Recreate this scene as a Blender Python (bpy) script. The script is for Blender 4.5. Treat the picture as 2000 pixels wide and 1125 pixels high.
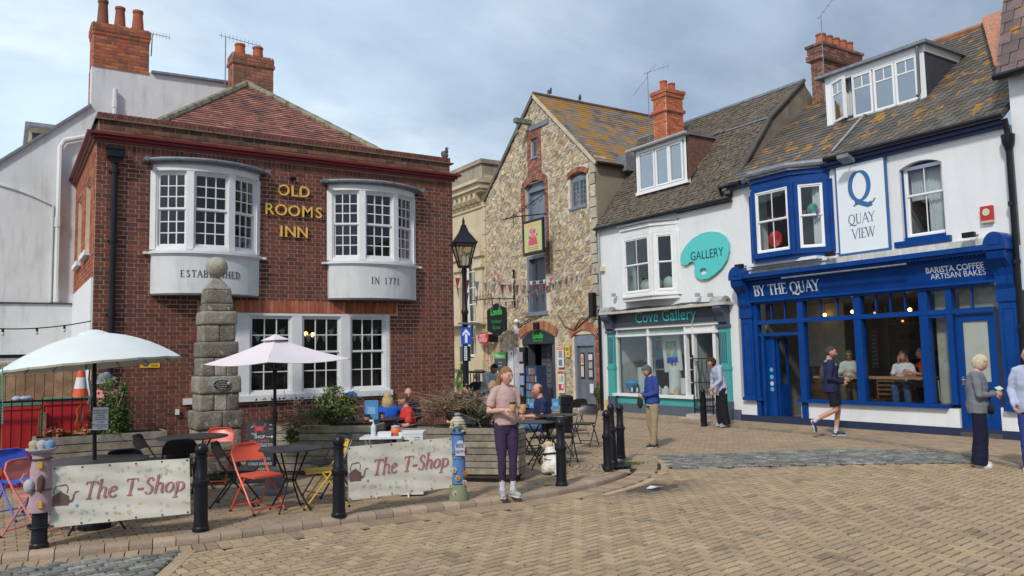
import bpy,bmesh,math,random
from mathutils import Vector,Matrix,noise
import numpy as np
random.seed(7)
for o in list(bpy.data.objects):bpy.data.objects.remove(o)
SC=bpy.context.scene
COL=SC.collection
V=Vector
RAD=math.radians
# ---------------------------------------------------------------- camera
CX,CY,FOC,CAMH=1000.0,562.5,1550.0,1.78
_p,_r,_y=RAD(4.93),RAD(1.21),RAD(32.9)
CFW=V((math.sin(_y)*math.cos(_p),math.cos(_y)*math.cos(_p),math.sin(_p)))
_rt=V((math.cos(_y),-math.sin(_y),0));_up=_rt.cross(CFW)
CRT=_rt*math.cos(_r)-_up*math.sin(_r);CUP=_up*math.cos(_r)+_rt*math.sin(_r)
CAMP=V((0,0,CAMH))
cd=bpy.data.cameras.new('camera');cam=bpy.data.objects.new('camera',cd);COL.objects.link(cam)
cd.sensor_width=36;cd.lens=36*FOC/2000;cd.clip_end=2000;cd.clip_start=.05
M=Matrix((CRT,CUP,-CFW)).transposed().to_4x4();M.translation=CAMP
cam.matrix_world=M
SC.camera=cam
# ---------------------------------------------------------------- light
SUN_DIR=V((-.88,-.60,.95)).normalized()
W=bpy.data.worlds.new('World');SC.world=W;W.use_nodes=True
nt=W.node_tree;nt.nodes.clear();N=nt.nodes.new;L=nt.links.new
out=N('ShaderNodeOutputWorld');bg=N('ShaderNodeBackground');bg.inputs[1].default_value=.1
sky=N('ShaderNodeTexSky');sky.sky_type='NISHITA';sky.sun_disc=False
sky.sun_elevation=math.asin(SUN_DIR.z);sky.sun_rotation=math.atan2(SUN_DIR.x,SUN_DIR.y)
tc=N('ShaderNodeTexCoord');sep=N('ShaderNodeSeparateXYZ');L(tc.outputs['Generated'],sep.inputs[0])
def mth(op,a,b=None,c=None):
 n=N('ShaderNodeMath');n.operation=op
 for i,x in enumerate((a,b,c)):
  if x is None:continue
  if isinstance(x,(int,float)):n.inputs[i].default_value=x
  else:L(x,n.inputs[i])
 return n.outputs[0]
zz=mth('ADD',mth('MAXIMUM',sep.outputs[2],0.0),.28)
cmb=N('ShaderNodeCombineXYZ');L(mth('DIVIDE',sep.outputs[0],zz),cmb.inputs[0]);L(mth('DIVIDE',sep.outputs[1],zz),cmb.inputs[1])
def wn(scale,det,rough,off=(0,0,0),sc=(1,1,1)):
 mp=N('ShaderNodeMapping');mp.inputs[1].default_value=off;mp.inputs[3].default_value=sc;L(cmb.outputs[0],mp.inputs[0])
 n=N('ShaderNodeTexNoise');n.inputs['Scale'].default_value=scale;n.inputs['Detail'].default_value=det
 n.inputs['Roughness'].default_value=rough;n.inputs['Distortion'].default_value=.25;L(mp.outputs[0],n.inputs['Vector']);return n.outputs[0]
def mr(x,a,b,c,d):
 n=N('ShaderNodeMapRange');n.inputs[1].default_value=a;n.inputs[2].default_value=b;n.inputs[3].default_value=c;n.inputs[4].default_value=d
 L(x,n.inputs[0]);return n.outputs[0]
def mixc(f,a,b):
 n=N('ShaderNodeMix');n.data_type='RGBA'
 for s,x in((n.inputs[0],f),(n.inputs[6],a),(n.inputs[7],b)):
  if isinstance(x,(int,float)):s.default_value=x
  elif isinstance(x,tuple):s.default_value=(*x,1)
  else:L(x,s)
 return n.outputs[2]
dt=mth('ADD',mth('MULTIPLY',sep.outputs[0],-.80),mth('MULTIPLY',sep.outputs[1],.60))
side=mr(mth('ADD',dt,mth('MULTIPLY',mth('SUBTRACT',wn(1.1,4,.5),.5),.9)),-.40,.40,0,1)
cl=mixc(side,(2.15,2.9,4.1),(6.3,7.9,9.3))
wisp=mr(wn(1.5,6,.56,(3.1,.4,0),(1,1.6,1)),.46,.66,0,.9)
cl=mixc(mth('MULTIPLY',wisp,mr(side,.35,.9,.12,1)),cl,(10.4,10.9,11.0))
dark=mr(wn(.9,5,.5,(7,2,0)),.45,.7,0,.35)
cl=mixc(dark,cl,(2.3,3.3,5.2))
tex=mr(wn(3.4,8,.6,(2,9,0),(1,1.5,1)),.38,.66,0,.30)
cl=mixc(mth('MULTIPLY',tex,mr(side,0,1,.45,1)),cl,(7.6,9.0,10.6))
mask=mr(wn(2.2,5,.55,(1.3,5.5,0)),.3,.52,.72,1)
fin=mixc(mask,sky.outputs[0],cl)
L(fin,bg.inputs[0]);L(bg.outputs[0],out.inputs[0])
sl=bpy.data.lights.new('sun','SUN');sl.energy=2.3;sl.angle=RAD(6);sl.color=(1,.93,.84)
so=bpy.data.objects.new('sun',sl);COL.objects.link(so);so.rotation_euler=SUN_DIR.to_track_quat('Z','Y').to_euler()
so.location=(-20,-10,30)
SC.view_settings.view_transform='Standard';SC.view_settings.look='None'
SC.view_settings.exposure=0.2;SC.view_settings.gamma=1;SC.view_settings.use_curve_mapping=False
SC.render.engine='CYCLES'
# ---------------------------------------------------------------- helpers
ORI={}
def put(o,parent=None):
 COL.objects.link(o)
 if parent is not None:o.parent=parent;ORI[o.name]=ORI.get(parent.name,V((0,0,0)))
 return o
def tag(o,label=None,cat=None,group=None,kind=None):
 for k,x in(('label',label),('category',cat),('group',group),('kind',kind)):
  if x:o[k]=x
 return o
def thing(name,label,cat,loc=(0,0,0),group=None):
 o=bpy.data.objects.new(name,None);o.empty_display_size=.2;COL.objects.link(o);o.location=loc;ORI[o.name]=V(loc)
 return tag(o,label,cat,group)
def dup(root,loc,rz=None,label=None,group=None,parent=None):
 c=root.copy();COL.objects.link(c)
 if parent is not None:c.parent=parent
 else:
  c.location=loc
  if rz is not None:c.rotation_euler=(0,0,rz)
  if label:c['label']=label
  if group:c['group']=group
 for ch in root.children:dup(ch,None,parent=c)
 return c
def proj(p):
 d=p-CAMP;z=d.dot(CFW)
 if z<.1:return(9e9,9e9,9e9)
 return(CX+FOC*d.dot(CRT)/z,CY-FOC*d.dot(CUP)/z,z)
def ray(x,y):return CFW+CRT*((x-CX)/FOC)+CUP*((CY-y)/FOC)
def GP(x,y,z=0.0):
 r=ray(x,y);return CAMP+r*((z-CAMH)/r.z)
def onY(x,y,Y):
 r=ray(x,y);return CAMP+r*(Y/r.y)
def onX(x,y,X):
 r=ray(x,y);return CAMP+r*(X/r.x)
class MB:
 def __init__(s):s.v=[];s.f=[];s.c=[];s.col=(1,1,1)
 def add(s,vs,fs,col=None):
  b=len(s.v);s.v.extend([tuple(x)for x in vs]);s.f.extend([tuple(i+b for i in f)for f in fs]);s.c.extend([col or s.col]*len(fs));return s
 def obox(s,c,a,b,d,col=None,top=1.0):
  c,a,b,d=V(c),V(a),V(b),V(d)
  vs=[c+a*x*(top if z>0 else 1)+b*y*(top if z>0 else 1)+d*z for z in(-1,1)for y in(-1,1)for x in(-1,1)]
  fs=[(0,2,3,1),(4,5,7,6),(0,1,5,4),(2,6,7,3),(0,4,6,2),(1,3,7,5)]
  if a.cross(b).dot(d)<0:fs=[f[::-1]for f in fs]
  return s.add(vs,fs,col)
 def box(s,x0,x1,y0,y1,z0,z1,col=None):
  return s.obox(((x0+x1)/2,(y0+y1)/2,(z0+z1)/2),((x1-x0)/2,0,0),(0,(y1-y0)/2,0),(0,0,(z1-z0)/2),col)
 def bar(s,p,q,w,h=None,up=(0,0,1),col=None):
  p,q=V(p),V(q);d=q-p;u=V(up);sd=d.cross(u)
  if sd.length<1e-6:sd=d.cross(V((0,1,0)))
  sd.normalize();u=sd.cross(d).normalized();h=h or w
  return s.obox((p+q)/2,sd*w/2,u*h/2,d/2,col)
 def extr(s,pts,vec,col=None):
  pts=[V(p)for p in pts];n=len(pts);vec=V(vec)
  nn=V((0,0,0))
  for i in range(n):nn+=(pts[i]-pts[0]).cross(pts[(i+1)%n]-pts[0])
  if nn.dot(vec)<0:pts=pts[::-1]
  return s.add(pts+[p+vec for p in pts],[tuple(range(n))[::-1],tuple(range(n,2*n))]+[(i,(i+1)%n,n+(i+1)%n,n+i)for i in range(n)],col)
 def tube(s,pts,r,n=7,col=None,cap=True,flat=1.0):
  pts=[V(p)for p in pts];m=len(pts);rs=r if isinstance(r,(list,tuple))else[r]*m
  t=(pts[1]-pts[0]).normalized();u=t.cross(V((0,0,1)))
  if u.length<.05:u=t.cross(V((1,0,0)))
  u.normalize();vs=[];
  for i,p in enumerate(pts):
   t=((pts[min(i+1,m-1)]-pts[max(i-1,0)])).normalized()if m>1 else t
   u=(u-t*u.dot(t)).normalized();w=t.cross(u)
   for k in range(n):
    a=2*math.pi*k/n;vs.append(p+(u*math.cos(a)+w*math.sin(a)*flat)*rs[i])
  fs=[(i*n+k,i*n+(k+1)%n,(i+1)*n+(k+1)%n,(i+1)*n+k)for i in range(m-1)for k in range(n)]
  if cap:fs+=[tuple(range(n))[::-1],tuple(range((m-1)*n,m*n))]
  return s.add(vs,fs,col)
 def lathe(s,prof,c=(0,0,0),n=16,col=None,sx=1,sy=1,a0=0,mat=None):
  c=V(c);vs=[]
  for(r,z)in prof:
   for k in range(n):
    a=a0+2*math.pi*k/n;p=V((r*math.cos(a)*sx,r*math.sin(a)*sy,z))
    if mat:p=mat@p
    vs.append(c+p)
  m=len(prof);fs=[(i*n+k,i*n+(k+1)%n,(i+1)*n+(k+1)%n,(i+1)*n+k)for i in range(m-1)for k in range(n)]
  fs+=[tuple(range(n))[::-1],tuple(range((m-1)*n,m*n))]
  return s.add(vs,fs,col)
 def sph(s,c,r,n=12,m=8,col=None,rot=None):
  c=V(c);r=V(r)if not isinstance(r,(int,float))else V((r,r,r));vs=[]
  for i in range(1,m):
   th=math.pi*i/m
   for k in range(n):
    a=2*math.pi*k/n;p=V((r.x*math.sin(th)*math.cos(a),r.y*math.sin(th)*math.sin(a),r.z*math.cos(th)))
    vs.append(c+(rot@p if rot else p))
  tp=V((0,0,r.z));vs+=[c+(rot@tp if rot else tp),c-(rot@tp if rot else tp)];T=len(vs)-2
  fs=[(i*n+k,(i+1)*n+k,(i+1)*n+(k+1)%n,i*n+(k+1)%n)for i in range(m-2)for k in range(n)]
  fs+=[(T,k,(k+1)%n)for k in range(n)]+[(T+1,(m-2)*n+(k+1)%n,(m-2)*n+k)for k in range(n)]
  return s.add(vs,fs,col)
 def join(s,o):
  b=len(s.v);s.v.extend(o.v);s.f.extend([tuple(i+b for i in f)for f in o.f]);s.c.extend(o.c);return s
 def mesh(s,name,mat,org=V((0,0,0)),smooth=False):
  me=bpy.data.meshes.new(name)
  me.from_pydata([(x[0]-org.x,x[1]-org.y,x[2]-org.z)for x in s.v],[],s.f)
  if mat is not None:me.materials.append(mat)
  if s.f:
   ca=me.color_attributes.new('Col','FLOAT_COLOR','CORNER')
   lt=np.array([len(f)for f in s.f]);cc=np.array(s.c,dtype=np.float32).reshape(-1,3);cc=np.concatenate([cc,np.ones((len(cc),1),np.float32)],1)
   ca.data.foreach_set('color',np.repeat(cc,lt,axis=0).ravel())
   if smooth:me.polygons.foreach_set('use_smooth',[True]*len(me.polygons))
  me.update();return me
 def obj(s,name,mat,parent=None,smooth=False,bev=0,kind=None,label=None,ang=35):
  org=ORI.get(parent.name,V((0,0,0)))if parent is not None else V((0,0,0))
  me=s.mesh(name,mat,org,smooth)
  if smooth=='auto':
   me.set_sharp_from_angle(angle=RAD(ang))
  o=put(bpy.data.objects.new(name,me),parent)
  if bev:
   b=o.modifiers.new('bevel','BEVEL');b.width=bev;b.segments=2;b.limit_method='ANGLE';b.angle_limit=RAD(40)
  return tag(o,label=label,kind=kind)
class Fr:
 """a wall frame: u along the wall, v up, n outwards"""
 def __init__(s,O,U,Nn,Vv=(0,0,1)):s.O,s.U,s.N,s.V=V(O),V(U),V(Nn),V(Vv)
 def p(s,u,v,n=0):return s.O+s.U*u+s.V*v+s.N*n
 def box(s,mb,u0,u1,v0,v1,n0,n1,col=None):
  return mb.obox(s.p((u0+u1)/2,(v0+v1)/2,(n0+n1)/2),s.U*abs(u1-u0)/2,s.V*abs(v1-v0)/2,s.N*abs(n1-n0)/2,col)
 def poly(s,mb,pts,n0,n1,col=None):return mb.extr([s.p(u,v,n0)for u,v in pts],s.N*(n1-n0),col)
 def wall(s,mb,u0,u1,v0,v1,n0,n1,holes):
  us=sorted({u0,u1,*[min(max(h[i],u0),u1)for h in holes for i in(0,1)]});
  for a,b in zip(us,us[1:]):
   if b-a<1e-5:continue
   m=(a+b)/2;hs=sorted([(h[2],h[3])for h in holes if h[0]<m<h[1]]);z=v0
   for(c,d)in hs:
    if c>z+1e-5:s.box(mb,a,b,z,c,n0,n1)
    z=max(z,d)
   if v1>z+1e-5:s.box(mb,a,b,z,v1,n0,n1)
# ---------------------------------------------------------------- materials
MC={}
def mat(name,color,rough=.6,metal=0,var=.12,scale=3.0,bump=0,bscale=60,vc=False,streak=0,scol=(.25,.24,.2),col2=None,c2=(.5,.62),c2s=6,spec=.5,trans=0,fine=0,coat=0,sheen=0,emit=0):
 if name in MC:return MC[name]
 m=bpy.data.materials.new(name);m.use_nodes=True;t=m.node_tree;b=t.nodes['Principled BSDF'];n=t.nodes.new;l=t.links.new
 geo=n('ShaderNodeNewGeometry')
 def nz(sc,det=4,ro=.55,mscale=None):
  x=n('ShaderNodeTexNoise');x.inputs['Scale'].default_value=sc;x.inputs['Detail'].default_value=det;x.inputs['Roughness'].default_value=ro
  src=geo.outputs['Position']
  if mscale:
   mp=n('ShaderNodeMapping');mp.inputs[3].default_value=mscale;l(src,mp.inputs[0]);src=mp.outputs[0]
  l(src,x.inputs['Vector']);return x.outputs[0]
 def rng(x,a,b_,c,d):
  q=n('ShaderNodeMapRange');q.inputs[1].default_value=a;q.inputs[2].default_value=b_;q.inputs[3].default_value=c;q.inputs[4].default_value=d;l(x,q.inputs[0]);return q.outputs[0]
 def mx(f,a,c,bt='MIX'):
  q=n('ShaderNodeMix');q.data_type='RGBA';q.blend_type=bt
  for s_,x in((q.inputs[0],f),(q.inputs[6],a),(q.inputs[7],c)):
   if isinstance(x,(int,float)):s_.default_value=x
   elif isinstance(x,tuple):s_.default_value=(*x,1)
   else:l(x,s_)
  return q.outputs[2]
 c=tuple(color)
 if vc:
  at=n('ShaderNodeAttribute');at.attribute_name='Col';oi=n('ShaderNodeObjectInfo')
  c=mx(1.0,mx(1.0,at.outputs['Color'],oi.outputs['Color'],'MULTIPLY'),c,'MULTIPLY')
 if var:
  v_=rng(nz(scale),.3,.7,1-var,1+var);cb=n('ShaderNodeCombineColor')
  for i in range(3):l(v_,cb.inputs[i])
  c=mx(1.0,c,cb.outputs[0],'MULTIPLY')
 if fine:
  v_=rng(nz(110,3,.6),.3,.7,1-fine,1+fine);cb=n('ShaderNodeCombineColor')
  for i in range(3):l(v_,cb.inputs[i])
  c=mx(1.0,c,cb.outputs[0],'MULTIPLY')
 if col2:c=mx(rng(nz(c2s,6,.62),c2[0],c2[1],0,1),c,tuple(col2))
 if streak:c=mx(rng(nz(1.0,6,.65,(5,5,.9)),.5,.78,0,streak),c,tuple(scol))
 if isinstance(c,tuple):b.inputs['Base Color'].default_value=(*c,1)
 else:l(c,b.inputs['Base Color'])
 b.inputs['Roughness'].default_value=rough;b.inputs['Metallic'].default_value=metal
 b.inputs['Specular IOR Level'].default_value=spec
 if coat:b.inputs['Coat Weight'].default_value=coat;b.inputs['Coat Roughness'].default_value=.12
 if sheen:b.inputs['Sheen Weight'].default_value=sheen
 if trans:b.inputs['Subsurface Weight'].default_value=0
 if emit:
  l(c,b.inputs['Emission Color'])if not isinstance(c,tuple)else setattr(b.inputs['Emission Color'],'default_value',(*c,1))
  b.inputs['Emission Strength'].default_value=emit
 if bump:
  bp=n('ShaderNodeBump');bp.inputs['Strength'].default_value=bump;bp.inputs['Distance'].default_value=.02;l(nz(bscale,5,.6),bp.inputs['Height']);l(bp.outputs[0],b.inputs['Normal'])
 MC[name]=m;return m
def glassmat(name,tint=(.82,.88,.88),refl=.05,rough=.0):
 m=bpy.data.materials.new(name);m.use_nodes=True;t=m.node_tree;t.nodes.clear();n=t.nodes.new;l=t.links.new
 o=n('ShaderNodeOutputMaterial');mi=n('ShaderNodeMixShader');tr=n('ShaderNodeBsdfTransparent');gl=n('ShaderNodeBsdfGlossy')
 tr.inputs[0].default_value=(*tint,1);gl.inputs['Roughness'].default_value=rough;fr=n('ShaderNodeFresnel');gb=n('ShaderNodeNewGeometry');mq=n('ShaderNodeMapRange');mq.inputs[3].default_value=1.5;mq.inputs[4].default_value=1/1.5;l(gb.outputs['Backfacing'],mq.inputs[0]);l(mq.outputs[0],fr.inputs[0])
 ad=n('ShaderNodeMath');ad.inputs[1].default_value=refl;l(fr.outputs[0],ad.inputs[0]);l(ad.outputs[0],mi.inputs[0]);l(tr.outputs[0],mi.inputs[1]);l(gl.outputs[0],mi.inputs[2]);l(mi.outputs[0],o.inputs[0])
 ns=n('ShaderNodeTexNoise');ns.inputs['Scale'].default_value=2.2;bp=n('ShaderNodeBump');bp.inputs['Strength'].default_value=.06;bp.inputs['Distance'].default_value=.03
 g=n('ShaderNodeNewGeometry');l(g.outputs['Position'],ns.inputs['Vector']);l(ns.outputs[0],bp.inputs['Height']);l(bp.outputs[0],gl.inputs['Normal'])
 MC[name]=m;return m
GLASS=glassmat('window_glass',(.91,.94,.94),.0);GLASS2=glassmat('double_glass',(.42,.52,.60),.42)
FROST=mat('frosted_glass',(.36,.39,.35),.25,var=.08)
WHITE=mat('white_paint',(.74,.75,.76),.45,var=.05,scale=6,streak=.25,scol=(.42,.41,.37),bump=.03)
RENDER_W=mat('white_render',(.74,.755,.77),.85,var=.05,scale=1.2,bump=.25,bscale=25,streak=.24,scol=(.47,.45,.41))
RENDER_G=mat('grey_render',(.70,.715,.725),.9,var=.09,scale=.8,bump=.25,bscale=20,streak=.55,scol=(.27,.27,.25))
UPVC=mat('white_plastic',(.8,.81,.82),.25,var=.02)
BLUE=mat('blue_gloss',(.003,.046,.225),.34,var=.14,scale=3,streak=.22,scol=(.02,.055,.15),bump=.04,spec=.22)
NAVY=mat('navy_paint',(.018,.03,.075),.5,var=.15)
LEAD=mat('lead',(.20,.22,.25),.6,.2,var=.25,scale=9,bump=.3,bscale=18)
BLACK=mat('black_metal',(.008,.009,.012),.45,var=.2,bump=.05,spec=.3)
BLACKP=mat('black_gloss',(.008,.009,.014),.36,spec=.35,var=.15,bump=.08,bscale=35,streak=.2,scol=(.06,.06,.06))
MORTAR=mat('mortar',(.64,.49,.375),.95,var=.15,scale=8,bump=.4,bscale=90)
MORTARL=mat('lime_mortar',(.62,.54,.42),.95,var=.2,scale=5,bump=.6,bscale=40)
BRICK=mat('brick_faces',(1,1,1),.82,vc=True,var=.22,scale=9,fine=.22,bump=.5,bscale=120,streak=.24,scol=(.085,.06,.05),col2=(.085,.055,.042),c2=(.50,1.15),c2s=1.3)
BRICKC=mat('brick_clean',(1,1,1),.85,vc=True,var=.18,scale=9,fine=.2,bump=.5,bscale=120)
STONE=mat('stone_faces',(1,1,1),.9,vc=True,var=.24,scale=7,fine=.22,bump=.9,bscale=30)
PAVE=mat('paving_faces',(1,1,1),.85,vc=True,var=.07,scale=.7,fine=.30,bump=.5,bscale=160,col2=(.15,.13,.10),c2=(.62,.85),c2s=1.3)
SETT=mat('sett_faces',(1,1,1),.8,vc=True,var=.2,scale=5,fine=.25,bump=.9,bscale=40)
SLATE=mat('slate_faces',(1,1,1),.7,vc=True,var=.25,scale=3,fine=.15,bump=.4,bscale=40,col2=(.36,.17,.022),c2=(.57,.61),c2s=2.6)
SLATEY=mat('slate_lichen',(1,1,1),.8,vc=True,var=.25,scale=2,fine=.2,bump=.4,bscale=40,col2=(.34,.165,.025),c2=(.43,.57),c2s=1.9)
MOSST=mat('mossy_tile',(1,1,1),.9,vc=True,var=.3,scale=3,fine=.35,bump=1.0,bscale=26,col2=(.19,.165,.12),c2=(.50,.62),c2s=11)
CLAYT=mat('clay_tile',(1,1,1),.8,vc=True,var=.2,scale=3,fine=.2,bump=.4,bscale=60,col2=(.07,.06,.05),c2=(.57,.68),c2s=3.5)
OBST=mat('weathered_stone',(1,1,1),.95,vc=True,var=.3,scale=6,fine=.25,bump=1.0,bscale=28,col2=(.42,.38,.30),c2=(.56,.66),c2s=14)
CREAM=mat('cream_stone',(.56,.46,.31),.85,var=.13,scale=1.3,bump=.2,bscale=30,streak=.25,scol=(.26,.22,.17))
CREAMD=mat('weathered_cream_stone',(.33,.28,.21),.9,var=.22,scale=1.6,bump=.4,bscale=30,streak=.5,scol=(.10,.09,.08))
WOOD=mat('planter_wood',(1,1,1),.85,vc=True,var=.3,scale=7,fine=.18,bump=.5,bscale=40,col2=(.15,.12,.08),c2=(.56,.75),c2s=9)
DARK=mat('dark_interior',(.035,.035,.04),.9,var=.2)
ROOMW=mat('room_wall',(.17,.16,.15),.9,var=.1)
RED=mat('red_paint',(.16,.012,.012),.4,var=.12,streak=.2,scol=(.2,.08,.07))
VC=mat('plain_coloured',(1,1,1),.55,vc=True,var=.06)
VCG=mat('gloss_coloured',(1,1,1),.3,vc=True,var=.05)
VCM=mat('print_coloured',(1,1,1),.5,vc=True,var=0)
# ---------------------------------------------------------------- small pieces
UNIT={}
def unit(mt,top=.96,kind='box'):
 k=(mt.name,top,kind)
 if k not in UNIT:
  m=MB()
  m.obox((0,0,0),(1,0,0),(0,1,0),(0,0,1),top=top);m.f=m.f[1:];m.c=m.c[1:]
  UNIT[k]=m.mesh('piece',mt)
 return UNIT[k]
def pieces(parent,name,ps,mt,keep=300,top=.96,plural=None):
 """ps: (centre, half a, half b, half d (outwards), colour)"""
 org=ORI.get(parent.name,V((0,0,0)));sc=[]
 for i,(c,a,b,d,col)in enumerate(ps):
  x,y,z=proj(c);vis=-30<x<2030 and-30<y<1155
  nn=a.cross(b);f=abs(nn.dot(c-CAMP))/(z**3+1e-6)
  sc.append((f if vis else f*1e-6,i))
 sc.sort(reverse=True);big={i for _,i in sc[:keep]};J=MB()
 for i,(c,a,b,d,col)in enumerate(ps):
  if i in big:
   o=bpy.data.objects.new(name,unit(mt,top));COL.objects.link(o);o.parent=parent
   m4=Matrix((a,b,d)).transposed().to_4x4();m4.translation=c-org
   if m4.to_3x3().determinant()<0:m4=Matrix((-a,b,d)).transposed().to_4x4();m4.translation=c-org
   o.matrix_local=m4;o.color=(*col,1)
  else:
   b0=len(J.f);J.obox(c,a,b,d,col,top);del J.f[b0];del J.c[b0]
 if J.f:J.obj(plural or name+'s',mt,parent,kind='stuff')
def pick(cols,j=.12):
 c=random.choice(cols);k=1+random.uniform(-j,j);return(c[0]*k,c[1]*k,c[2]*k)
def courses(fr,v0,v1,bw,bh,ivals,cols,th=.02,joint=.01,bond='run',n0=0,tilt=0,over=0,jit=.0,cj=.12,minw=.03):
 """rows of pieces over the intervals ivals(v) -> [(u0,u1)]"""
 ps=[];r=0;v=v0
 while v<v1-bh*.4:
  vm=v+bh/2
  for(a,b)in ivals(vm):
   k=math.floor(a/bw)-2;
   if bond=='flem':
    per=bw*1.5;k0=math.floor(a/per)-1;segs=[];x=k0*per+(per/2 if r%2 else 0)
    while x<b:segs+=[(x,x+bw),(x+bw,x+per)];x+=per
   else:
    x=k*bw+(bw/2 if r%2 else 0)+(random.uniform(0,bw)if bond=='rand' else 0);segs=[]
    while x<b:
     w=bw*(random.uniform(.6,1.3)if bond=='rand' else 1);segs.append((x,x+w));x+=w
   for(x0,x1)in segs:
    x0,x1=max(x0,a),min(x1,b)
    if x1-x0<minw:continue
    hw=(x1-x0-joint)/2;hh=(bh-joint)/2+over/2
    if hw<.004:continue
    jn=random.uniform(-jit,jit)
    c=fr.p((x0+x1)/2,vm-over/2,n0+th/2+jn+(tilt/2 if tilt else 0))
    ps.append((c,fr.U*hw,fr.V*hh-fr.N*tilt/2,fr.N*th/2,pick(cols,cj)))
  v+=bh;r+=1
 return ps
def iv_holes(u0,u1,holes,arch=None):
 def f(v):
  out=[(u0,u1)]if not callable(u0)else u0(v)
  for h in holes:
   if h[2]<v<h[3]:
    nx=[]
    for a,b in out:
     if h[1]<=a or h[0]>=b:nx.append((a,b));continue
     if h[0]>a:nx.append((a,h[0]))
     if h[1]<b:nx.append((h[1],b))
    out=nx
  return[x for x in out if x[1]-x[0]>.03]
 return f
def soldier(fr,u0,u1,v0,v1,n,cols,bw=.075,th=.02,joint=.01,splay=0):
 ps=[];k=max(1,round((u1-u0)/bw));w=(u1-u0)/k;uc=(u0+u1)/2
 for i in range(k):
  u=u0+(i+.5)*w;s=splay*(u-uc)
  vv=(fr.V+fr.U*s).normalized()
  ps.append((fr.p(u+s*(v1-v0)/2*.5,(v0+v1)/2,n+th/2),fr.U*(w-joint)/2,vv*(v1-v0-joint)/2,fr.N*th/2,pick(cols)))
 return ps
def archring(fr,u0,u1,v0,rise,h,n,cols,th=.03,bw=.075):
 """a segmental arch of bricks springing from (u0,v0),(u1,v0)"""
 w=(u1-u0)/2;R=(w*w+rise*rise)/(2*rise);cu=(u0+u1)/2;cv=v0+rise-R;a=math.asin(min(1,w/R));k=max(3,round(2*a*R/bw));ps=[]
 for i in range(k):
  t=-a+2*a*(i+.5)/k;d=fr.U*math.sin(t)+fr.V*math.cos(t);tt=fr.U*math.cos(t)-fr.V*math.sin(t);rr=R+h/2
  ps.append((fr.p(cu,cv,n+th/2)+d*rr,tt*(a*R/k*1.02-.004),d*(h/2),fr.N*th/2,pick(cols)))
 return ps
def arcpts(u0,u1,v0,rise,k=10):
 w=(u1-u0)/2;R=(w*w+rise*rise)/(2*rise);cu=(u0+u1)/2;cv=v0+rise-R;a=math.asin(min(1,w/R))
 return[(cu+R*math.sin(-a+2*a*i/k),cv+R*math.cos(-a+2*a*i/k))for i in range(k+1)]
def clip(poly,px,py,nx,ny):
 """keep the side where (p-(px,py)).n <= 0"""
 o=[];m=len(poly)
 for i in range(m):
  a,b=poly[i],poly[(i+1)%m];da=(a[0]-px)*nx+(a[1]-py)*ny;db=(b[0]-px)*nx+(b[1]-py)*ny
  if da<=0:o.append(a)
  if(da<0<db)or(db<0<da):
   t=da/(da-db);o.append((a[0]+(b[0]-a[0])*t,a[1]+(b[1]-a[1])*t))
 return o
def rubble(u0,u1,v0,v1,bw,bh,planes,holes,jit=.36):
 """voronoi cells of a jittered coursed grid, clipped by half planes and away from holes"""
 rows=[];v=v0;r=0
 while v<v1+bh:
  row=[];h=bh*random.uniform(.8,1.25);u=u0-bw*random.random()
  while u<u1+bw:
   w=bw*random.uniform(.6,1.5);row.append((u+w/2+random.uniform(-jit,jit)*bw*.4,v+h/2+random.uniform(-jit,jit)*h*.7));u+=w
  rows.append(row);v+=h;r+=1
 cells=[]
 for i,row in enumerate(rows):
  for s in row:
   if not(u0-.1<s[0]<u1+.1):continue
   if any(h[0]<s[0]<h[1]and h[2]<s[1]<h[3]for h in holes):continue
   if any((s[0]-p[0])*p[2]+(s[1]-p[1])*p[3]>0 for p in planes):continue
   poly=[(s[0]-bw*1.6,s[1]-bh*1.8),(s[0]+bw*1.6,s[1]-bh*1.8),(s[0]+bw*1.6,s[1]+bh*1.8),(s[0]-bw*1.6,s[1]+bh*1.8)]
   for j in range(max(0,i-2),min(len(rows),i+3)):
    for t in rows[j]:
     dx,dy=t[0]-s[0],t[1]-s[1]
     if(dx==0 and dy==0)or abs(dx)>bw*2.4:continue
     poly=clip(poly,(s[0]+t[0])/2,(s[1]+t[1])/2,dx,dy)
     if len(poly)<3:break
    if len(poly)<3:break
   for p in planes:
    if len(poly)>2:poly=clip(poly,*p)
   for h in holes:
    if len(poly)<3:break
    ds=[(h[0]-s[0],(h[0],0,1,0)),(s[0]-h[1],(h[1],0,-1,0)),(h[2]-s[1],(0,h[2],0,1)),(s[1]-h[3],(0,h[3],0,-1))]
    g,q=max(ds,key=lambda e:e[0])
    if g<bw*2.5:poly=clip(poly,*q)
   if len(poly)<3:continue
   ar=abs(sum(poly[k][0]*poly[(k+1)%len(poly)][1]-poly[(k+1)%len(poly)][0]*poly[k][1]for k in range(len(poly))))/2
   if ar<bw*bh*.12:continue
   cells.append((s,poly,ar))
 return cells
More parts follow.
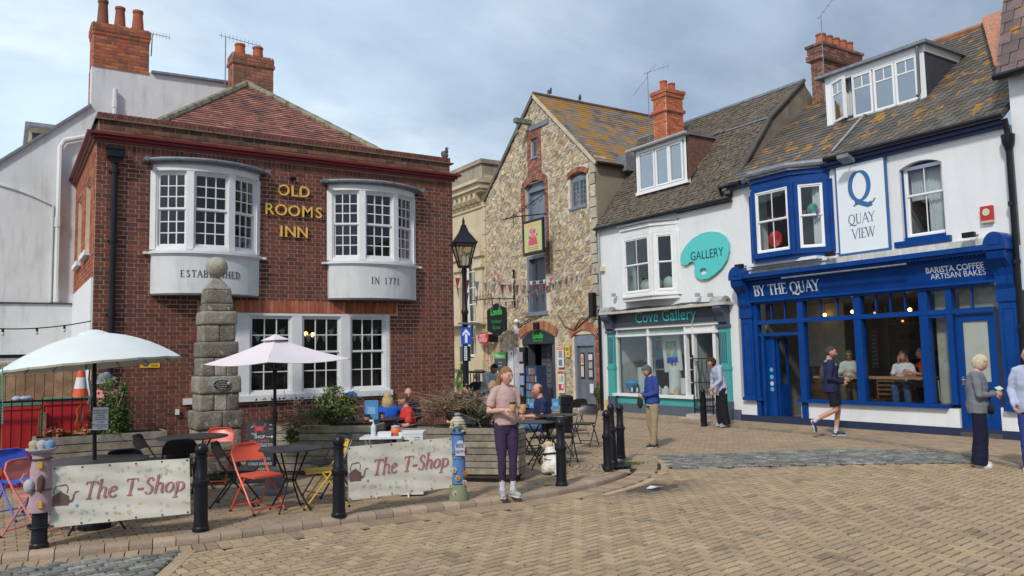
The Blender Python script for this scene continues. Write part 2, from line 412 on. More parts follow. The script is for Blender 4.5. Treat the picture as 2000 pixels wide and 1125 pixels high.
def stones(parent,name,fr,cells,mt,cols,keep=300,th=.05,gap=.012,n0=0,plural=None):
 org=ORI.get(parent.name,V((0,0,0)));sc=[]
 for i,(s,poly,ar)in enumerate(cells):
  x,y,z=proj(fr.p(s[0],s[1]));vis=0<x<2000 and 0<y<1125;sc.append(((ar/z/z)if vis else 0,i))
 sc.sort(reverse=True);big={i for _,i in sc[:keep]};J=MB()
 for i,(s,poly,ar)in enumerate(cells):
  cu=sum(p[0]for p in poly)/len(poly);cv=sum(p[1]for p in poly)/len(poly);rad=math.sqrt(ar)
  k1=max(.6,1-gap/rad);k2=max(.45,k1-.08);t=th*random.uniform(.5,1.15);col=pick(cols,.16);tx,ty=random.uniform(-.14,.14),random.uniform(-.14,.14)
  m=MB();nn=len(poly);base=[fr.p(cu+(p[0]-cu)*k1,cv+(p[1]-cv)*k1,n0)for p in poly]
  mid=[fr.p(cu+(p[0]-cu)*k1,cv+(p[1]-cv)*k1,n0+t*.55)for p in poly]
  top=[fr.p(cu+(p[0]-cu)*k2,cv+(p[1]-cv)*k2,n0+t+(p[0]-cu)*tx+(p[1]-cv)*ty)for p in poly]
  a2=sum(poly[k][0]*poly[(k+1)%nn][1]-poly[(k+1)%nn][0]*poly[k][1]for k in range(nn));flip=(a2>0)!=(fr.U.cross(fr.V).dot(fr.N)>0)
  fs=[(k,(k+1)%nn,nn+(k+1)%nn,nn+k)for k in range(nn)]+[(nn+k,nn+(k+1)%nn,2*nn+(k+1)%nn,2*nn+k)for k in range(nn)]+[tuple(range(2*nn,3*nn))]
  if flip:fs=[f[::-1]for f in fs]
  if i in big:
   m.add(base+mid+top,fs);c0=fr.p(cu,cv,n0);me=m.mesh(name,mt,c0,True);me.set_sharp_from_angle(angle=RAD(50))
   o=put(bpy.data.objects.new(name,me),parent);o.location=c0-org;o.color=(*col,1)
  else:J.add(base+mid+top,fs,col)
 if J.f:J.obj(plural or name+'s',mt,parent,kind='stuff')
# ---------------------------------------------------------------- lettering
FONTC={}
def sans(s,bold=0):
 k=(s,bold)
 if k not in FONTC:
  cu=bpy.data.curves.new('t','FONT');cu.body=s;cu.size=1;cu.resolution_u=3;cu.offset=bold;cu.align_x='CENTER'
  o=bpy.data.objects.new('t',cu);COL.objects.link(o);dg=bpy.context.evaluated_depsgraph_get();dg.update()
  me=bpy.data.meshes.new_from_object(o.evaluated_get(dg));vs=[(x.co.x,x.co.y)for x in me.vertices];fs=[tuple(p.vertices)for p in me.polygons]
  bd={}
  for f in fs:
   for i in range(len(f)):e=(f[i],f[(i+1)%len(f)]);bd[e]=bd.get(e,0)+1
  ed=[e for e in bd if(e[1],e[0])not in bd];FONTC[k]=(vs,fs,ed)
  bpy.data.objects.remove(o);bpy.data.curves.remove(cu);bpy.data.meshes.remove(me)
 return FONTC[k]
def A(cx,cy,rx,ry,a0,a1,k=14):return[(cx+rx*math.cos(RAD(a0+(a1-a0)*i/k)),cy+ry*math.sin(RAD(a0+(a1-a0)*i/k)))for i in range(k+1)]
GL={'A':(.74,[('n',[(.06,0),(.36,1)],'s'),('t',[(.36,1),(.68,0)],'e'),('n',[(.17,.36),(.56,.36)],'')]),'B':(.60,[('t',[(.14,0),(.14,1)],'se'),('a',[(.14,.98)]+A(.32,.76,.17,.22,90,-90)+[(.14,.54)],''),('a',[(.14,.54)]+A(.34,.28,.2,.26,90,-90)+[(.14,.02)],'')]),'D':(.74,[('t',[(.14,0),(.14,1)],'se'),('a',[(.14,.98)]+A(.28,.5,.38,.48,90,-90,18)+[(.14,.02)],'')]),'E':(.56,[('t',[(.14,0),(.14,1)],'se'),('n',[(.14,.98),(.5,.98),(.5,.86)],''),('n',[(.14,.52),(.42,.52)],''),('n',[(.14,.02),(.52,.02),(.53,.15)],'')]),'H':(.78,[('t',[(.15,0),(.15,1)],'se'),('t',[(.63,0),(.63,1)],'se'),('n',[(.15,.52),(.63,.52)],'')]),'I':(.32,[('t',[(.16,0),(.16,1)],'se')]),'L':(.54,[('t',[(.14,0),(.14,1)],'se'),('n',[(.14,.02),(.5,.02),(.51,.16)],'')]),'N':(.80,[('n',[(.15,0),(.15,1)],'s'),('t',[(.13,1),(.66,0)],''),('n',[(.66,0),(.66,1)],'e')]),'Q':(.86,[('a',A(.42,.5,.34,.49,90,450,28),''),('n',[(.40,.03),(.30,-.06),(.18,-.16)],''),('t',[(.26,-.06),(.40,-.05),(.55,-.13),(.70,-.19),(.82,-.16)],''),('n',[(.80,-.16),(.90,-.10),(.96,-.02)],'')]),'S':(.52,[('a',[(.42,.80)]+A(.26,.76,.155,.22,30,200)+A(.26,.26,.18,.25,60,-150),'')]),'T':(.66,[('t',[(.33,0),(.33,1)],'s'),('n',[(.04,.84),(.05,.98),(.61,.98),(.62,.84)],'')]),'U':(.74,[('t',[(.14,1)]+A(.36,.24,.22,.23,180,360)[:8],'s'),('n',A(.36,.24,.22,.23,180,360)[7:]+[(.58,1)],'e')]),'V':(.70,[('t',[(.05,1),(.36,0)],'s'),('n',[(.36,0),(.65,1)],'e')]),'W':(1.0,[('t',[(.04,1),(.28,0)],'s'),('n',[(.28,0),(.50,.95)],''),('t',[(.48,1),(.72,0)],'s'),('n',[(.72,0),(.95,1)],'e')]),'Y':(.68,[('t',[(.04,1),(.34,.48)],'s'),('n',[(.34,.48),(.62,1)],'e'),('t',[(.34,.5),(.34,0)],'e')]),'1':(.42,[('t',[(.2,0),(.2,1)],'s'),('n',[(.08,.86),(.2,.98)],'')]),'7':(.54,[('n',[(.06,.86),(.07,.97),(.48,.97)],''),('t',[(.48,.97),(.22,0)],'')]),'-':(.40,[('t',[(.06,.34),(.34,.34)],'')]),'h':(.60,[('t',[(.14,0),(.14,1.1)],''),('n',[(.14,1.09),(.05,1.03)],''),('a',[(.14,.42)]+A(.32,.42,.16,.20,160,20)+[(.47,.12),(.50,.02),(.60,.06)],'')]),'o':(.56,[('a',A(.28,.31,.20,.30,90,450,20),'')]),'e':(.52,[('a',[(.10,.30),(.30,.36),(.44,.46)]+A(.28,.44,.15,.17,0,90)+A(.30,.31,.22,.30,100,320),'')]),'p':(.60,[('t',[(.04,.52),(.15,.60),(.14,-.34)],'e'),('a',[(.14,.40)]+A(.30,.32,.20,.28,150,-130),'')]),' ':(.36,[]),}
def serif(s,tk=.13,tn=.045,sw=.10,shear=0,sp=.0):
 vs,fs=[],[];x=0
 def quad(p,q,w0,w1):
  dx,dy=q[0]-p[0],q[1]-p[1];l=math.hypot(dx,dy)or 1;nx,ny=-dy/l,dx/l;ex,ey=dx/l*(.008+max(w0,w1)*.13),dy/l*(.008+max(w0,w1)*.13);b=len(vs)
  for(a,w,sg)in((p,w0,-1),(q,w1,1)):
   vs.append((a[0]+nx*w/2+ex*sg,a[1]+ny*w/2+ey*sg));vs.append((a[0]-nx*w/2+ex*sg,a[1]-ny*w/2+ey*sg))
  fs.append((b,b+1,b+3,b+2))
 for ch in s:
  adv,st=GL[ch]
  for(w,pts,fl)in st:
   P_=[(x+p[0],p[1])for p in pts]
   if len(P_)<6:P_=[((a[0]+(b[0]-a[0])*q/6),(a[1]+(b[1]-a[1])*q/6))for a,b in zip(P_,P_[1:])for q in range(6)]+[P_[-1]]
   for i in range(len(P_)-1):
    def wd(j):
     if w=='t':return tk
     if w=='n':return tn
     a,b=P_[max(0,j-1)],P_[min(len(P_)-1,j+1)];l=math.hypot(b[0]-a[0],b[1]-a[1])or 1
     return tn+(tk-tn)*abs(b[1]-a[1])/l
    quad(P_[i],P_[i+1],wd(i),wd(i+1))
   for f_,e in(('s',P_[0]),('e',P_[-1])):
    if f_ in fl:quad((e[0]-sw-(tk/2 if w=='t' else 0),e[1]+(.02 if e[1]<.5 else-.02)),(e[0]+sw+(tk/2 if w=='t' else 0),e[1]+(.02 if e[1]<.5 else-.02)),tn*.9,tn*.9)
  x+=adv+sp
 vs=[(p[0]-x/2+shear*p[1],p[1])for p in vs]
 return vs,fs,[e for f in fs for e in zip(f,f[1:]+f[:1])]
def text(mb,s,fr,u,v,n,size,th=.004,right=1,font=None,col=None,wide=1.0,bold=0,**kw):
 """lettering centred on u, baseline v"""
 vs,fs,ed=serif(s,**kw)if font=='serif' else sans(s,bold)
 P_=[fr.p(u+right*x*size*wide,v+y*size,n)for x,y in vs];k=len(vs);Q=[p+fr.N*(th+(.00022*((i//4)%13)if font=='serif' else 0))for i,p in enumerate(P_)]
 fx=[]
 for f in fs:
  a=sum(vs[f[i]][0]*vs[f[(i+1)%len(f)]][1]-vs[f[(i+1)%len(f)]][0]*vs[f[i]][1]for i in range(len(f)))
  g=f if a>0 else f[::-1];fx.append(tuple(i+k for i in g))
 fx+=[(a,b,b+k,a+k)for a,b in ed]
 return mb.add(P_+Q,fx,col)
# ---------------------------------------------------------------- building parts
def window(parent,fr,u0,u1,v0,v1,n,cols=3,rt=3,rb=3,mt=None,fw=.05,bar=.016,name='window',glass=None,split=None,depth=.06,sill=.0,casing=True,open_top=False,srail=.035):
 """sash window: outer frame, upper and lower sash with glazing bars; the panes are its children"""
 mt=mt or WHITE;glass=glass or GLASS;m=MB();B=lambda*a:fr.box(m,*a)
 B(u0,u0+fw,v0,v1,n-depth,n);B(u1-fw,u1,v0,v1,n-depth,n);B(u0+fw,u1-fw,v1-fw,v1,n-depth,n-.002);B(u0+fw,u1-fw,v0,v0+fw*1.2,n-depth,n+.004)
 if sill:B(u0-.03,u1+.03,v0-sill,v0,n-depth,n+.05)
 a0,a1,b0,b1=u0+fw,u1-fw,v0+fw*1.2,v1-fw;mid=split if split is not None else(b0+b1)/2;s=srail;W_=[]
 for(lo,hi,rows,nn)in((mid,b1,rt,n-.02),(b0,mid+s*.6,rb,n-.045)):
  if rows<=0:continue
  B(a0,a0+s,lo,hi,nn-.03,nn-.001);B(a1-s,a1,lo,hi,nn-.03,nn-.001);B(a0+s,a1-s,hi-s,hi,nn-.03,nn);B(a0+s,a1-s,lo,lo+s*1.1,nn-.03,nn)
  g0,g1,h0,h1=a0+s,a1-s,lo+s*1.1,hi-s
  for i in range(1,cols):x=g0+(g1-g0)*i/cols;B(x-bar/2,x+bar/2,h0,h1,nn-.024,nn-.003)
  for j in range(1,rows):y=h0+(h1-h0)*j/rows;B(g0,g1,y-bar/2,y+bar/2,nn-.026,nn-.005)
  for i in range(cols):
   for j in range(rows):
    x0=g0+(g1-g0)*i/cols;x1=g0+(g1-g0)*(i+1)/cols;y0=h0+(h1-h0)*j/rows;y1=h0+(h1-h0)*(j+1)/rows
    W_.append(((x0+x1)/2,(y0+y1)/2,(x1-x0)/2,(y1-y0)/2,nn-.016))
 o=m.obj(name,mt,parent)
 for(x,y,w,h,nn)in W_:pane(o,fr,x,y,w,h,nn,glass)
 return o
PANE={}
def pane(parent,fr,x,y,w,h,n,glass,name='pane',t=.002,wob=.004):
 if glass.name not in PANE:
  m=MB();m.obox((0,0,0),(1,0,0),(0,1,0),(0,0,1));PANE[glass.name]=m.mesh('pane',glass)
 o=bpy.data.objects.new(name,PANE[glass.name]);COL.objects.link(o);o.parent=parent
 nn=(fr.N+fr.U*random.uniform(-wob,wob)+fr.V*random.uniform(-wob,wob)).normalized();v=fr.V;u=v.cross(nn).normalized();v=nn.cross(u)
 m4=Matrix((u*w,v*h,nn*t)).transposed().to_4x4();m4.translation=fr.p(x,y,n)-ORI.get(parent.name,V((0,0,0)));o.matrix_local=m4
 return o
def room(parent,fr,u0,u1,v0,v1,n0,n1,mt=None,name='room'):
 mt=mt or ROOMW;m=MB();t=.04;B=lambda*a:fr.box(m,*a)
 B(u0-t,u1+t,v0-t,v1+t,n1-t,n1);B(u0-t,u0,v0,v1,n1,n0);B(u1,u1+t,v0,v1,n1,n0);B(u0-t,u1+t,v0-t,v0,n1,n0);B(u0-t,u1+t,v1,v1+t,n1,n0)
 return m.obj(name,mt,parent)
def pots(m,c,ax,k,sp,r=.11,h=.34,col=(.42,.12,.045),r2=None):
 for i in range(k):
  p=V(c)+ax*(i-(k-1)/2)*sp;r2_=r2 or r*.82;q=random.uniform(.8,1.15);cc=tuple(x*q for x in col)
  m.append((p,r,r2_,h*random.uniform(.93,1.05),cc))
def chimney(parent,x0,x1,y0,y1,z0,z1,cols,potlist,corbel=((.0,.12,.015),(.14,.22,.03)),bw=.215,bh=.075,keepb=110,mt=None,name='chimney',body=None):
 m=MB();m.box(x0,x1,y0,y1,z0,z1);o=m.obj(name,body or MORTAR,parent);ps=[]
 lv=[(z0,z1,0.0)]
 for(a,b,e)in corbel:lv.append((z1-b,z1-a,e))
 for(a,b,e)in lv:
  for fr,u0,u1 in((Fr((0,y0-e,0),(1,0,0),(0,-1,0)),x0-e,x1+e),(Fr((x0-e,0,0),(0,1,0),(-1,0,0)),y0-e,y1+e)):
   if e:
    kk=max(1,round((b-a)/bh));ps+=courses(fr,a,b,bw,(b-a)/kk,lambda v:[(u0,u1)],cols,th=.012+e*0,joint=.012)
    q=MB();q.box(x0-e,x1+e,y0-e,y1+e,a,b)
   else:ps+=courses(fr,a,b,bw,bh,lambda v:[(u0,u1)],cols,th=.012,joint=.012)
  if e:
   q=MB();q.box(x0-e,x1+e,y0-e,y1+e,a+.002,b-.002);q.obj('corbel',body or MORTAR,o)
 pieces(o,'brick',ps,mt or BRICKC,keep=keepb)
 for(p,r,r2,h,cc)in potlist:
  q=MB();q.lathe([(r*1.02,0),(r*1.04,h*.06),(r*.96,h*.1),(r2,h*.86),(r2*1.16,h*.89),(r2*1.16,h),(r2*.85,h),(r2*.8,h*.7)],p,14,col=cc)
  q.obj('chimney_pot',BRICKC,o,smooth='auto')
 return o
def bowbay(parent,X0,X1,zs,words):
 """bowed oriel with three sashes over a rounded apron; zs = apron bottom, sill, head, roof top"""
 zb,zsill,zh,zt=zs;w=(X1-X0)/2;cx=(X0+X1)/2;sag=.34;R=(w*w+sag*sag)/(2*sag);a=math.asin(w/R)
 pt=lambda t,e=0:(cx+(R+e)*math.sin(t*a),14.3-sag+R-(R+e)*math.cos(t*a)-.06)
 def slab(m,z0,z1,e,k=22,flare=0,col=None):
  lo=[V((*pt(-1+2*i/k,e),z0))for i in range(k+1)];hi=[V((*pt(-1+2*i/k,e+flare),z1))for i in range(k+1)]
  for L_,z in((lo,z0),(hi,z1)):L_.insert(0,V((L_[0].x,14.32,z)));L_.append(V((L_[-1].x,14.32,z)))
  n=len(lo);m.add(lo+hi,[tuple(range(n))[::-1],tuple(range(n,2*n))]+[(i,(i+1)%n,n+(i+1)%n,n+i)for i in range(n)],col)
 bay=MB();slab(bay,zh+.02,zh+.13,.02);slab(bay,zsill,zsill+.05,.0)
 for t in(-1,-.36,.36,1):
  x,y=pt(t,.012);x2,y2=pt(t,-.1)
  n=V((x-x2,y-y2,0)).normalized();u=V((-n.y,n.x,0));wd=.058 if abs(t)<1 else.05
  bay.obox((x-n.x*.06,y-n.y*.06,(zsill+zh)/2+.03),u*wd,V((0,0,(zh-zsill)/2)),n*.06)
 b=bay.obj('bay_window',WHITE,parent)
 tr=[(-1,-.36),(-.36,.36),(.36,1)]
 for(t0,t1)in tr:
  p,q=V((*pt(t0),0)),V((*pt(t1),0));u=(q-p);l=u.length;u.normalize();nn=V((u.y,-u.x,0));fr=Fr(p,u,nn)
  o=window(b,fr,.035,l-.035,zsill+.05,zh+.02,.0,3,3,3,WHITE,fw=.035,bar=.018,name='sash',srail=.032)
 for s_ in list(b.children):
  for pn in list(s_.children):pn.parent=b
 m=MB();slab(m,zsill-.045,zsill,.075);slab(m,zsill-.075,zsill-.045,.045);m.box(X0-.14,X1+.14,14.20,14.32,zsill-.05,zsill-.012);m.obj('sill',WHITE,b)
 m=MB();slab(m,zb,zsill-.075,.03,flare=-.0);m.obj('apron',mat('apron_paint',(.66,.68,.68),.5,var=.05,scale=5,streak=.5,scol=(.36,.37,.34),bump=.03),b,smooth='auto')
 m=MB();slab(m,zb-.025,zb,.015);m.obj('apron_foot',LEAD,b)
 m=MB();slab(m,zh+.13,zt-.05,.07);slab(m,zt-.05,zt,.11,flare=-.12);
 m.box(X0-.13,X1+.13,14.16,14.32,zt-.07,zt-.01)
 for sx in(X0-.13,X1+.13):m.tube([V((sx,14.05,zt-.05)),V((sx,14.32,zt-.03))],.04,8)
 rim=[V((*pt(-1+2*i/20,.10),zt-.035))for i in range(21)];m.tube(rim,.035,7)
 m.obj('lead_roof',LEAD,b,smooth='auto')
 m=MB();m.box(X0+.05,X1-.05,14.36,16.2,zb+.02,zh+.2);
 r=room(b,Fr((0,14.3,0),(1,0,0),(0,-1,0)),X0+.06,X1-.06,zsill-.1,zh+.1,-.3,-2.6)
 s_,t0,size=words;adv=.62*size+.012;n_=len(s_)
 lt=MB()
 for i,ch in enumerate(s_):
  if ch==' ':continue
  uu=t0+(i-(n_-1)/2)*.089/(a*R);x,y=pt(uu,.032);x2,y2=pt(uu+.01,.032);u=V((x2-x,y2-y,0)).normalized()
  text(lt,ch,Fr((x,y,0),u,V((u.y,-u.x,0))),0,zb+.27,.001,size*.9,.003,font='serif',tk=.12,tn=.05,sw=.07)
 lt.obj('lettering',mat('letter_black',(.03,.035,.045),.5),b)
 return b
# ---------------------------------------------------------------- the inn
inn=thing('pub_building','red brick inn with two white bow windows and gilded lettering','pub',(1.24,14.3,0))
FI=Fr((0,14.3,0),(1,0,0),(0,-1,0));FS=Fr((1.24,0,0),(0,1,0),(-1,0,0))
IC=[(.165,.049,.030),(.14,.042,.029),(.20,.062,.036),(.118,.038,.029),(.155,.048,.033),(.18,.052,.032)]
ICO=[(.44,.135,.065),(.38,.11,.055),(.5,.17,.08),(.33,.09,.05)]
holes=[(2.13,3.77,3.0,5.12),(5.16,6.79,3.0,5.14),(2.86,6.38,1.14,2.64)]
m=MB();FI.wall(m,1.24,7.82,-.1,5.56,-.3,-.001,holes);fw_=m.obj('front_wall',MORTAR,inn)
ps=courses(FI,0,5.24,.2225,.075,iv_holes(1.24,7.82,[(2.12,3.78,3.0,5.15),(5.14,6.8,3.0,5.15),(2.84,6.40,1.12,2.64),(2.84,6.56,2.63,2.87)]),IC,th=.008,joint=.012,bond='flem')
ps+=soldier(FI,1.24,7.82,5.25,5.41,0,IC,th=.012)
ps+=courses(FI,2.655-.0,2.875,.2225,.075,lambda v:[(6.44,6.44)],IC,th=.012)
pieces(fw_,'brick',ps,BRICK,keep=300)
m=MB();FI.box(m,2.84,6.56,2.645,2.885,-.02,.002);hd=m.obj('window_head',MORTAR,inn)
pieces(hd,'brick',soldier(FI,2.88,6.52,2.65,2.88,0,ICO,th=.016,splay=.16),BRICKC,keep=60)
m=MB();sh=[(15.0,15.95,3.72,5.0),(16.65,17.6,3.72,5.0)]
FS.wall(m,14.3,18.2,-.1,5.56,-.3,-.001,sh);sw_=m.obj('side_wall',MORTAR,inn)
ps=courses(FS,3.2,5.42,.2225,.075,iv_holes(14.3,18.2,sh),[(.40,.13,.06),(.34,.10,.05),(.27,.08,.045),(.42,.15,.07)],th=.012,joint=.011,bond='flem')
pieces(sw_,'brick',ps,BRICKC,keep=140)
for h in sh:
 m=MB();FS.box(m,h[0]-.05,h[1]+.05,h[2]-.09,h[2],-.12,.09);m.obj('stone_sill',RENDER_W,inn)
 window(inn,FS,h[0],h[1],h[2],h[3],-.18,2,1,1,WHITE)
m=MB();FS.box(m,14.305,18.2,0,3.19,0,.03);m.obj('white_panelling',RENDER_W,inn)
m=MB();m.box(7.52,7.82,14.6,20,-.1,5.9);m.box(1.24,7.82,19.7,20,-.1,5.9);m.box(1.24,1.54,18.2,19.7,-.1,5.9)
m.obj('rear_wall',MORTAR,inn)
m=MB()
for fr,a,b in((FI,1.24,7.82),(FS,14.3,18.2)):
 for(z0,z1,e)in((5.42,5.47,.045),(5.47,5.52,.09),(5.52,5.565,.15)):
  fr.box(m,a-(e if fr is FI else 0),b+(e if fr is FI else 0),z0,z1,-.0,e)
m.obj('cornice',RED,inn)
m=MB();FI.box(m,1.27,7.79,5.56,5.92,-.3,-.035);FS.box(m,14.62,18.2,5.56,5.92,-.3,-.035);par=m.obj('parapet',MORTAR,inn)
FI2=Fr((0,14.335,0),(1,0,0),(0,-1,0));FS2=Fr((1.275,0,0),(0,1,0),(-1,0,0))
IB=[(.17,.085,.05),(.13,.06,.04),(.21,.10,.055),(.10,.055,.04)]
ps=courses(FI2,5.57,5.80,.2225,.0766,lambda v:[(1.27,7.79)],IB,th=.012)+courses(FS2,5.57,5.80,.2225,.0766,lambda v:[(14.33,18.2)],IB,th=.012)
ps+=soldier(FI2,1.25,7.8,5.825,5.93,.005,[(.2,.06,.045),(.15,.05,.04)],th=.02)+soldier(FS2,14.31,18.2,5.825,5.93,.005,IB,th=.02)
pieces(par,'brick',ps,BRICK,keep=220)
m=MB();FI2.box(m,1.22,7.86,5.80,5.823,-.3,.06);FS2.box(m,14.3,18.2,5.80,5.823,-.3,.06);m.obj('creasing_tile',mat('creasing',(.16,.13,.09),.9,var=.3,scale=20),inn)
AP=V((4.33,17.05,7.70));E0,E1=V((1.85,14.38,5.63)),V((6.80,14.38,5.63));E2,E3=V((1.85,19.7,5.63)),V((6.8,19.7,5.63))
m=MB();m.add([E0,E1,E3,E2,AP],[(0,1,4),(1,2,4),(2,3,4),(3,0,4),(3,2,1,0)]);rf=m.obj('roof',mat('roof_felt',(.05,.035,.03),.9),inn)
def slopeframe(a,b,ap):
 u=(b-a).normalized();n=u.cross(ap-a).normalized();
 if n.z<0:n=-n
 v=n.cross(u);v=v if v.z>0 else-v
 return Fr(a,u,n,v),(b-a).length,(ap-a).dot(u),(ap-a).dot(v)
TC=[(.31,.125,.095),(.26,.105,.08),(.36,.155,.115),(.20,.09,.072),(.29,.125,.105)]
ps=[]
for a,b in((E0,E1),(E1,E3),(E2,E0)):
 fr,l,au,av=slopeframe(a,b,AP)
 ps+=courses(fr,0,av,.165,.105,lambda v:[(au*v/av+.03,l-(l-au)*v/av-.03)],TC,th=.012,joint=.004,n0=.02,tilt=.02,over=.03)
pieces(rf,'tile',ps,CLAYT,keep=300,top=1.0)
ridge=MB()
hips=[]
for e in(E0,E1,E3,E2):
 k=11
 for i in range(k):
  p=e.lerp(AP,i/k)+V((0,0,.05));q=e.lerp(AP,(i+1)/k)+V((0,0,.055));m=MB();m.tube([p,p.lerp(q,.5),q+(q-p)*.04],[.085,.08,.075],8);o=m.obj('hip_tile',CLAYT if 0 else mat('hip_mortar',(.26,.24,.17),.95,var=.35,scale=14,bump=.6,bscale=40,col2=(.08,.08,.05),c2=(.5,.65),c2s=7),rf,smooth='auto')
chimney(inn,4.20,5.10,17.75,18.15,7.2,8.66,[(.36,.13,.075),(.30,.11,.065),(.40,.16,.09),(.22,.10,.06)],[(V((4.40,17.95,8.66)),.13,.105,.30,(.50,.13,.04)),(V((4.80,17.95,8.66)),.13,.105,.30,(.40,.11,.045))],keepb=90)
bowbay(inn,2.10,3.83,(2.94,3.65,4.99,5.22),('ESTABLISHED',.0,.125))
bowbay(inn,5.16,6.91,(2.93,3.62,4.95,5.17),('IN 1771',.10,.135))
m=MB();cas=[(2.86,2.97),(3.50,3.71),(4.47,4.65),(5.40,5.58),(6.30,6.38)]
for a,b in cas:FI.box(m,a,b,1.19,2.60,-.12,.012)
FI.box(m,2.86,6.38,2.60,2.64,-.12,.014);FI.box(m,2.62,6.42,1.09,1.19,-.12,.075);FI.box(m,2.86,6.38,1.19,1.215,-.12,.02)
gw=m.obj('ground_floor_window',WHITE,inn)
for(a,b)in((2.97,3.50),(3.71,4.47),(4.65,5.40),(5.58,6.30)):
 window(gw,FI,a,b,1.215,2.60,-.012,3,2,2,WHITE,fw=.025,bar=.018,split=1.93,srail=.03)
for s_ in list(gw.children):
 for pn in list(s_.children):pn.parent=gw
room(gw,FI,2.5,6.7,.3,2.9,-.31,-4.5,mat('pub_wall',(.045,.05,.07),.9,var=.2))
m=MB()
for i in range(34):
 u=random.choice([random.uniform(3.8,4.3),random.uniform(4.4,4.9),random.uniform(5.9,6.45)]);s_=random.uniform(.008,.028)
 FI.poly(m,[(u+s_*math.cos(t)*random.uniform(.6,1.6),1.10+random.uniform(0,.0)+abs(random.gauss(0,.02))+s_*.45*math.sin(t))for t in[k*1.05 for k in range(6)]],.0755,.0775)
m.obj('bare_patch',mat('bare_wood',(.05,.045,.04),.9),gw)
b_=thing('indoor_bunting','string of pale triangular flags hung inside the pub window','bunting',(4,14.6,2.4))
pc=MB()
for(a,b)in((3.72,4.46),(4.66,5.4),(5.58,6.30)):
 P_=[V((a+(b-a)*i/10,14.62,2.42-.30*math.sin(math.pi*i/10)*.6))for i in range(11)];q=MB();q.tube(P_,.004,4);q.obj('string',WHITE,b_)
 for i in(1,3,5,7,9):
  p=P_[i];q=MB();q.extr([p+V((-.06,0,0)),p+V((.06,0,0)),p+V((0,0,-.15))],(0,.004,0),col=random.choice([(.55,.55,.6),(.5,.42,.45),(.6,.6,.6)]));q.obj('flag',VC,b_)
lm=thing('wall_lamp','small warm lamp glowing inside the pub window','lamp',(5.2,15.6,2.2))
m=MB();m.sph((5.15,15.6,2.32),.045,col=(1,.55,.15));m.sph((5.30,15.6,2.30),.045);m.obj('bulb',mat('warm_bulb',(1,.45,.12),emit=6),lm)
m=MB();m.tube([V((5.22,15.62,2.3)),V((5.22,15.7,2.5)),V((5.22,15.7,2.9))],.012,5);m.tube([V((5.15,15.6,2.26)),V((5.22,15.6,2.22)),V((5.30,15.6,2.26))],.01,5);m.obj('bracket',BLACK,lm)
GOLD=mat('gilt',(.80,.52,.12),.4,.0,var=.06,scale=20)
sg=thing('pub_name_letters','raised gold capital letters on the brick wall between the bow windows','sign',(4.5,14.28,4.4))
for word,v,cx_,sz,pit in(('OLD',4.80,4.48,.29,.222),('ROOMS',4.43,4.49,.29,.226),('INN',4.04,4.48,.29,.215)):
 k=len(word);adv={'I':.105,'L':.16,'M':.255,'O':.24,'D':.215,'R':.19,'S':.18,'N':.225};tot=sum(adv[c]for c in word);x=cx_-tot/2
 for ch in word:
  q=MB();text(q,ch,FI,x+adv[ch]/2,v,.03,sz,.035,bold=.003);q.obj('letter',GOLD,sg);x+=adv[ch]*1.0
pp=MB();pp.tube([FI.p(1.51,-.02,.09),FI.p(1.51,5.1,.09)],.048,10)
for z in(1.3,2.55,3.75,4.9):pp.tube([FI.p(1.51,z,.09),FI.p(1.51,z+.07,.09)],.062,10);FI.box(pp,1.43,1.59,z+.02,z+.05,0,.05)
d_=pp.obj('drainpipe',BLACKP,inn,smooth='auto')
m=MB();FI.box(m,1.39,1.63,5.16,5.31,.012,.2);FI.box(m,1.375,1.645,5.28,5.315,.012,.22);FI.poly(m,[(1.41,5.16),(1.61,5.16),(1.55,5.06),(1.47,5.06)],.03,.16);m.obj('hopper',BLACKP,d_)
m=MB();FI.box(m,4.42,4.50,5.10,5.15,.012,.12);FI.box(m,4.44,4.48,5.12,5.14,.012,.16);m.obj('floodlight',BLACK,inn)
m=MB();FI.box(m,2.50,2.56,.93,1.02,.012,.06);m.obj('meter_box',UPVC,inn)
no=thing('parking_sign','small yellow no waiting sign on the brick wall by the drainpipe','sign',(2.0,14.28,1.8))
p=onY(293,708,14.28);m=MB();FI.box(m,p.x-.15,p.x+.15,p.z-.085,p.z+.085,.012,.02,(.80,.50,.02))
m.col=(.45,.03,.03);m.lathe([(.0,0),(.062,0),(.062,.004),(0,.004)],FI.p(p.x-.07,p.z,.021),18,mat=Matrix.Rotation(RAD(90),3,'X'))
m.col=(.05,.15,.45);m.lathe([(.0,0),(.05,0),(.05,.003),(0,.003)],FI.p(p.x-.07,p.z,.027),18,mat=Matrix.Rotation(RAD(90),3,'X'))
for i,t_ in enumerate(('At','any','time')):text(m,t_,FI,p.x+.07,p.z+.035-.05*i,.0205,.06,.002,col=(.02,.02,.02))
m.obj('plate',VC,no)
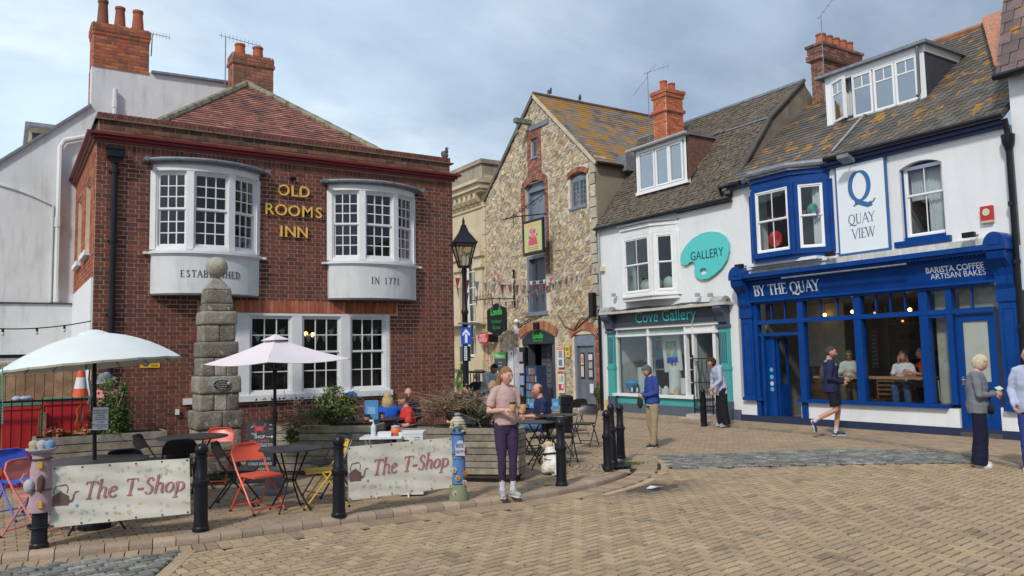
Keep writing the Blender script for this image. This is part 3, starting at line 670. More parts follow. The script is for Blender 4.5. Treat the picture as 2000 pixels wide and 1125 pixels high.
# ---------------------------------------------------------------- white rendered house behind
wh=thing('rendered_house','tall pale grey rendered gable house with brick chimney behind the inn','house',(0,18.2,0))
FW=Fr((0,18.2,0),(1,0,0),(0,-1,0))
m=MB();FW.poly(m,[(-5,3.0),(-5,1.45),(-5,1.46),(1.46,7.13),(1.46,8.03),(4.6,8.10),(4.6,3.0)][0:1]+[(-3.2,3.0),(1.46,7.13),(1.46,8.03),(4.6,8.10),(4.6,3.0)],-.35,0)
m.f=m.f;m.v=m.v
m=MB();FW.poly(m,[(-3.2,3.0),(1.46,7.13),(1.46,8.03),(4.6,8.10),(4.6,3.0)],-.35,0);gab=m.obj('gable_wall',RENDER_G,wh)
m=MB();FW.box(m,-6,1.24,2.02,3.0,-.35,.10);FW.box(m,-6,1.24,0,1.95,-.35,.02);m.obj('lower_wall',RENDER_G,wh)
m=MB();FW.box(m,-6,1.24,3.0,3.03,-.2,.13);FW.box(m,-6,1.24,1.95,2.02,-.35,-.05);m.obj('ledge_and_gap_shade',mat('flashing_and_gap_shade',(.06,.06,.065),.8),wh)  # upper strip is the ledge; lower dark strip paints shade into the wall gap
m=MB();ar=[(-2.6,3.05),(-2.6,5.0)]+arcpts(-2.6,.83,5.0,.42,14)+[(.83,5.0),(.83,3.05)]
for a,b in zip(ar,ar[1:]):m.bar(FW.p(*a,.012),FW.p(*b,.012),.03,.05,up=(0,-1,0))
m.obj('arch_moulding',RENDER_G,wh)
m=MB();m.tube([FW.p(.93,3.05,.09),FW.p(.93,6.2,.09),FW.p(1.0,6.33,.09),FW.p(1.5,6.5,.09)],.055,9);m.tube([FW.p(.93,4.55,.09),FW.p(.93,4.75,.09)],.07,9);m.obj('soil_pipe',RENDER_G,wh,smooth='auto')
m=MB();m.tube([FW.p(1.9,6.2,.08),FW.p(1.9,7.55,.08)],.05,9);m.tube([FW.p(1.9,7.15,.08),FW.p(1.9,7.3,.08)],.062,9);m.obj('vent_pipe',RENDER_G,wh,smooth='auto')
m=MB();m.bar(FW.p(-3.2,3.03,-.15),FW.p(1.46,7.16,-.15),.42,.05,up=(0,0,1));m.bar(FW.p(2.6,8.07,-.15),FW.p(4.6,8.13,-.15),.44,.05);m.obj('coping',LEAD,wh)
m=MB();m.box(1.9,4.6,18.55,24,3,8.0);m.box(-3,1.5,18.55,24,3,3.6);m.obj('rear_block',RENDER_G,wh)
m=MB();m.add([V((-3.2,18.55,3.0)),V((1.46,18.55,7.1)),V((1.46,24,7.1)),V((-3.2,24,3.0)),V((1.46,18.55,3)),V((1.46,24,3))],[(0,1,2,3),(0,4,1),(3,2,5),(0,3,5,4),(1,4,5,2)]);m.obj('roof',SLATE,wh)
CO=[(.44,.13,.055),(.37,.10,.05),(.50,.16,.07),(.24,.09,.055),(.34,.11,.06)]
chimney(wh,1.47,2.55,18.19,18.75,8.0,8.94,CO,[(V((1.66,18.4,8.98)),.12,.09,.56,(.20,.07,.04)),(V((1.99,18.4,8.98)),.12,.09,.47,(.30,.09,.045)),(V((2.34,18.4,8.98)),.13,.095,.47,(.36,.10,.045))],corbel=((.0,.16,.03),(.16,.24,.015)),keepb=120)
chimney(wh,1.46,1.9,18.56,18.74,7.1,8.0,CO,[],corbel=(),keepb=20,name='chimney_breast')
dm=MB();D0=onY(49,240,20.2);D1=onY(108,244,20.2);dz=onY(70,290,20.2).z-.5
dm.box(D0.x+.08,D1.x-.05,20.2,22,dz,D0.z-.08);d_=dm.obj('dormer',CREAMD,wh)
dm=MB();dm.box(D0.x,D1.x,20.05,22.1,D0.z-.08,D0.z);dm.obj('dormer_roof',LEAD,d_)
dm=MB();dm.box(D0.x+.14,D1.x-.12,20.19,20.2,dz+.3,D0.z-.2);dm.obj('dormer_louvre',DARK,d_)
def yagi(name,label,base,top,ax,n=8,ln=.9,el=.16,parent=None,mast=True):
 t=thing(name,label,'aerial',base);b,q=V(base),V(top);ax=V(ax).normalized();sd=V((0,0,1))if abs(ax.z)<.5 else V((1,0,0))
 m=MB();
 if mast:m.tube([b,q],.012,5);m.obj('mast',LEAD,t);m=MB()
 m.tube([q-ax*ln*.15,q+ax*ln*.85],.007,4)
 for i in range(n):c=q+ax*ln*(-.1+.92*i/(n-1));m.tube([c-sd*el/2,c+sd*el/2],.004,4)
 m.obj('antenna',LEAD,t);return t
p=onY(293,65,18.4);yagi('tv_aerial','thin aerial sticking out sideways from the three pot chimney',(2.62,18.4,8.5),(p.x+.05,18.4,p.z),(1,0,-.03),ln=.42,n=7,el=.13)
yagi('tv_aerial','aerial with many rods on the left side of the two pot chimney',(4.05,17.8,7.9),(4.05,17.8,9.02),(1,.1,-.04),ln=.95,n=11,el=.16)
fz=thing('board_fence','tall fence of plain brown upright boards behind the bins','fence',(0,14.9,0))
WD=[(.30,.185,.10),(.34,.21,.12),(.27,.165,.09),(.32,.19,.10)];x=-2.4;ps=[]
zt=onY(80,706,15.0).z
while x<1.16:ps.append((V((x+.065,14.97,zt/2)),V((.0645,0,0)),V((0,0,zt/2)),V((0,-.012,0)),pick(WD,.1)));x+=.132
pieces(fz,'board',ps,WOOD,keep=60)
m=MB();m.box(-2.4,1.16,15.0,15.05,.4,.5);m.box(-2.4,1.16,15.0,15.05,1.4,1.5);m.obj('rail',WOOD,fz)
m=MB();m.box(-2.4,1.16,14.985,14.998,0,zt-.02,(.22,.14,.08));m.obj('backing_board',WOOD,fz)
# ================================================================ the right hand row, all on the plane x = 16
FR=Fr((16,0,0),(0,1,0),(-1,0,0))
# ---------------------------------------------------------------- warehouse
wr=thing('stone_warehouse','old rubble stone warehouse with loading doors under a lichened gable roof','warehouse',(16,23,0))
U0,U1,UC,ZE,ZA=19.62,26.5,23.0,8.0,11.12
hol=[(22.45,23.72,5.55,7.99),(22.53,23.72,3.28,5.35),(20.12,21.02,6.66,7.83),(22.84,23.28,8.88,9.62),(22.1,24.08,0,2.45),(19.9,21.02,0,2.45)]
m=MB();FR.wall(m,U0,U1,-.1,ZE,-.45,0,hol);FR.wall(m,U0+.0,U1,ZE,8.2,-.45,0,[])
us=[U0,22.84,23.28,U1]
def zt_(u):return ZA-(ZA-ZE)*abs(u-UC)/((UC-U0)if u<UC else(U1-UC))
FR.poly(m,[(U0+.05,8.0),(22.84,8.0),(22.84,zt_(22.84)),(U0,ZE)],-.45,-.001);FR.poly(m,[(23.28,8.0),(U1,8.0),(U1,ZE),(23.28,zt_(23.28))],-.45,-.001)
FR.poly(m,[(22.84,8.2),(23.28,8.2),(23.28,8.88),(22.84,8.88)],-.45,-.001);FR.poly(m,[(22.84,9.62),(23.28,9.62),(23.28,zt_(23.28)),(UC,ZA),(22.84,zt_(22.84))],-.45,-.001)
wf=m.obj('front_wall',MORTARL,wr)
bh_=[(22.25,23.98,5.4,8.2),(22.30,23.73,3.2,5.5),(22.6,23.5,8.15,10.0),(20.02,21.12,6.6,8.05),(21.9,24.28,0,2.78),(19.82,21.12,0,2.65),(22.1,23.3,9.85,10.1)]
pl=[]
for s_ in(-1,1):
 d=(UC-U0)if s_<0 else(U1-UC);nx,ny=s_*(ZA-ZE),d;l=math.hypot(nx,ny);pl.append((UC,ZA-.06,nx/l,ny/l))
pl+=[(U0+.26,0,-1,0),(U1-.02,0,1,0)]
cells=rubble(U0,U1,0,ZA,.21,.105,pl,bh_,jit=.24)
SCOL=[(.52,.42,.28),(.47,.385,.27),(.56,.465,.33),(.41,.325,.22),(.48,.37,.225),(.50,.44,.35),(.38,.29,.195),(.56,.46,.31),(.48,.42,.33),(.36,.29,.215)]
stones(wf,'stone',FR,cells,STONE,SCOL,keep=300,th=.024,gap=.010)
WB=[(.34,.13,.08),(.28,.10,.07),(.40,.17,.10),(.22,.09,.07)]
ps=courses(FR,8.15,10.0,.22,.08,iv_holes(22.62,23.5,[(22.84,23.28,8.88,9.62)]),WB,th=.03,n0=0)
ps+=courses(FR,5.4,7.95,.22,.08,iv_holes(22.27,23.96,[(22.45,23.72,5.5,8.2)]),WB,th=.03)
ps+=archring(FR,22.40,23.78,7.83,.22,.26,0,WB,th=.035)
ps+=courses(FR,3.9,5.4,.22,.08,lambda v:[(22.28,22.5)]if(v>4.6 or 4.0<v<4.2)else[],WB,th=.03)
ps+=archring(FR,20.05,21.10,7.68,.16,.17,0,WB,th=.05)
ps+=archring(FR,21.98,24.2,2.42,.30,.30,0,[(.42,.17,.09),(.36,.13,.08),(.46,.22,.12)],th=.05)
ps+=archring(FR,19.80,21.14,2.34,.26,.28,0,[(.42,.17,.09),(.36,.13,.08),(.46,.22,.12)],th=.05)
ps+=courses(FR,0,2.4,.22,.08,lambda v:[(19.68,19.9)],WB,th=.03)
z=2.6
while z<7.9:
 h=random.uniform(.25,.42);ps.append((FR.p(U0+.13+random.uniform(-.02,.05),z+h/2,.02),FR.U*random.uniform(.12,.16),FR.V*(h-.02)/2,FR.N*.025,pick([(.50,.45,.35),(.44,.38,.29)])));z+=h
pieces(wf,'brick',ps,BRICKC,keep=240)
GB=mat('blue_grey_paint',(.17,.20,.26),.6,var=.14,scale=6,streak=.3,scol=(.32,.33,.33),bump=.1)
GBD=mat('dark_grey_paint',(.065,.072,.09),.6,var=.12,scale=3,streak=.2,scol=(.14,.14,.15))
m=MB()
FR.box(m,22.47,23.70,5.55,7.80,-.3,-.26)
for i in range(7):u=22.5+i*.17;FR.box(m,u+.006,u+.164,5.6,7.7,-.26,-.245)
FR.box(m,22.45,22.53,5.55,7.85,-.28,-.12);FR.box(m,23.64,23.72,5.55,7.85,-.28,-.12);FR.poly(m,[(22.45,7.7)]+arcpts(22.45,23.72,7.8,.2)[::-1][::-1]+[(23.72,7.7)],-.28,-.13)
FR.box(m,22.40,23.2,5.50,5.56,-.28,.05);m.obj('loading_door',GB,wr)
m=MB();FR.box(m,22.53,22.62,3.28,5.35,-.28,-.02);FR.box(m,23.62,23.72,3.28,5.35,-.28,-.02);FR.box(m,22.62,23.62,5.25,5.35,-.28,-.02);FR.box(m,22.45,23.80,3.2,3.34,-.28,.06);o=m.obj('loading_door',GB,wr)
m=MB();FR.box(m,22.62,23.62,3.34,5.25,-.22,-.18);FR.box(m,23.36,23.40,3.34,5.25,-.18,-.165);m.obj('door_leaf',mat('slate_grey_door',(.075,.08,.105),.5,var=.06),o)
def casement(parent,fr,u0,u1,v0,v1,rise,n,cols,rows,mt,leaves=2,name='window',glass=None,fw=.05,bar=.018):
 m=MB();fr.box(m,u0,u0+fw,v0,v1,n-.07,n);fr.box(m,u1-fw,u1,v0,v1,n-.07,n);fr.box(m,u0+fw,u1-fw,v0,v0+fw,n-.07,n+.003)
 if rise:fr.poly(m,[(u0,v1-fw)]+arcpts(u0,u1,v1,rise)+[(u1,v1-fw)],n-.07,n-.002)
 else:fr.box(m,u0+fw,u1-fw,v1-fw,v1,n-.07,n-.002)
 a0,a1,b0,b1=u0+fw,u1-fw,v0+fw,v1-fw;W_=[]
 for k in range(leaves):
  x0=a0+(a1-a0)*k/leaves;x1=a0+(a1-a0)*(k+1)/leaves;s=.03
  for bx in((x0,x0+s,b0,b1),(x1-s,x1,b0,b1),(x0+s,x1-s,b0,b0+s),(x0+s,x1-s,b1-s,b1)):fr.box(m,*bx,n-.05,n-.012)
  g0,g1,h0,h1=x0+s,x1-s,b0+s,b1-s
  for i in range(1,cols):x=g0+(g1-g0)*i/cols;fr.box(m,x-bar/2,x+bar/2,h0,h1,n-.045,n-.02)
  for j in range(1,rows):y=h0+(h1-h0)*j/rows;fr.box(m,g0,g1,y-bar/2,y+bar/2,n-.047,n-.022)
  for i in range(cols):
   for j in range(rows):W_.append((g0+(g1-g0)*(i+.5)/cols,h0+(h1-h0)*(j+.5)/rows,(g1-g0)/cols/2,(h1-h0)/rows/2))
 o=m.obj(name,mt,parent)
 for(x,y,w,h)in W_:pane(o,fr,x,y,w,h,n-.033,glass or GLASS)
 return o
w_=casement(wr,FR,20.14,21.0,6.68,7.62,.13,-.06,2,5,GB);room(w_,FR,20.1,21.04,6.6,7.9,-.3,-1.2,ROOMW)
m=MB();FR.box(m,20.1,21.05,6.6,6.67,-.1,.06);m.obj('window_sill',GB,wr)
w_=casement(wr,FR,22.86,23.26,8.9,9.55,.07,-.05,1,1,GB,leaves=1);room(w_,FR,22.8,23.3,8.8,9.7,-.2,-1.0,ROOMW)
m=MB();FR.box(m,22.8,23.3,8.84,8.9,-.1,.06);FR.box(m,22.12,23.28,9.90,10.06,-.02,.07);m.obj('timber_lintel',GB,wr)
hb=MB();hb.obox(FR.p(23.25,10.22,.30),FR.N*.40,FR.U*.09,FR.V*.08);hb.tube([FR.p(23.25,10.2,.6),FR.p(23.25,9.85,.6)],.025,6);hb.sph(FR.p(23.25,9.78,.6),(.07,.07,.1),8,6);hb.tube([FR.p(23.25,9.75,.6),FR.p(23.42,9.7,.6),FR.p(23.46,9.82,.6)],.02,6)
hb.obj('hoist_beam',mat('weathered_timber',(.16,.17,.15),.9,var=.3,scale=10),wr)
m=MB();m.box(16.0,30,U0-.02,U0+.3,-.1,ZE);m.box(16.45,30,U1-.3,U1,-.1,ZE);m.obj('side_wall',mat('brown_render',(.30,.245,.19),.95,var=.12,scale=1.5,bump=.3,streak=.4,scol=(.16,.13,.11)),wr)
m=MB();k=.12
rp=[(U0-.12,ZE-.06),(UC,ZA+.02),(U1+.1,ZE-.06)]
FR.poly(m,[(U0-.12,ZE-.09),(UC,ZA-.0),(U1+.1,ZE-.09),(U1+.1,ZE-.02),(UC,ZA+.08),(U0-.12,ZE-.02)],-14,.06);rf=m.obj('roof',mat('slate_bed',(.05,.05,.055),.9),wr)
e0=V((15.95,U0-.12,ZE-.02));e1=V((29.95,U0-.12,ZE-.02));ap=V((15.95,UC,ZA+.08));fr,l,au,av=slopeframe(e0,e1,ap)
SL=[(.17,.16,.15),(.13,.13,.13),(.20,.18,.15),(.15,.135,.12),(.11,.11,.12)]
pieces(rf,'slate',courses(fr,0,av-.02,.30,.20,lambda v:[(0,13)],SL,th=.008,joint=.0015,n0=.006,tilt=.016,over=.03),SLATEY,keep=300,top=1)
m=MB()
for i in range(28):m.tube([V((15.95+i*.5,UC,ZA+.11)),V((15.95+i*.5+.49,UC,ZA+.11))],.08,8)
m.obj('ridge_tiles',mat('ridge_brown',(.14,.085,.06),.8,var=.3),rf,smooth='auto')
m=MB();m.bar(FR.p(U1+.08,ZE-.08,.07),FR.p(UC,ZA+.03,.07),.05,.13);m.obj('verge_board',mat('verge',(.13,.115,.10),.8,var=.2),rf)
m=MB();m.bar(FR.p(U0-.1,ZE-.08,.07),FR.p(UC,ZA+.03,.07),.05,.11);m.obj('verge_mortar',mat('verge_m',(.52,.44,.32),.9,var=.2),rf)
m=MB();m.tube([V((15.9,U0-.18,ZE-.1)),V((18.6,U0-.18,ZE-.12))],.06,8);m.obj('gutter',BLACKP,rf)
m=MB();m.box(17.0,17.5,U0-.35,U0+.35,ZE-.25,ZE+.28);m.obj('lead_valley',LEAD,rf)
def gull(p,label,rz=0,s=1.0):
 t=thing('pigeon',label,'pigeon',p);m=MB();R_=Matrix.Rotation(rz,3,'Z');P=V(p)
 m.sph(P+R_@V((0,0,.13*s)),(.055*s,.1*s,.07*s),10,7,rot=R_@Matrix.Rotation(.7,3,'X'));m.sph(P+R_@V((0,-.05*s,.25*s)),(.032*s,.038*s,.035*s),8,6);m.tube([P+R_@V((0,-.045*s,.17*s)),P+R_@V((0,-.05*s,.24*s))],[.045*s,.028*s],8)
 m.bar(P+R_@V((0,.05*s,.08*s)),P+R_@V((0,.16*s,.0)),.06*s,.015*s);m.tube([P+R_@V((0,-.08*s,.25*s)),P+R_@V((0,-.11*s,.24*s))],[.01*s,.003],5)
 m.tube([P+V((.015,0,0)),P+V((.015,0,.09*s))],.006,4);m.tube([P+V((-.015,0,0)),P+V((-.015,0,.09*s))],.006,4);m.obj('body',mat('pigeon_grey',(.07,.075,.09),.7,var=.3),t,smooth=True)
gull((16.7,UC,ZA+.17),'dark pigeon on the warehouse ridge, nearest the gable end',.8);gull((18.1,UC,ZA+.17),'pale grey pigeon on the warehouse ridge, second from the gable',2.2)
gull((7.72,14.42,5.885),'pigeon perched on the right end of the inn parapet',.5)
st=MB();FR.box(st,22.05,22.3,0,2.3,-.3,-.02);FR.box(st,23.75,24.1,0,2.3,-.3,-.02);FR.box(st,22.3,23.75,2.2,2.3,-.3,-.03)
st.obj('shop_door_frame',GBD,wr)
m=MB();FR.poly(m,[(22.1,2.2)]+arcpts(22.1,24.08,2.42,.26)+[(24.08,2.2)],-.12,.03);fb=m.obj('shop_fascia',mat('sign_black',(.012,.014,.014),.4),wr)
m=MB();text(m,'Londis',FR,23.06,2.40,.035,.27,.01,right=-1,bold=.02,wide=.9);text(m,'Harbour Stores',FR,23.06,2.29,.035,.09,.006,right=-1);m.obj('lettering',mat('sign_green',(.02,.50,.06),.5),fb)
m=MB();FR.box(m,22.92,23.2,2.72,2.95,0,.14);m.obj('lamp_box',BLACK,wr)
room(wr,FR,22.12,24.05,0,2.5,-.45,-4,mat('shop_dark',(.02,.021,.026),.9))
nb=thing('card_rack','dark rack of small framed cards just inside the store doorway','rack',(16.3,23.4,0))
m=MB();FR.box(m,23.0,23.65,.1,2.2,-.55,-.5);m.obj('backboard',GBD,nb);ps=[]
for i in range(9):
 for j in range(2):ps.append((FR.p(23.18+j*.3,.5+i*.19,-.49),FR.U*.12,FR.V*.07,FR.N*.008,(.10,.11,.14)))
pieces(nb,'card',ps,VC,keep=40)
def board(name,label,cat,u0,u1,v0,v1,n0,n1,base,rows,fr=FR,mt=None,right=-1,group=None):
 t=thing(name,label,cat,fr.p((u0+u1)/2,v0,n0),group);m=MB();fr.box(m,u0,u1,v0,v1,n0,n1,base);m.obj('panel',mt or VCM,t)
 for i,r in enumerate(rows):
  q=MB()
  if r[0]=='r':_,a,b,c,d,col=r;fr.box(q,u0+(u1-u0)*a,u0+(u1-u0)*b,v0+(v1-v0)*c,v0+(v1-v0)*d,n1,n1+.002+.0006*i,col);q.obj('print',VCM,t)
  else:_,s_,cu,cv,sz,col=r[:6];text(q,s_,fr,u0+(u1-u0)*cu,v0+(v1-v0)*cv,n1+.004,sz,.002,right=right,col=col,**(r[6]if len(r)>6 else{}));q.obj('lettering',VCM,t)
 return t
board('shop_board','green topped welcome board on the stone wall left of the store door','sign',25.1,25.95,.75,1.95,.06,.09,(.035,.05,.06),[('r',0,1,.8,1,(.07,.40,.06)),('t','Welcome',.5,.84,.17,(.8,.85,.8)),('t','to our',.5,.66,.1,(.6,.65,.65)),('t','store',.5,.56,.1,(.6,.65,.65)),('r',.68,.8,.28,.42,(.65,.7,.7)),('t','Open',.4,.31,.12,(.6,.65,.65)),('r',.05,.95,0,.05,(.5,.5,.5))])
board('wall_notice','tall narrow white notice with a red badge at its top, left of the store door','notice',24.62,24.98,.7,2.0,.06,.08,(.62,.63,.64),[('r',.25,.5,.88,.95,(.5,.04,.06)),('r',.15,.85,.72,.74,(.2,.4,.3)),('r',.15,.85,.6,.61,(.4,.4,.4)),('r',.15,.85,.5,.51,(.4,.4,.4))])
board('notice_case','upper of two white framed notice cases beside the store door','notice case',24.18,24.52,1.3,2.1,.06,.10,(.75,.76,.77),[('r',.1,.9,.04,.96,(.38,.40,.43))])
board('notice_case','lower of two white framed notice cases beside the store door','notice case',24.18,24.52,.45,1.27,.06,.10,(.75,.76,.77),[('r',.1,.9,.04,.96,(.38,.40,.43))])
board('poster','upper poster with a red and yellow heading between the store and the grey door','poster',21.52,21.88,1.38,2.1,.06,.075,(.7,.7,.68),[('r',.03,.97,.82,.97,(.62,.10,.04)),('r',.1,.9,.87,.93,(.8,.55,.1)),('r',.2,.8,.45,.78,(.45,.25,.2)),('r',.3,.7,.5,.7,(.15,.3,.5)),('r',.25,.8,.08,.36,(.1,.2,.35))])
board('poster','lower poster with a red panel between the store and the grey door','poster',21.52,21.88,.52,1.28,.06,.075,(.7,.7,.68),[('r',.03,.97,.84,.97,(.62,.10,.05)),('r',.15,.5,.5,.78,(.2,.45,.5)),('r',.55,.9,.5,.75,(.75,.6,.2)),('r',.1,.9,.12,.4,(.6,.06,.08)),('r',.2,.4,.2,.38,(.8,.8,.8))])
board('parking_plate','yellow parking notice on the stone wall beside the grey double door','sign',21.18,21.42,1.72,2.1,.06,.08,(.78,.52,.03),[('r',.15,.85,.55,.85,(.25,.18,.02)),('r',.2,.6,.15,.4,(.25,.2,.3))])
m=MB();FR.box(m,19.92,20.02,0,2.35,-.25,-.02);FR.box(m,20.92,21.02,0,2.35,-.25,-.02);FR.poly(m,[(19.92,2.08)]+arcpts(19.92,21.02,2.34,.2)+[(21.02,2.08)],-.25,-.03);dd=m.obj('grey_door',GB,wr)
m=MB()
for a,b in((20.03,20.46),(20.475,20.91)):
 FR.box(m,a,b,.08,2.08,-.16,-.10)
 for(c,d)in((.2,.9),(1.0,1.9)):
  for e in((a+.05,a+.09,c,d),(b-.09,b-.05,c,d),(a+.09,b-.09,c,c+.04),(a+.09,b-.09,d-.04,d)):FR.box(m,*e,-.10,-.088)
m.obj('door_leaf',mat('grey_door_paint',(.13,.145,.185),.5,var=.06,streak=.15,scol=(.3,.3,.3)),dd)
m=MB();FR.box(m,20.0,20.9,0,.06,-.3,.02);m.obj('threshold',RENDER_G,dd)
board('door_notice','black framed cream notice on the left leaf of the grey door','notice',20.60,20.80,1.02,1.85,-.09,-.07,(.01,.01,.012),[('r',.15,.85,.06,.48,(.62,.52,.36)),('r',.15,.85,.53,.95,(.62,.52,.40)),('r',.3,.7,.6,.85,(.55,.15,.12))])
board('door_notice','black framed notice with two small pictures on the right leaf of the grey door','notice',20.14,20.40,1.0,1.85,-.09,-.07,(.02,.02,.025),[('r',.1,.9,.72,.94,(.6,.6,.58)),('r',.15,.85,.40,.66,(.35,.34,.34)),('r',.15,.85,.08,.34,(.45,.43,.4))])
board('paper_notice','plain white sheet taped low on the right leaf of the grey door','notice',20.17,20.36,.55,.85,-.09,-.085,(.68,.67,.74),[('r',.2,.8,.7,.72,(.4,.4,.42)),('r',.2,.8,.5,.52,(.4,.4,.42))])
SIGNX=15.35
t=thing('hanging_sign','framed pictorial sign with pink figures hung high by the loading door','sign',(15.5,23.3,5.5))
FH=Fr((15.32,0,0),(0,1,0),(-1,0,0));c0=onX(1021,437,15.3);c1=onX(1062,492,15.3);u0,u1,v0,v1=c1.y,c0.y,c1.z,c0.z+.05
FH=Fr((15.3,0,0),(0,1,0),(-1,0,0))
m=MB();FH.box(m,u0,u1,v0,v1,-.06,.0);m.obj('sign_frame',BLACK,t);e=.09
m=MB();FH.box(m,u0+e,u1-e,v0+e,v1-e,0,.006,(.50,.52,.22));FH.box(m,u0+e,u1-e,v1-e-.12,v1-e-.02,.006,.008,(.62,.42,.16))
uc=(u0+u1)/2;vc_=(v0+v1)/2
FH.poly(m,[(uc-.28,vc_-.28),(uc+.28,vc_-.28),(uc+.25,vc_-.1),(uc+.12,vc_+.02),(uc+.1,vc_+.16),(uc-.06,vc_+.18),(uc-.1,vc_+.05),(uc-.22,vc_-.06)],.006,.01,(.60,.06,.12))
for(a,b,r_,cc)in((0,.3,.07,(.62,.33,.25)),(.12,.22,.09,(.65,.16,.25)),(-.1,.2,.08,(.62,.12,.2)),(-.0,.08,.12,(.66,.2,.28)),(.2,0,.06,(.16,.22,.1)),(-.24,.05,.05,(.16,.22,.1))):FH.poly(m,[(uc+a+r_*math.cos(k),vc_+b+r_*math.sin(k))for k in[i*.7 for i in range(9)]],.006,.012,cc)
for i,z in enumerate((-.36,-.43,-.5)):FH.box(m,uc-.3,uc+.3,vc_+z-.015,vc_+z+.015,.006,.009,(.5,.2,.1)if i<2 else(.25,.2,.08))
m.obj('picture',VCM,t)
m=MB();bz=v1+.28;m.tube([FR.p(22.35,bz,.03),V((15.3,23.4,bz)),V((15.25,24.1,bz))],.022,6);m.tube([V((15.3,23.45,bz)),V((15.3,23.45,v1))],.015,5);m.tube([V((15.3,22.9,bz)),V((15.3,22.9,v1))],.015,5)
m.tube([FR.p(22.35,bz+.75,.03),V((15.7,22.7,bz+.5)),V((15.5,23.1,bz+.25)),V((15.35,23.7,bz+.05))],.015,5)
for k_ in range(5):
 q=V((15.4+.1*k_,23.5-.25*k_,bz+.1+.1*k_));sp=[q+V((0,.13*math.cos(a)*(1-a/9),.13*math.sin(a)*(1-a/9)))for a in[i*.6 for i in range(13)]];m.tube(sp,.012,4)
m.obj('scroll_bracket',BLACK,t)
t=thing('hanging_sign','black shaped hanging sign with green store name left of the doorway','sign',(15.2,25,3))
FL=Fr((15.1,0,0),(0,1,0),(-1,0,0));a=onX(951,600,15.1);b=onX(989,650,15.1);cu,cv=(a.y+b.y)/2,(a.z+b.z)/2;hw,hh=(a.y-b.y)/2,(a.z-b.z)/2+.08
sh_=[(-1,-.62),(-.86,-.72),(-.55,-.80),(-.3,-.98),(0,-1.04),(.3,-.98),(.55,-.80),(.86,-.72),(1,-.62),(1,.62),(.86,.72),(.55,.8),(.3,.98),(0,1.04),(-.3,.98),(-.55,.8),(-.86,.72),(-1,.62)]
m=MB();FL.poly(m,[(cu+x*hw,cv+y*hh)for x,y in sh_],-.04,0);m.obj('sign_board',mat('sign_black2',(.005,.007,.006),.55,spec=.2),t)
m=MB();text(m,'Londis',FL,cu,cv+.18,.002,.34,.006,right=-1,bold=.02,wide=.88,col=(.03,.46,.06));text(m,'Harbour',FL,cu,cv-.12,.002,.20,.006,right=-1,col=(.02,.24,.04));text(m,'Stores',FL,cu,cv-.34,.002,.20,.006,right=-1,col=(.02,.24,.04));m.obj('lettering',VC,t)
m=MB();bz=cv+hh+.22;m.tube([V((15.98,24.55,bz)),V((15.1,24.9,bz)),V((15.0,25.9,bz))],.02,6);m.tube([V((15.1,cu-.25,bz)),V((15.1,cu-.25,cv+hh*.8))],.012,5);m.tube([V((15.1,cu+.25,bz)),V((15.1,cu+.25,cv+hh*.8))],.012,5)
m.tube([V((15.9,24.45,bz-.35)),V((15.9,24.45,bz+1.0))],.028,6);m.sph((15.9,24.45,bz+1.02),.05,8,6)
for i in range(6):
 q=V((15.1,24.75+.2*i,bz));m.tube([q,q+V((0,.06,.1)),q+V((0,0,.2)),q+V((0,-.06,.1)),q],.012,4)
 m.tube([q+V((0,0,.2)),q+V((0,0,.34+.05*math.sin(i*2)))],.01,4)
m.obj('iron_bracket',BLACK,t)
t=thing('hanging_sign','red oval post office sign projecting from the warehouse corner','sign',(15.4,26,2.2))
p=onX(943,661,15.6);FO=Fr((15.6,0,0),(0,1,0),(-1,0,0));m=MB();FO.poly(m,[(p.y+.40*math.cos(k*.2618),p.z+.225*math.sin(k*.2618))for k in range(24)],-.05,0,(.55,.015,.02));text(m,'POST',FO,p.y,p.z+.03,.002,.19,.005,right=-1,col=(.8,.75,.72));text(m,'OFFICE',FO,p.y,p.z-.13,.002,.19,.005,right=-1,col=(.8,.75,.72));m.obj('sign_board',VC,t)
m=MB();m.bar(V((15.62,p.y-.38,p.z)),V((16,p.y-.5,p.z)),.05,.3);m.obj('bracket',BLACK,t)
cc=thing('security_camera','white dome camera on the stone wall left of the store arch','camera',(15.9,24.8,3));p=onX(1008,628,15.85);m=MB();m.sph(p,(.1,.1,.09),10,7);m.bar(p,V((16,p.y,p.z)),.08);FR.box(m,p.y+.02,p.y+.18,p.z-.45,p.z-.15,0,.12);m.obj('housing',UPVC,cc,smooth='auto')
cb=MB()
for pts in([(24.7,2.6),(24.2,2.9),(23.5,3.1),(22.8,3.2)],[(21.8,3.15),(21.4,2.75),(20.9,2.6),(20.3,2.9),(19.8,3.2)],[(19.9,3.1),(20.2,2.95),(20.5,3.0),(20.9,2.65)]):cb.tube([FR.p(u,v,.07)for u,v in pts],.02,5)
cb.obj('wall_cable',mat('cable',(.09,.08,.07),.8),wr)
sc_=MB();FR.box(sc_,19.72,19.92,3.0,3.75,.05,.22);sc_.obj('junction_box',BLACK,wr)
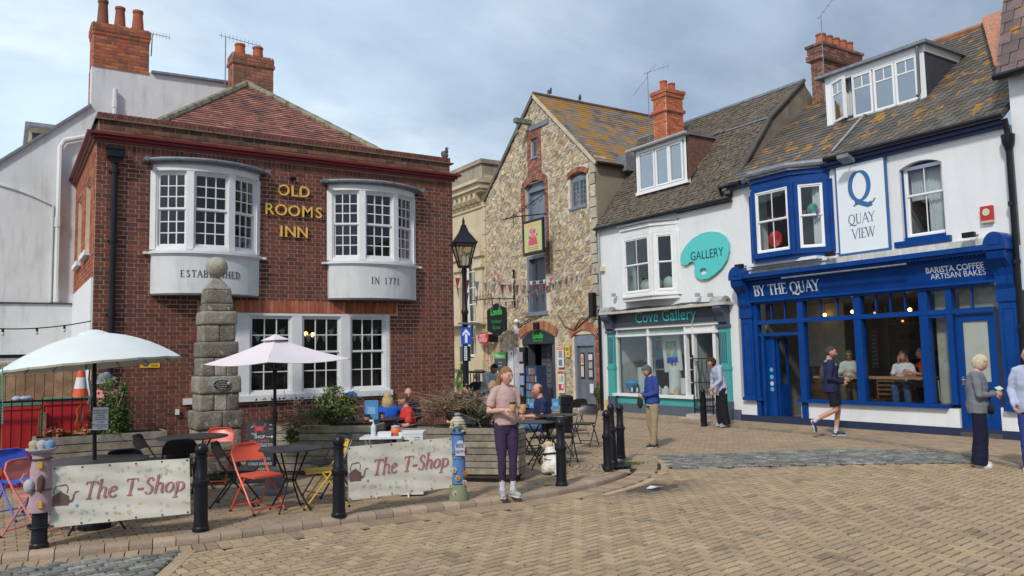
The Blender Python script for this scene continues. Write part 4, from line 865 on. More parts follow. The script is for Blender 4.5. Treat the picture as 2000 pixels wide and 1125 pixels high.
# ---------------------------------------------------------------- cream classical building
ch=thing('classical_building','cream stone classical building with heavy cornice beside the warehouse','building',(16,28,0))
E0_,E1_=26.55,34.0
m=MB();FR.wall(m,E0_,E1_,-.1,9.0,-.5,0,[(27.36,28.30,1.75,6.05)]);FR.box(m,27.36,28.30,6.05,6.06,-.5,-.1);m.box(16.5,26,E0_,E0_+.4,0,9);m.obj('wall',CREAM,ch)
m=MB();S=Fr((0,E0_,0),(1,0,0),(0,-1,0))
for(z0,z1,e)in((7.72,7.80,.06),(8.28,8.40,.28),(8.40,8.62,.40),(8.62,8.75,.52)):
 m.box(16-e,24,E0_-e*.5,E1_,z0,z1)
m.obj('cornice',CREAM,ch)
m=MB();m.box(16-.12,24,E0_+.02,E1_,8.75,9.45);m.box(16-.2,24,E0_-.05,E1_,9.45,9.62);m.obj('parapet',CREAMD,ch)
m=MB();m.box(16-.38,24,E0_-.18,E1_,8.752,8.80);m.obj('cornice_top',CREAMD,ch)
for i in range(12):
 m=MB();u=E0_+.28+i*.40;FR.box(m,u,u+.20,8.06,8.28,0,.30);m.tube([FR.p(u+.004,8.08,.14),FR.p(u+.196,8.08,.14)],.138,10);FR.poly(m,[(u+.03,7.86),(u+.17,7.86),(u+.17,8.02),(u+.03,8.02)],0,.07);m.obj('modillion',CREAM,ch,smooth='auto')
m=MB()
for(r,w,e)in((.62,.13,.10),(.75,.09,.05),(.86,.12,.14)):
 P_=[(27.83+r*math.cos(RAD(a)),6.0+r*math.sin(RAD(a)))for a in range(0,181,12)]
 for a,b in zip(P_,P_[1:]):m.bar(FR.p(*a,e/2),FR.p(*b,e/2),e,w,up=(FR.p((a[0]+b[0])/2,(a[1]+b[1])/2)-FR.p(27.83,6.0)))
m.obj('arch_moulding',CREAM,ch)
m=MB();FR.poly(m,[(27.83+.5*math.cos(RAD(a)),6.02+.5*math.sin(RAD(a)))for a in range(0,181,15)],-.12,-.1);m.obj('fanlight',CREAM,ch)
for(a,b)in((26.62,27.26),(28.42,29.0)):
 m=MB();FR.box(m,a+.04,b-.04,1.9,5.3,0,.14);FR.box(m,a-.04,b+.04,5.3,5.42,0,.24);FR.box(m,a,b,5.42,5.75,0,.18);FR.box(m,a-.06,b+.06,5.75,5.95,0,.28);FR.box(m,a-.02,b+.02,1.7,1.9,0,.2);FR.box(m,a-.05,b+.05,1.3,1.7,0,.24);m.obj('pilaster',CREAM,ch)
z=.0;m=MB()
while z<7.5:FR.box(m,26.52,26.80 if int(z*2)%2 else 26.72,z+.01,z+.53,-.02,.05);z+=.55
m.obj('quoins',CREAM,ch)
m=MB();FR.box(m,E0_,34,0,1.25,0,.10);FR.box(m,E0_,34,1.25,1.33,0,.16);FR.box(m,E0_,34,3.05,3.12,0,.5);m.obj('plinth',CREAM,ch)
w_=window(ch,FR,27.4,28.26,1.8,6.0,-.1,2,3,3,WHITE,bar=.03);room(w_,FR,27.3,28.35,1.7,6.6,-.5,-2,mat('pale_room',(.28,.3,.32),.9))
# ---------------------------------------------------------------- gallery
gl=thing('gallery_building','white gallery shop with teal shopfront under a mossy tiled roof','shop',(16,16.5,0))
G0,G1=14.03,19.60
m=MB();FR.wall(m,G0,G1-.02,3.05,5.74,-.35,0,[(16.25,18.2,3.5,5.5)]);m.obj('front_wall',RENDER_W,gl)
m=MB();FR.box(m,19.02,G1-.02,-.05,3.05,-.35,0);FR.box(m,G0,14.36,-.05,3.05,-.35,0);m.obj('side_pier',RENDER_W,gl)
m=MB();FR.box(m,G0,19.15,-.05,.30,-.2,.03);m.obj('plinth',mat('slate_blue_paint',(.085,.105,.15),.6,var=.1,streak=.2),gl)
TEAL=mat('teal_paint',(.05,.35,.34),.45,var=.06,streak=.12,scol=(.3,.4,.38));SLB=mat('slate_blue_gloss',(.055,.075,.12),.4,var=.08,streak=.15,scol=(.15,.17,.2));CHAR=mat('charcoal_board',(.035,.042,.058),.45,var=.06)
m=MB();FR.box(m,15.65,18.98,.30,.52,-.1,.04);m.obj('stall_riser',TEAL,gl)
m=MB();FR.box(m,15.62,19.0,.52,.60,-.15,.12);FR.box(m,14.55,19.0,2.30,2.36,-.1,.05);FR.box(m,14.55,19.0,2.52,2.60,-.1,.06)
for u in(18.85,17.42,15.92,15.62):FR.box(m,u-.025,u+.045,.60,2.52,-.1,.03)
FR.box(m,14.82,14.92,.3,2.52,-.1,.02);FR.box(m,14.92,15.9,2.36,2.52,-.1,.0);sf=m.obj('shop_window',WHITE,gl)
for(a,b)in((17.465,18.825),(15.965,17.395)):
 pane(sf,FR,(a+b)/2,(.6+2.3)/2,(b-a)/2,.85,-.03,GLASS);pane(sf,FR,(a+b)/2,2.44,(b-a)/2,.08,-.03,mat('green_frosting',(.22,.30,.29),.4))
m=MB();m.box(16.0,16.75,15.60,15.64,.52,.60);m.obj('return_sill',WHITE,gl);
RX=Fr((0,15.62,0),(1,0,0),(0,-1,0));pane(sf,RX,16.38,1.45,.36,.84,0,GLASS)
m=MB();m.box(15.6,16.8,14.9,15.62,-.05,.14);m.box(15.4,15.6,14.95,15.7,-.05,.06);m.obj('door_step',mat('step_stone',(.42,.38,.32),.9,var=.2),gl)
m=MB();FR.box(m,14.9,15.6,.14,2.3,-.84,-.80);m.obj('inner_door',DARK,gl)
m=MB();FR.box(m,14.36,19.02,2.60,3.0,-.05,.10);fb=m.obj('fascia',CHAR,gl)
m=MB();text(m,'Cove Gallery',FR,16.62,2.69,.105,.47,.012,right=-1,bold=.0,wide=.98);m.obj('lettering',mat('teal_letters',(.04,.48,.50),.4),fb)
m=MB();FR.box(m,14.15,19.25,3.0,3.07,-.05,.36);m.obj('canopy_board',mat('aged_white',(.50,.49,.46),.8,var=.15,streak=.5),gl)
m=MB();m.tube([FR.p(u,3.11+.02*math.sin(u*5),.2+.03*math.sin(u*3))for u in[14.2+.25*i for i in range(20)]],.025,5);m.tube([FR.p(u,3.12+.03*math.sin(u*4+1),.1)for u in[14.2+.25*i for i in range(20)]],.018,5);m.obj('roof_cable',mat('cable',(.09,.08,.07),.8),gl)
for(a,b)in((18.86,19.18),(14.30,14.58)):
 m=MB();FR.box(m,a,b,.30,2.42,-.05,.12);FR.box(m,a-.02,b+.02,1.32,1.40,-.05,.14);p_=m.obj('pilaster',TEAL,gl)
 m=MB();
 for i in range(4):FR.box(m,a+.05+i*.06,a+.075+i*.06,1.5,2.3,.12,.13)
 FR.box(m,a-.03,b+.03,2.42,2.50,-.05,.17);FR.box(m,a-.01,b+.01,0,.5,-.05,.14);m.obj('pilaster_trim',SLB,p_)
 m=MB();cs=[(.10,2.50),(.17,2.56),(.19,2.66),(.22,2.76),(.32,2.84),(.36,2.93),(.33,3.0),(-.02,3.0),(-.02,2.5)]
 m.extr([FR.p(a,z,n)for n,z in cs],FR.U*(b-a));m.obj('console',SLB,p_)
 m=MB();m.extr([FR.p(a-.06,3.07+.17*math.sin(RAD(k)),.18+.18*math.cos(RAD(k)))for k in range(0,181,20)],FR.U*(b-a+.12));m.obj('console_cap',mat('weathered_lead',(.34,.34,.33),.8,var=.3),p_)
room(gl,FR,15.7,18.95,.35,2.6,-.1,-2.6,mat('gallery_wall',(.50,.51,.51),.9))
FG=Fr((17.4,0,0),(0,1,0),(-1,0,0))
def tilted(u,v,w,h,n,rot,cols,label,cat='picture'):
 t=thing('framed_print',label,cat,FR.p(u,v,n));c,s_=math.cos(rot),math.sin(rot);f2=Fr(FR.p(u,v,n),FR.U*c+FR.V*s_,FR.N,FR.V*c-FR.U*s_)
 m=MB();f2.box(m,-w/2,w/2,-h/2,h/2,-.03,0,(.62,.60,.55));m.obj('mount',VC,t);m=MB()
 for(a,b,c_,d,cc)in cols:f2.box(m,w*a,w*b,h*c_,h*d,0,.003+.0001*random.random(),cc)
 return t,m,f2,w,h
t,m,f2,w,h=tilted(16.85,1.78,.72,1.05,-.35,-.09,[],'abstract print of blue rays on a white mount in the gallery window')
f2.box(m,-.22,.22,-.28,.34,0,.003,(.06,.30,.38));f2.box(m,-.22,.22,-.28,-.12,.003,.005,(.02,.08,.5))
for i in range(9):a=(i-4)*.19;f2.poly(m,[(-.02,-.12),(.02,-.12),(.44*math.sin(a)*.55+.03,-.12+.42*math.cos(a)),(.44*math.sin(a)*.55-.03,-.12+.42*math.cos(a))],.004,.006+.0002*i,[(.7,.35,.08),(.05,.35,.25),(.6,.6,.15),(.03,.2,.4)][i%4])
m.obj('picture',VCM,t)
t,m,f2,w,h=tilted(15.95,2.0,.55,.7,-.5,-.12,[],'grey botanical print leaning beside the blue ray print');f2.box(m,-.18,.18,-.22,.25,0,.003,(.30,.33,.31));f2.box(m,-.12,.12,-.18,.2,.003,.005,(.22,.26,.24));m.obj('picture',VCM,t)
t,m,f2,w,h=tilted(17.85,1.75,.55,.95,-.9,0,[],'dark blue seascape hanging at the back of the gallery window');f2.box(m,-.25,.25,-.43,.43,0,.003,(.02,.10,.22));f2.box(m,-.25,.25,-.1,.1,.003,.005,(.03,.2,.4));f2.box(m,-.2,.05,.15,.4,.003,.006,(.45,.25,.1));m.obj('picture',VCM,t)
t,m,f2,w,h=tilted(18.35,1.35,.40,.6,-.9,0,[],'small picture with an orange panel on the left gallery wall');f2.box(m,-.12,.12,-.18,.2,0,.003,(.5,.2,.06));f2.box(m,-.12,.12,-.18,-.02,.003,.005,(.05,.2,.3));m.obj('picture',VCM,t)
def plinthobj(name,label,cat,u,n,z0,prof,col,sx=1):
 t=thing(name,label,cat,FR.p(u,z0,n));m=MB();m.lathe(prof,FR.p(u,z0,n),16,col=col);m.obj('body',VC,t,smooth='auto');return t
plinthobj('lamp_shade','tall pale blue cylinder shade on the left of the gallery window','lampshade',18.1,-.35,.62,[(.15,0),(.16,.02),(.16,.75),(.0,.75)],(.50,.60,.62))
plinthobj('plinth','round white plinth carrying the blue flower vase','plinth',16.78,-.4,.62,[(.19,0),(.19,.7),(0,.7)],(.62,.64,.64))
plinthobj('plinth','short round white plinth in the middle of the gallery window','plinth',16.3,-.3,.62,[(.13,0),(.13,.45),(0,.45)],(.62,.64,.64))
plinthobj('vase','dark green bottle vase between the prints','vase',16.42,-.5,1.07,[(.07,0),(.09,.12),(.05,.25),(.025,.4),(.03,.42),(0,.42)],(.02,.16,.15))
plinthobj('bowl','blue ceramic dish stood on edge low in the gallery window','dish',18.5,-.3,.62,[(.03,0),(.2,.12),(.26,.28),(.2,.36),(0,.3)],(.04,.28,.5))
t=thing('vase_of_flowers','blue glass flowers in a low vase on the tall plinth','flowers',FR.p(16.78,1.32,-.4));m=MB()
for i in range(26):a=random.uniform(0,6.28);r=random.uniform(.02,.2);p=FR.p(16.78,1.32,-.4);q=p+V((r*math.cos(a)*.6,r*math.sin(a),random.uniform(.12,.3)));m.tube([p,q],.006,4,col=(.03,.25,.3));m.sph(q,random.uniform(.02,.035),6,4,col=random.choice([(.03,.12,.5),(.04,.35,.45),(.02,.06,.3)]))
m.obj('stems',VC,t)
t=thing('display_shelf','white slatted shelf unit at the right end of the gallery window','shelf',FR.p(15.8,.6,-.3));m=MB()
for z in(.6,.95,1.3,1.62):FR.box(m,15.70,15.95,z,z+.02,-.5,-.12)
for u in(15.70,15.93):FR.box(m,u,u+.02,.6,1.64,-.5,-.48);FR.box(m,u,u+.02,.6,1.64,-.14,-.12)
m.obj('shelf_frame',UPVC,t)
for i,(u,cc)in enumerate(((17.6,(.60,.62,.62)),(17.3,(.5,.55,.58)),(17.0,(.62,.6,.55)),(16.55,(.5,.42,.3)))):
 t=thing('craft_block',['white square block left of the round plinth','grey white greeting card stand under the blue ray print','cream card box under the flower vase','tan driftwood figure beside the short plinth'][i],'ornament',FR.p(u,.6,-.2));m=MB();m.obox(FR.p(u,.68,-.22),FR.U*.1,FR.N*.06,FR.V*.08,col=cc);m.obox(FR.p(u,.80,-.22),FR.U*.07,FR.N*.04,FR.V*.04,col=cc,top=.5);m.obj('body',VC,t)
for i,u in enumerate((18.35,18.12)):
 t=thing('penguin_ornament',['penguin ornament beside the blue dish','penguin ornament below the tall pale cylinder'][i],'ornament',FR.p(u,.6,-.15));m=MB();m.sph(FR.p(u,.71,-.15),(.05,.05,.1),8,6,col=(.02,.02,.03));m.sph(FR.p(u,.70,-.12),(.035,.04,.08),8,6,col=(.7,.7,.7));m.sph(FR.p(u,.83,-.15),.035,8,6,col=(.02,.02,.03));m.obj('body',VC,t,smooth=True)
t=thing('iron_gate','black iron gate with arched scrolls at the gallery doorway','gate',(15.9,15.2,.1));m=MB();gx=15.93
for u in(14.95,15.62):m.tube([V((gx,u,.12)),V((gx,u,1.72))],.018,6)
for z in(.25,.98,1.62):m.tube([V((gx,14.95,z)),V((gx,15.62,z))],.014,5)
for i in range(1,7):u=14.95+.67*i/7;m.tube([V((gx,u,.25)),V((gx,u,.98))],.009,4)
for i in range(1,4):u=14.95+.67*i/4;m.tube([V((gx,u+.07,.98)),V((gx,u+.02,1.3)),V((gx,u,1.6))],.009,4);m.tube([V((gx,u-.07,.98)),V((gx,u-.02,1.3)),V((gx,u,1.6))],.009,4)
for u in(15.1,15.5):m.tube([V((gx,u+.07*math.cos(a)*(1-a/9),1.48+.07*math.sin(a)*(1-a/9)))for a in[i*.6 for i in range(12)]],.008,4)
m.obj('bars',BLACK,t)
t=thing('palette_sign','turquoise painter palette sign on the white wall above the gallery','sign',(15.9,15,4.3));m=MB()
PAL=[(1331,505),(1332,513),(1338,518),(1345,517),(1349,512),(1356,511),(1360,517),(1359,524),(1358,533),(1362,541),(1371,546),(1384,545),(1398,536),(1412,523),(1422,507),(1426,490),(1425,474),(1418,461),(1406,454),(1390,452),(1372,456),(1355,466),(1341,481),(1333,495)]
P_=[onX(x,y,15.97)for x,y in PAL];hc=onX(1376,530,15.97);hole=[V((15.97,hc.y+.14*math.cos(a),hc.z+.095*math.sin(a)))for a in[k*math.pi/6 for k in range(12)]]
bm=bmesh.new();vo=[bm.verts.new(p)for p in P_];vi=[bm.verts.new(p)for p in hole]
es=[bm.edges.new((vo[i],vo[(i+1)%len(vo)]))for i in range(len(vo))]+[bm.edges.new((vi[i],vi[(i+1)%12]))for i in range(12)]
bmesh.ops.triangle_fill(bm,edges=es,use_beauty=True);r_=bmesh.ops.extrude_face_region(bm,geom=bm.faces[:]);bmesh.ops.translate(bm,verts=[v for v in r_['geom']if isinstance(v,bmesh.types.BMVert)],vec=(-.05,0,0));bmesh.ops.recalc_face_normals(bm,faces=bm.faces[:])
me=bpy.data.meshes.new('palette');
for v in bm.verts:v.co-=V(t.location)
bm.to_mesh(me);bm.free();me.materials.append(mat('turquoise',(.09,.56,.54),.4,var=.03));put(bpy.data.objects.new('palette_board',me),t)
m=MB();q=onX(1379,500,15.9);g_=Fr((15.92,0,0),(0,1,0),(-1,0,0));f3=Fr(g_.p(q.y,q.z-.06,0),(0,1,-.0),(-1,0,0));text(m,'GALLERY',f3,0,.0,.002,.34,.004,right=-1,wide=.86);m.obj('lettering',mat('dark_teal_letters',(.01,.06,.09),.5),t)
def cantbay(parent,ua,ub,uc,ud,proj_,zs,zt,mt,sash_mt,wins,roofmt,corn=.25,name='bay_window',apron=.1):
 """canted oriel: wall line from ua to ud, front face from ub to uc (world y, ua > ub > uc > ud)"""
 P_=[(ua,0),(ub,proj_),(uc,proj_),(ud,0)]
 def slab(m,z0,z1,e,col=None):
  Q=[(ua+e*.6,0),(ub+e*.4,proj_+e),(uc-e*.4,proj_+e),(ud-e*.6,0)];m.extr([FR.p(u,z0,n)for u,n in Q],FR.V*(z1-z0),col)
 m=MB();slab(m,zt-corn,zt,.0);slab(m,zt-corn*.35,zt+.01,.05);slab(m,zs-apron,zs,.0);slab(m,zs,zs+.05,.06)
 for(u,n)in P_:
  m.lathe([(.07,zs),(.07,zt-corn)],FR.p(u,0,max(n-.04,0)),8,a0=RAD(22.5))
 b=m.obj(name,mt,parent)
 for(p,q,kw)in((P_[0],P_[1],wins[0]),(P_[1],P_[2],wins[1]),(P_[2],P_[3],wins[2])):
  a_,b_=FR.p(q[0],0,q[1]),FR.p(p[0],0,p[1]);u=b_-a_;l=u.length;u.normalize();n=V((-u.y,u.x,0));n=n if n.x<0 else-n;fr=Fr(a_,u,n)
  if kw is None:continue
  pad=kw.pop('pad',.1);pb=kw.pop('pb',.08);pt_=kw.pop('pt',.06)
  m=MB();fr.wall(m,.02,l-.02,zs+.05,zt-corn,-.05,-.005,[(pad,l-pad,zs+.05+pb,zt-corn-pt_)]);m.obj('casing',mt,b)
  w=window(b,fr,pad,l-pad,zs+.05+pb,zt-corn-pt_,.0,mt=sash_mt,name='sash',**kw)
  for pn in list(w.children):pn.parent=b
 m=MB();slab(m,zt+.01,zt+.05,.12);m.obj('lead_flashing',roofmt,b)
 return b
cantbay(gl,18.35,17.95,16.72,16.05,.46,3.42,5.52,WHITE,UPVC,[dict(cols=1,rt=1,rb=1,fw=.03),dict(cols=2,rt=1,rb=1,fw=.03,pad=.08),dict(cols=1,rt=1,rb=1,fw=.03,pad=.16)],LEAD,corn=.3)
room(gl,FR,16.26,18.19,3.51,5.49,-.3,-3,mat('olive_room',(.10,.11,.09),.9))
for i,(u,n,z,c_)in enumerate(((17.5,-.05,3.6,(.42,.45,.38)),(16.9,.1,3.6,(.5,.5,.45)),(16.6,-.1,3.6,(.40,.50,.44)))):
 t=thing('cushion',['beige cushion on the left of the gallery bay window seat','cream cushion in the centre of the gallery bay window seat','pale green cushion at the right side of the gallery bay'][i],'cushion',FR.p(u,z,n));m=MB();m.sph(FR.p(u,z+.18,n),(.1,.22,.2),10,8,col=c_);m.obj('cushion_body',VC,t,smooth=True)
RG=Fr((15.85,0,5.80),(0,1,0),(-math.sin(RAD(52)),0,math.cos(RAD(52))),(math.cos(RAD(52)),0,math.sin(RAD(52))))
LK=(8.18-5.80)/math.sin(RAD(52));KX=15.85+LK*math.cos(RAD(52))
pk=onY(1572,160,14.0);ang2=math.atan2(pk.z-8.18,pk.x-KX)
RG2=Fr((KX,0,8.18),(0,1,0),(-math.sin(ang2),0,math.cos(ang2)),(math.cos(ang2),0,math.sin(ang2)));LU=math.hypot(pk.z-8.18,pk.x-KX)
DU0,DU1=15.95,18.15
m=MB();RG.wall(m,G0,G1,0,LK,-.1,0,[(DU0+.05,DU1-.05,1.15,LK-.1)]);RG2.box(m,G0,G1+3,0,LU,-.1,0);rf=m.obj('roof',mat('moss_bed',(.07,.06,.045),.95,var=.3),gl)
m=MB();m.extr([V((15.9,G0,5.7)),V((KX,G0,8.1)),V((pk.x,G0,pk.z-.05)),V((pk.x+4,G0,5.7))],(0,-.0+.12,0));m.obj('party_wall',mat('party_render',(.22,.185,.15),.95,var=.25,scale=3,bump=.5,streak=.5,scol=(.08,.07,.06)),gl)
m=MB();m.bar(V((15.8,G0+.02,5.86)),V((KX,G0+.02,8.24)),.16,.06,up=(-1,0,1));m.bar(V((KX,G0+.02,8.24)),V((pk.x,G0+.02,pk.z+.06)),.16,.06);m.obj('verge_tiles',mat('verge_dark',(.075,.07,.06),.9,var=.3),rf)
MT=[(.105,.08,.057),(.09,.07,.05),(.12,.092,.066),(.075,.06,.045),(.11,.086,.06)]
dh=[(DU0+.02,DU1-.02,1.1,LK)]
ps=courses(RG,0,LK,.19,.115,iv_holes(G0,G1-.05,dh),MT,th=.014,joint=.005,n0=.004,tilt=.018,over=.02,jit=.006,bond='rand')
ps+=courses(RG2,.05,LU-.05,.24,.17,lambda v:[(G0,G1+2.5)],MT,th=.018,joint=.006,n0=.004,tilt=.02,over=.02,jit=.004,bond='rand')
pieces(rf,'roof_tile',ps,MOSST,keep=300,top=.97)
m=MB();m.tube([V((pk.x,G0,pk.z+.04)),V((pk.x,G1+3,pk.z+.04))],.07,7);RG2.box(m,G0,DU0-.3,-.03,.03,.02,.05);m.obj('ridge',LEAD,rf)
m=MB();m.tube([FR.p(u,5.76,.15)for u in(G0-.05,G1)],.055,8);FR.box(m,G0,16.0,5.69,5.73,0,.1);m.obj('gutter',BLACKP,gl)
m=MB();m.tube([FR.p(19.50,3.2,.07),FR.p(19.50,5.7,.07)],.035,8);m.obj('downpipe',mat('grey_pipe',(.33,.35,.37),.5),gl);m=MB();m.tube([FR.p(19.55,-.02,.09),FR.p(19.55,3.2,.09)],.05,8);m.obj('downpipe',BLACKP,gl)
DX=16.38;DZ0,DZ1=6.72,8.02;FD=Fr((DX,0,0),(0,1,0),(-1,0,0))
m=MB();FD.box(m,DU0,DU0+.12,DZ0-.02,DZ1,-.1,.0);FD.box(m,DU1-.12,DU1,DZ0-.02,DZ1,-.1,0);FD.box(m,DU0+.12,DU1-.12,DZ1-.12,DZ1,-.1,.02);FD.box(m,DU0,DU1,DZ0-.1,DZ0,-.1,.03);dm=m.obj('dormer',UPVC,gl)
for k,(a,b)in enumerate(((16.12,16.68),(16.70,17.26),(17.30,18.0))):
 m=MB();z0,z1=DZ0+.02,DZ1-.14;fw=.055
 for bx in((a,a+fw,z0,z1),(b-fw,b,z0,z1),(a+fw,b-fw,z0,z0+fw),(a+fw,b-fw,z1-fw,z1)):FD.box(m,*bx,-.07,.012+.01*(k==0))
 o=m.obj('casement',UPVC,dm);pane(o,FD,(a+b)/2,(z0+z1)/2,(b-a)/2-fw,(z1-z0)/2-fw,-.02,GLASS2)
m=MB();FD.box(m,16.05,18.05,DZ0,DZ1,-.5,-.45);m.obj('blind',mat('pale_blind',(.42,.47,.52),.8),dm)
for u,nm in((DU0-.006,'cheek'),(DU1-.034,'cheek')):
 m=MB();zb=5.80+(DX+.0-15.85)*math.tan(RAD(52));m.extr([V((DX-.0,u,DZ0-.05)),V((DX,u,DZ1-.02)),V((15.85+(DZ1-5.82)/math.tan(RAD(52)),u,DZ1-.02))],(0,.04,0));m.obj(nm,mat('cheek_tile',(.17,.085,.06),.85,var=.35,scale=12,bump=.5),dm)
m=MB();m.box(DX-.12,KX+.15,DU0-.06,DU1+.1,DZ1,DZ1+.05);m.obj('dormer_roof',LEAD,dm)
m=MB();m.tube([V((DX-.14,DU0-.12,DZ1+.02)),V((DX-.14,DU1+.25,DZ1+.02))],.055,8);m.obj('gutter',mat('grey_pipe',(.33,.35,.37),.5),dm)
cb=onY(1300,260,18.6)
chx=17.45;a=onX(1283,240,chx);b=onX(1300,240,chx)
chimney(gl,chx,chx+.74,17.82,18.40,7.6,10.12,[(.55,.15,.055),(.48,.12,.05),(.60,.19,.08),(.42,.12,.06)],[(V((chx+.20,18.1,10.12)),.13,.11,.34,(.42,.10,.05)),(V((chx+.55,18.1,10.12)),.13,.11,.32,(.36,.10,.06))],corbel=((.0,.12,.07),(.12,.24,.04),(.62,.72,.06)),keepb=140)
t=yagi('tv_aerial','aerial on a tall mast beside the bright orange chimney',(chx-.05,18.55,8.5),(chx-.05,18.55,10.85),(.4,-.6,.12),ln=.85,n=6,el=.25)
m=MB();q=V((chx-.05,18.55,10.7));m.tube([q,q+V((-.1,.6,-.45))],.008,4);m.tube([q+V((0,0,.1)),q+V((.1,-.3,.35))],.006,4);m.obj('rod',LEAD,t)
for nm,lb,px_,sz,col in(('alarm_box','cream alarm box on the white wall at the left end of the gallery',(1177,525),(.08,.06,.05),(.62,.58,.36)),):
 p=onX(*px_,15.95);t=thing(nm,lb,'alarm',p);m=MB();m.obox(p,(0,sz[0],0),(0,0,sz[1]*1.4),(-sz[2],0,0),col=col,top=.85);m.obj('case',VC,t)
for k,px_ in enumerate(((1198,576),(1362,576),(1387,576))):
 p=onX(*px_,15.85);t=thing('wall_spotlight',['small spotlight on the gallery wall left of the bay','small spotlight below the palette sign, left one','small spotlight below the palette sign, right one'][k],'spotlight',p);m=MB();m.tube([V((16,p.y,p.z-.05)),p],.012,5);m.obox(p,(0,.06,0),(0,0,.05),(-.04,0,0));m.obj('head',mat('grey_pipe',(.33,.35,.37),.5),t)
# ---------------------------------------------------------------- cafe
cf=thing('cafe_building','white cafe building with blue shopfront and slate roof','cafe',(16,10.6,0))
B0,B1=7.32,14.03
wht=[(9.74-.25,9.74-.25,0,0)]
m=MB();FR.wall(m,B0,B1,3.7,6.02,-.35,0,[(8.56,9.47,4.02,5.68),(11.2,13.2,4.1,5.85)]);m.obj('front_wall',RENDER_W,cf)
m=MB();FR.box(m,B0,B1,3.70,3.86,-.1,.16);m.obj('string_course',mat('peeling_white',(.62,.61,.56),.9,var=.12,scale=8,streak=.7,scol=(.25,.22,.16),bump=.5),cf)
m=MB();FR.box(m,7.32,7.75,-.05,.62,-.3,.02);FR.box(m,8.53,12.22,-.05,.56,-.3,.02);FR.box(m,13.42,B1,-.05,.56,-.3,.02);m.obj('base_wall',RENDER_W,cf)
m=MB();FR.box(m,7.30,B1+.02,-.05,.19,-.25,.045);m.obj('plinth',NAVY,cf)
m=MB();FR.box(m,8.72,12.26,.56,.64,-.15,.12);FR.box(m,13.3,13.75,.56,.63,-.1,.1);FR.box(m,7.75,13.46,2.44,2.54,-.1,.07);FR.box(m,7.75,13.46,2.95,3.03,-.1,.08)
for a,b in((13.38,13.50),(12.02,12.18),(10.52,10.70),(9.02,9.20),(8.52,8.64)):FR.box(m,a,b,.64 if a<12.0 else.2,2.95,-.1,.06)
FR.box(m,8.64,9.02,2.38,2.44,-.1,.05);fr_=m.obj('shopfront_frame',BLUE,cf)
m=MB()
for a,b,k in((12.18,13.38,3),(10.70,12.02,3),(9.20,10.52,4),(7.78,8.52,2)):
 for i in range(1,k):u=a+(b-a)*i/k;FR.box(m,u-.012,u+.012,2.54,2.95,-.06,.0)
m.obj('transom_bars',BLUE,cf)
for a,b,k in((12.18,13.38,3),(10.70,12.02,3),(9.20,10.52,4),(7.78,8.52,2),(8.64,9.02,1)):
 for i in range(k):pane(fr_,FR,a+(b-a)*(i+.5)/k,2.745,(b-a)/k/2,.205,-.03,GLASS)
pane(fr_,FR,11.36,1.54,.66,.90,-.03,GLASS);pane(fr_,FR,9.86,1.54,.66,.90,-.03,GLASS)
pane(fr_,FR,8.83,1.5,.19,.88,-.03,GLASS)
m=MB();FR.box(m,12.18,13.38,2.15,2.22,-.1,.04);FR.box(m,13.22,13.30,.2,2.15,-.1,.04);m.obj('door_frame',BLUE,cf);pane(fr_,FR,12.7,2.33,.5,.11,-.03,GLASS);pane(fr_,FR,13.35,1.4,.06,.72,-.03,GLASS)
m=MB();FR.box(m,12.98,13.22,.12,2.14,-.12,-.06);o=m.obj('door_post',BLUE,cf)
m=MB()
for i,z in enumerate((1.32,1.14,.98,.84)):m.lathe([(0,0),(.055,0),(.055,.003),(0,.003)],FR.p(13.1,z,-.058),14,mat=Matrix.Rotation(RAD(-90),3,'Y'),col=(.12,.35,.5)if i!=2 else(.5,.55,.6))
m.obj('stickers',VC,o)
m=MB();m.box(16.12,16.50,12.92,12.97,.12,.95);m.box(16.12,16.18,12.92,12.97,.95,2.1);m.box(16.44,16.50,12.92,12.97,.95,2.1);m.box(16.18,16.44,12.92,12.97,2.02,2.1);do=m.obj('open_door',BLUE,cf);pane(do,Fr((0,12.945,0),(1,0,0),(0,-1,0)),16.31,1.48,.13,.54,0,GLASS)
m=MB();FR.box(m,12.2,13.3,-.02,.12,-.8,.03);m.obj('threshold',mat('dark_step',(.07,.065,.06),.8),cf)
m=MB();FR.box(m,7.76,8.50,.12,.30,-.06,.0);FR.box(m,7.76,7.89,.3,2.42,-.06,0);FR.box(m,8.37,8.50,.3,2.42,-.06,0);FR.box(m,7.89,8.37,2.28,2.42,-.06,0);FR.box(m,7.89,8.37,.95,1.10,-.06,0);FR.box(m,7.89,8.37,.3,.95,-.06,-.02)
for e in((7.95,7.98,.38,.87),(8.28,8.31,.38,.87),(7.98,8.28,.38,.41),(7.98,8.28,.84,.87)):FR.box(m,*e,-.02,-.01)
dr=m.obj('house_door',BLUE,cf);pane(dr,FR,8.13,1.69,.24,.59,-.03,FROST)
m=MB();FR.box(m,8.40,8.44,1.03,1.2,0,.01);m.tube([FR.p(8.42,1.14,.01),FR.p(8.42,1.14,.05),FR.p(8.34,1.14,.05)],.01,6);m.obj('handle',mat('steel',(.5,.5,.5),.3,.9),dr)
m=MB();text(m,'10',FR,8.27,1.0,.001,.1,.004,right=-1,bold=.01);m.obj('number',UPVC,dr)
m=MB();FR.box(m,7.74,8.52,-.02,.12,-.2,.05);m.obj('door_sill',mat('dark_step',(.07,.065,.06),.8),cf)
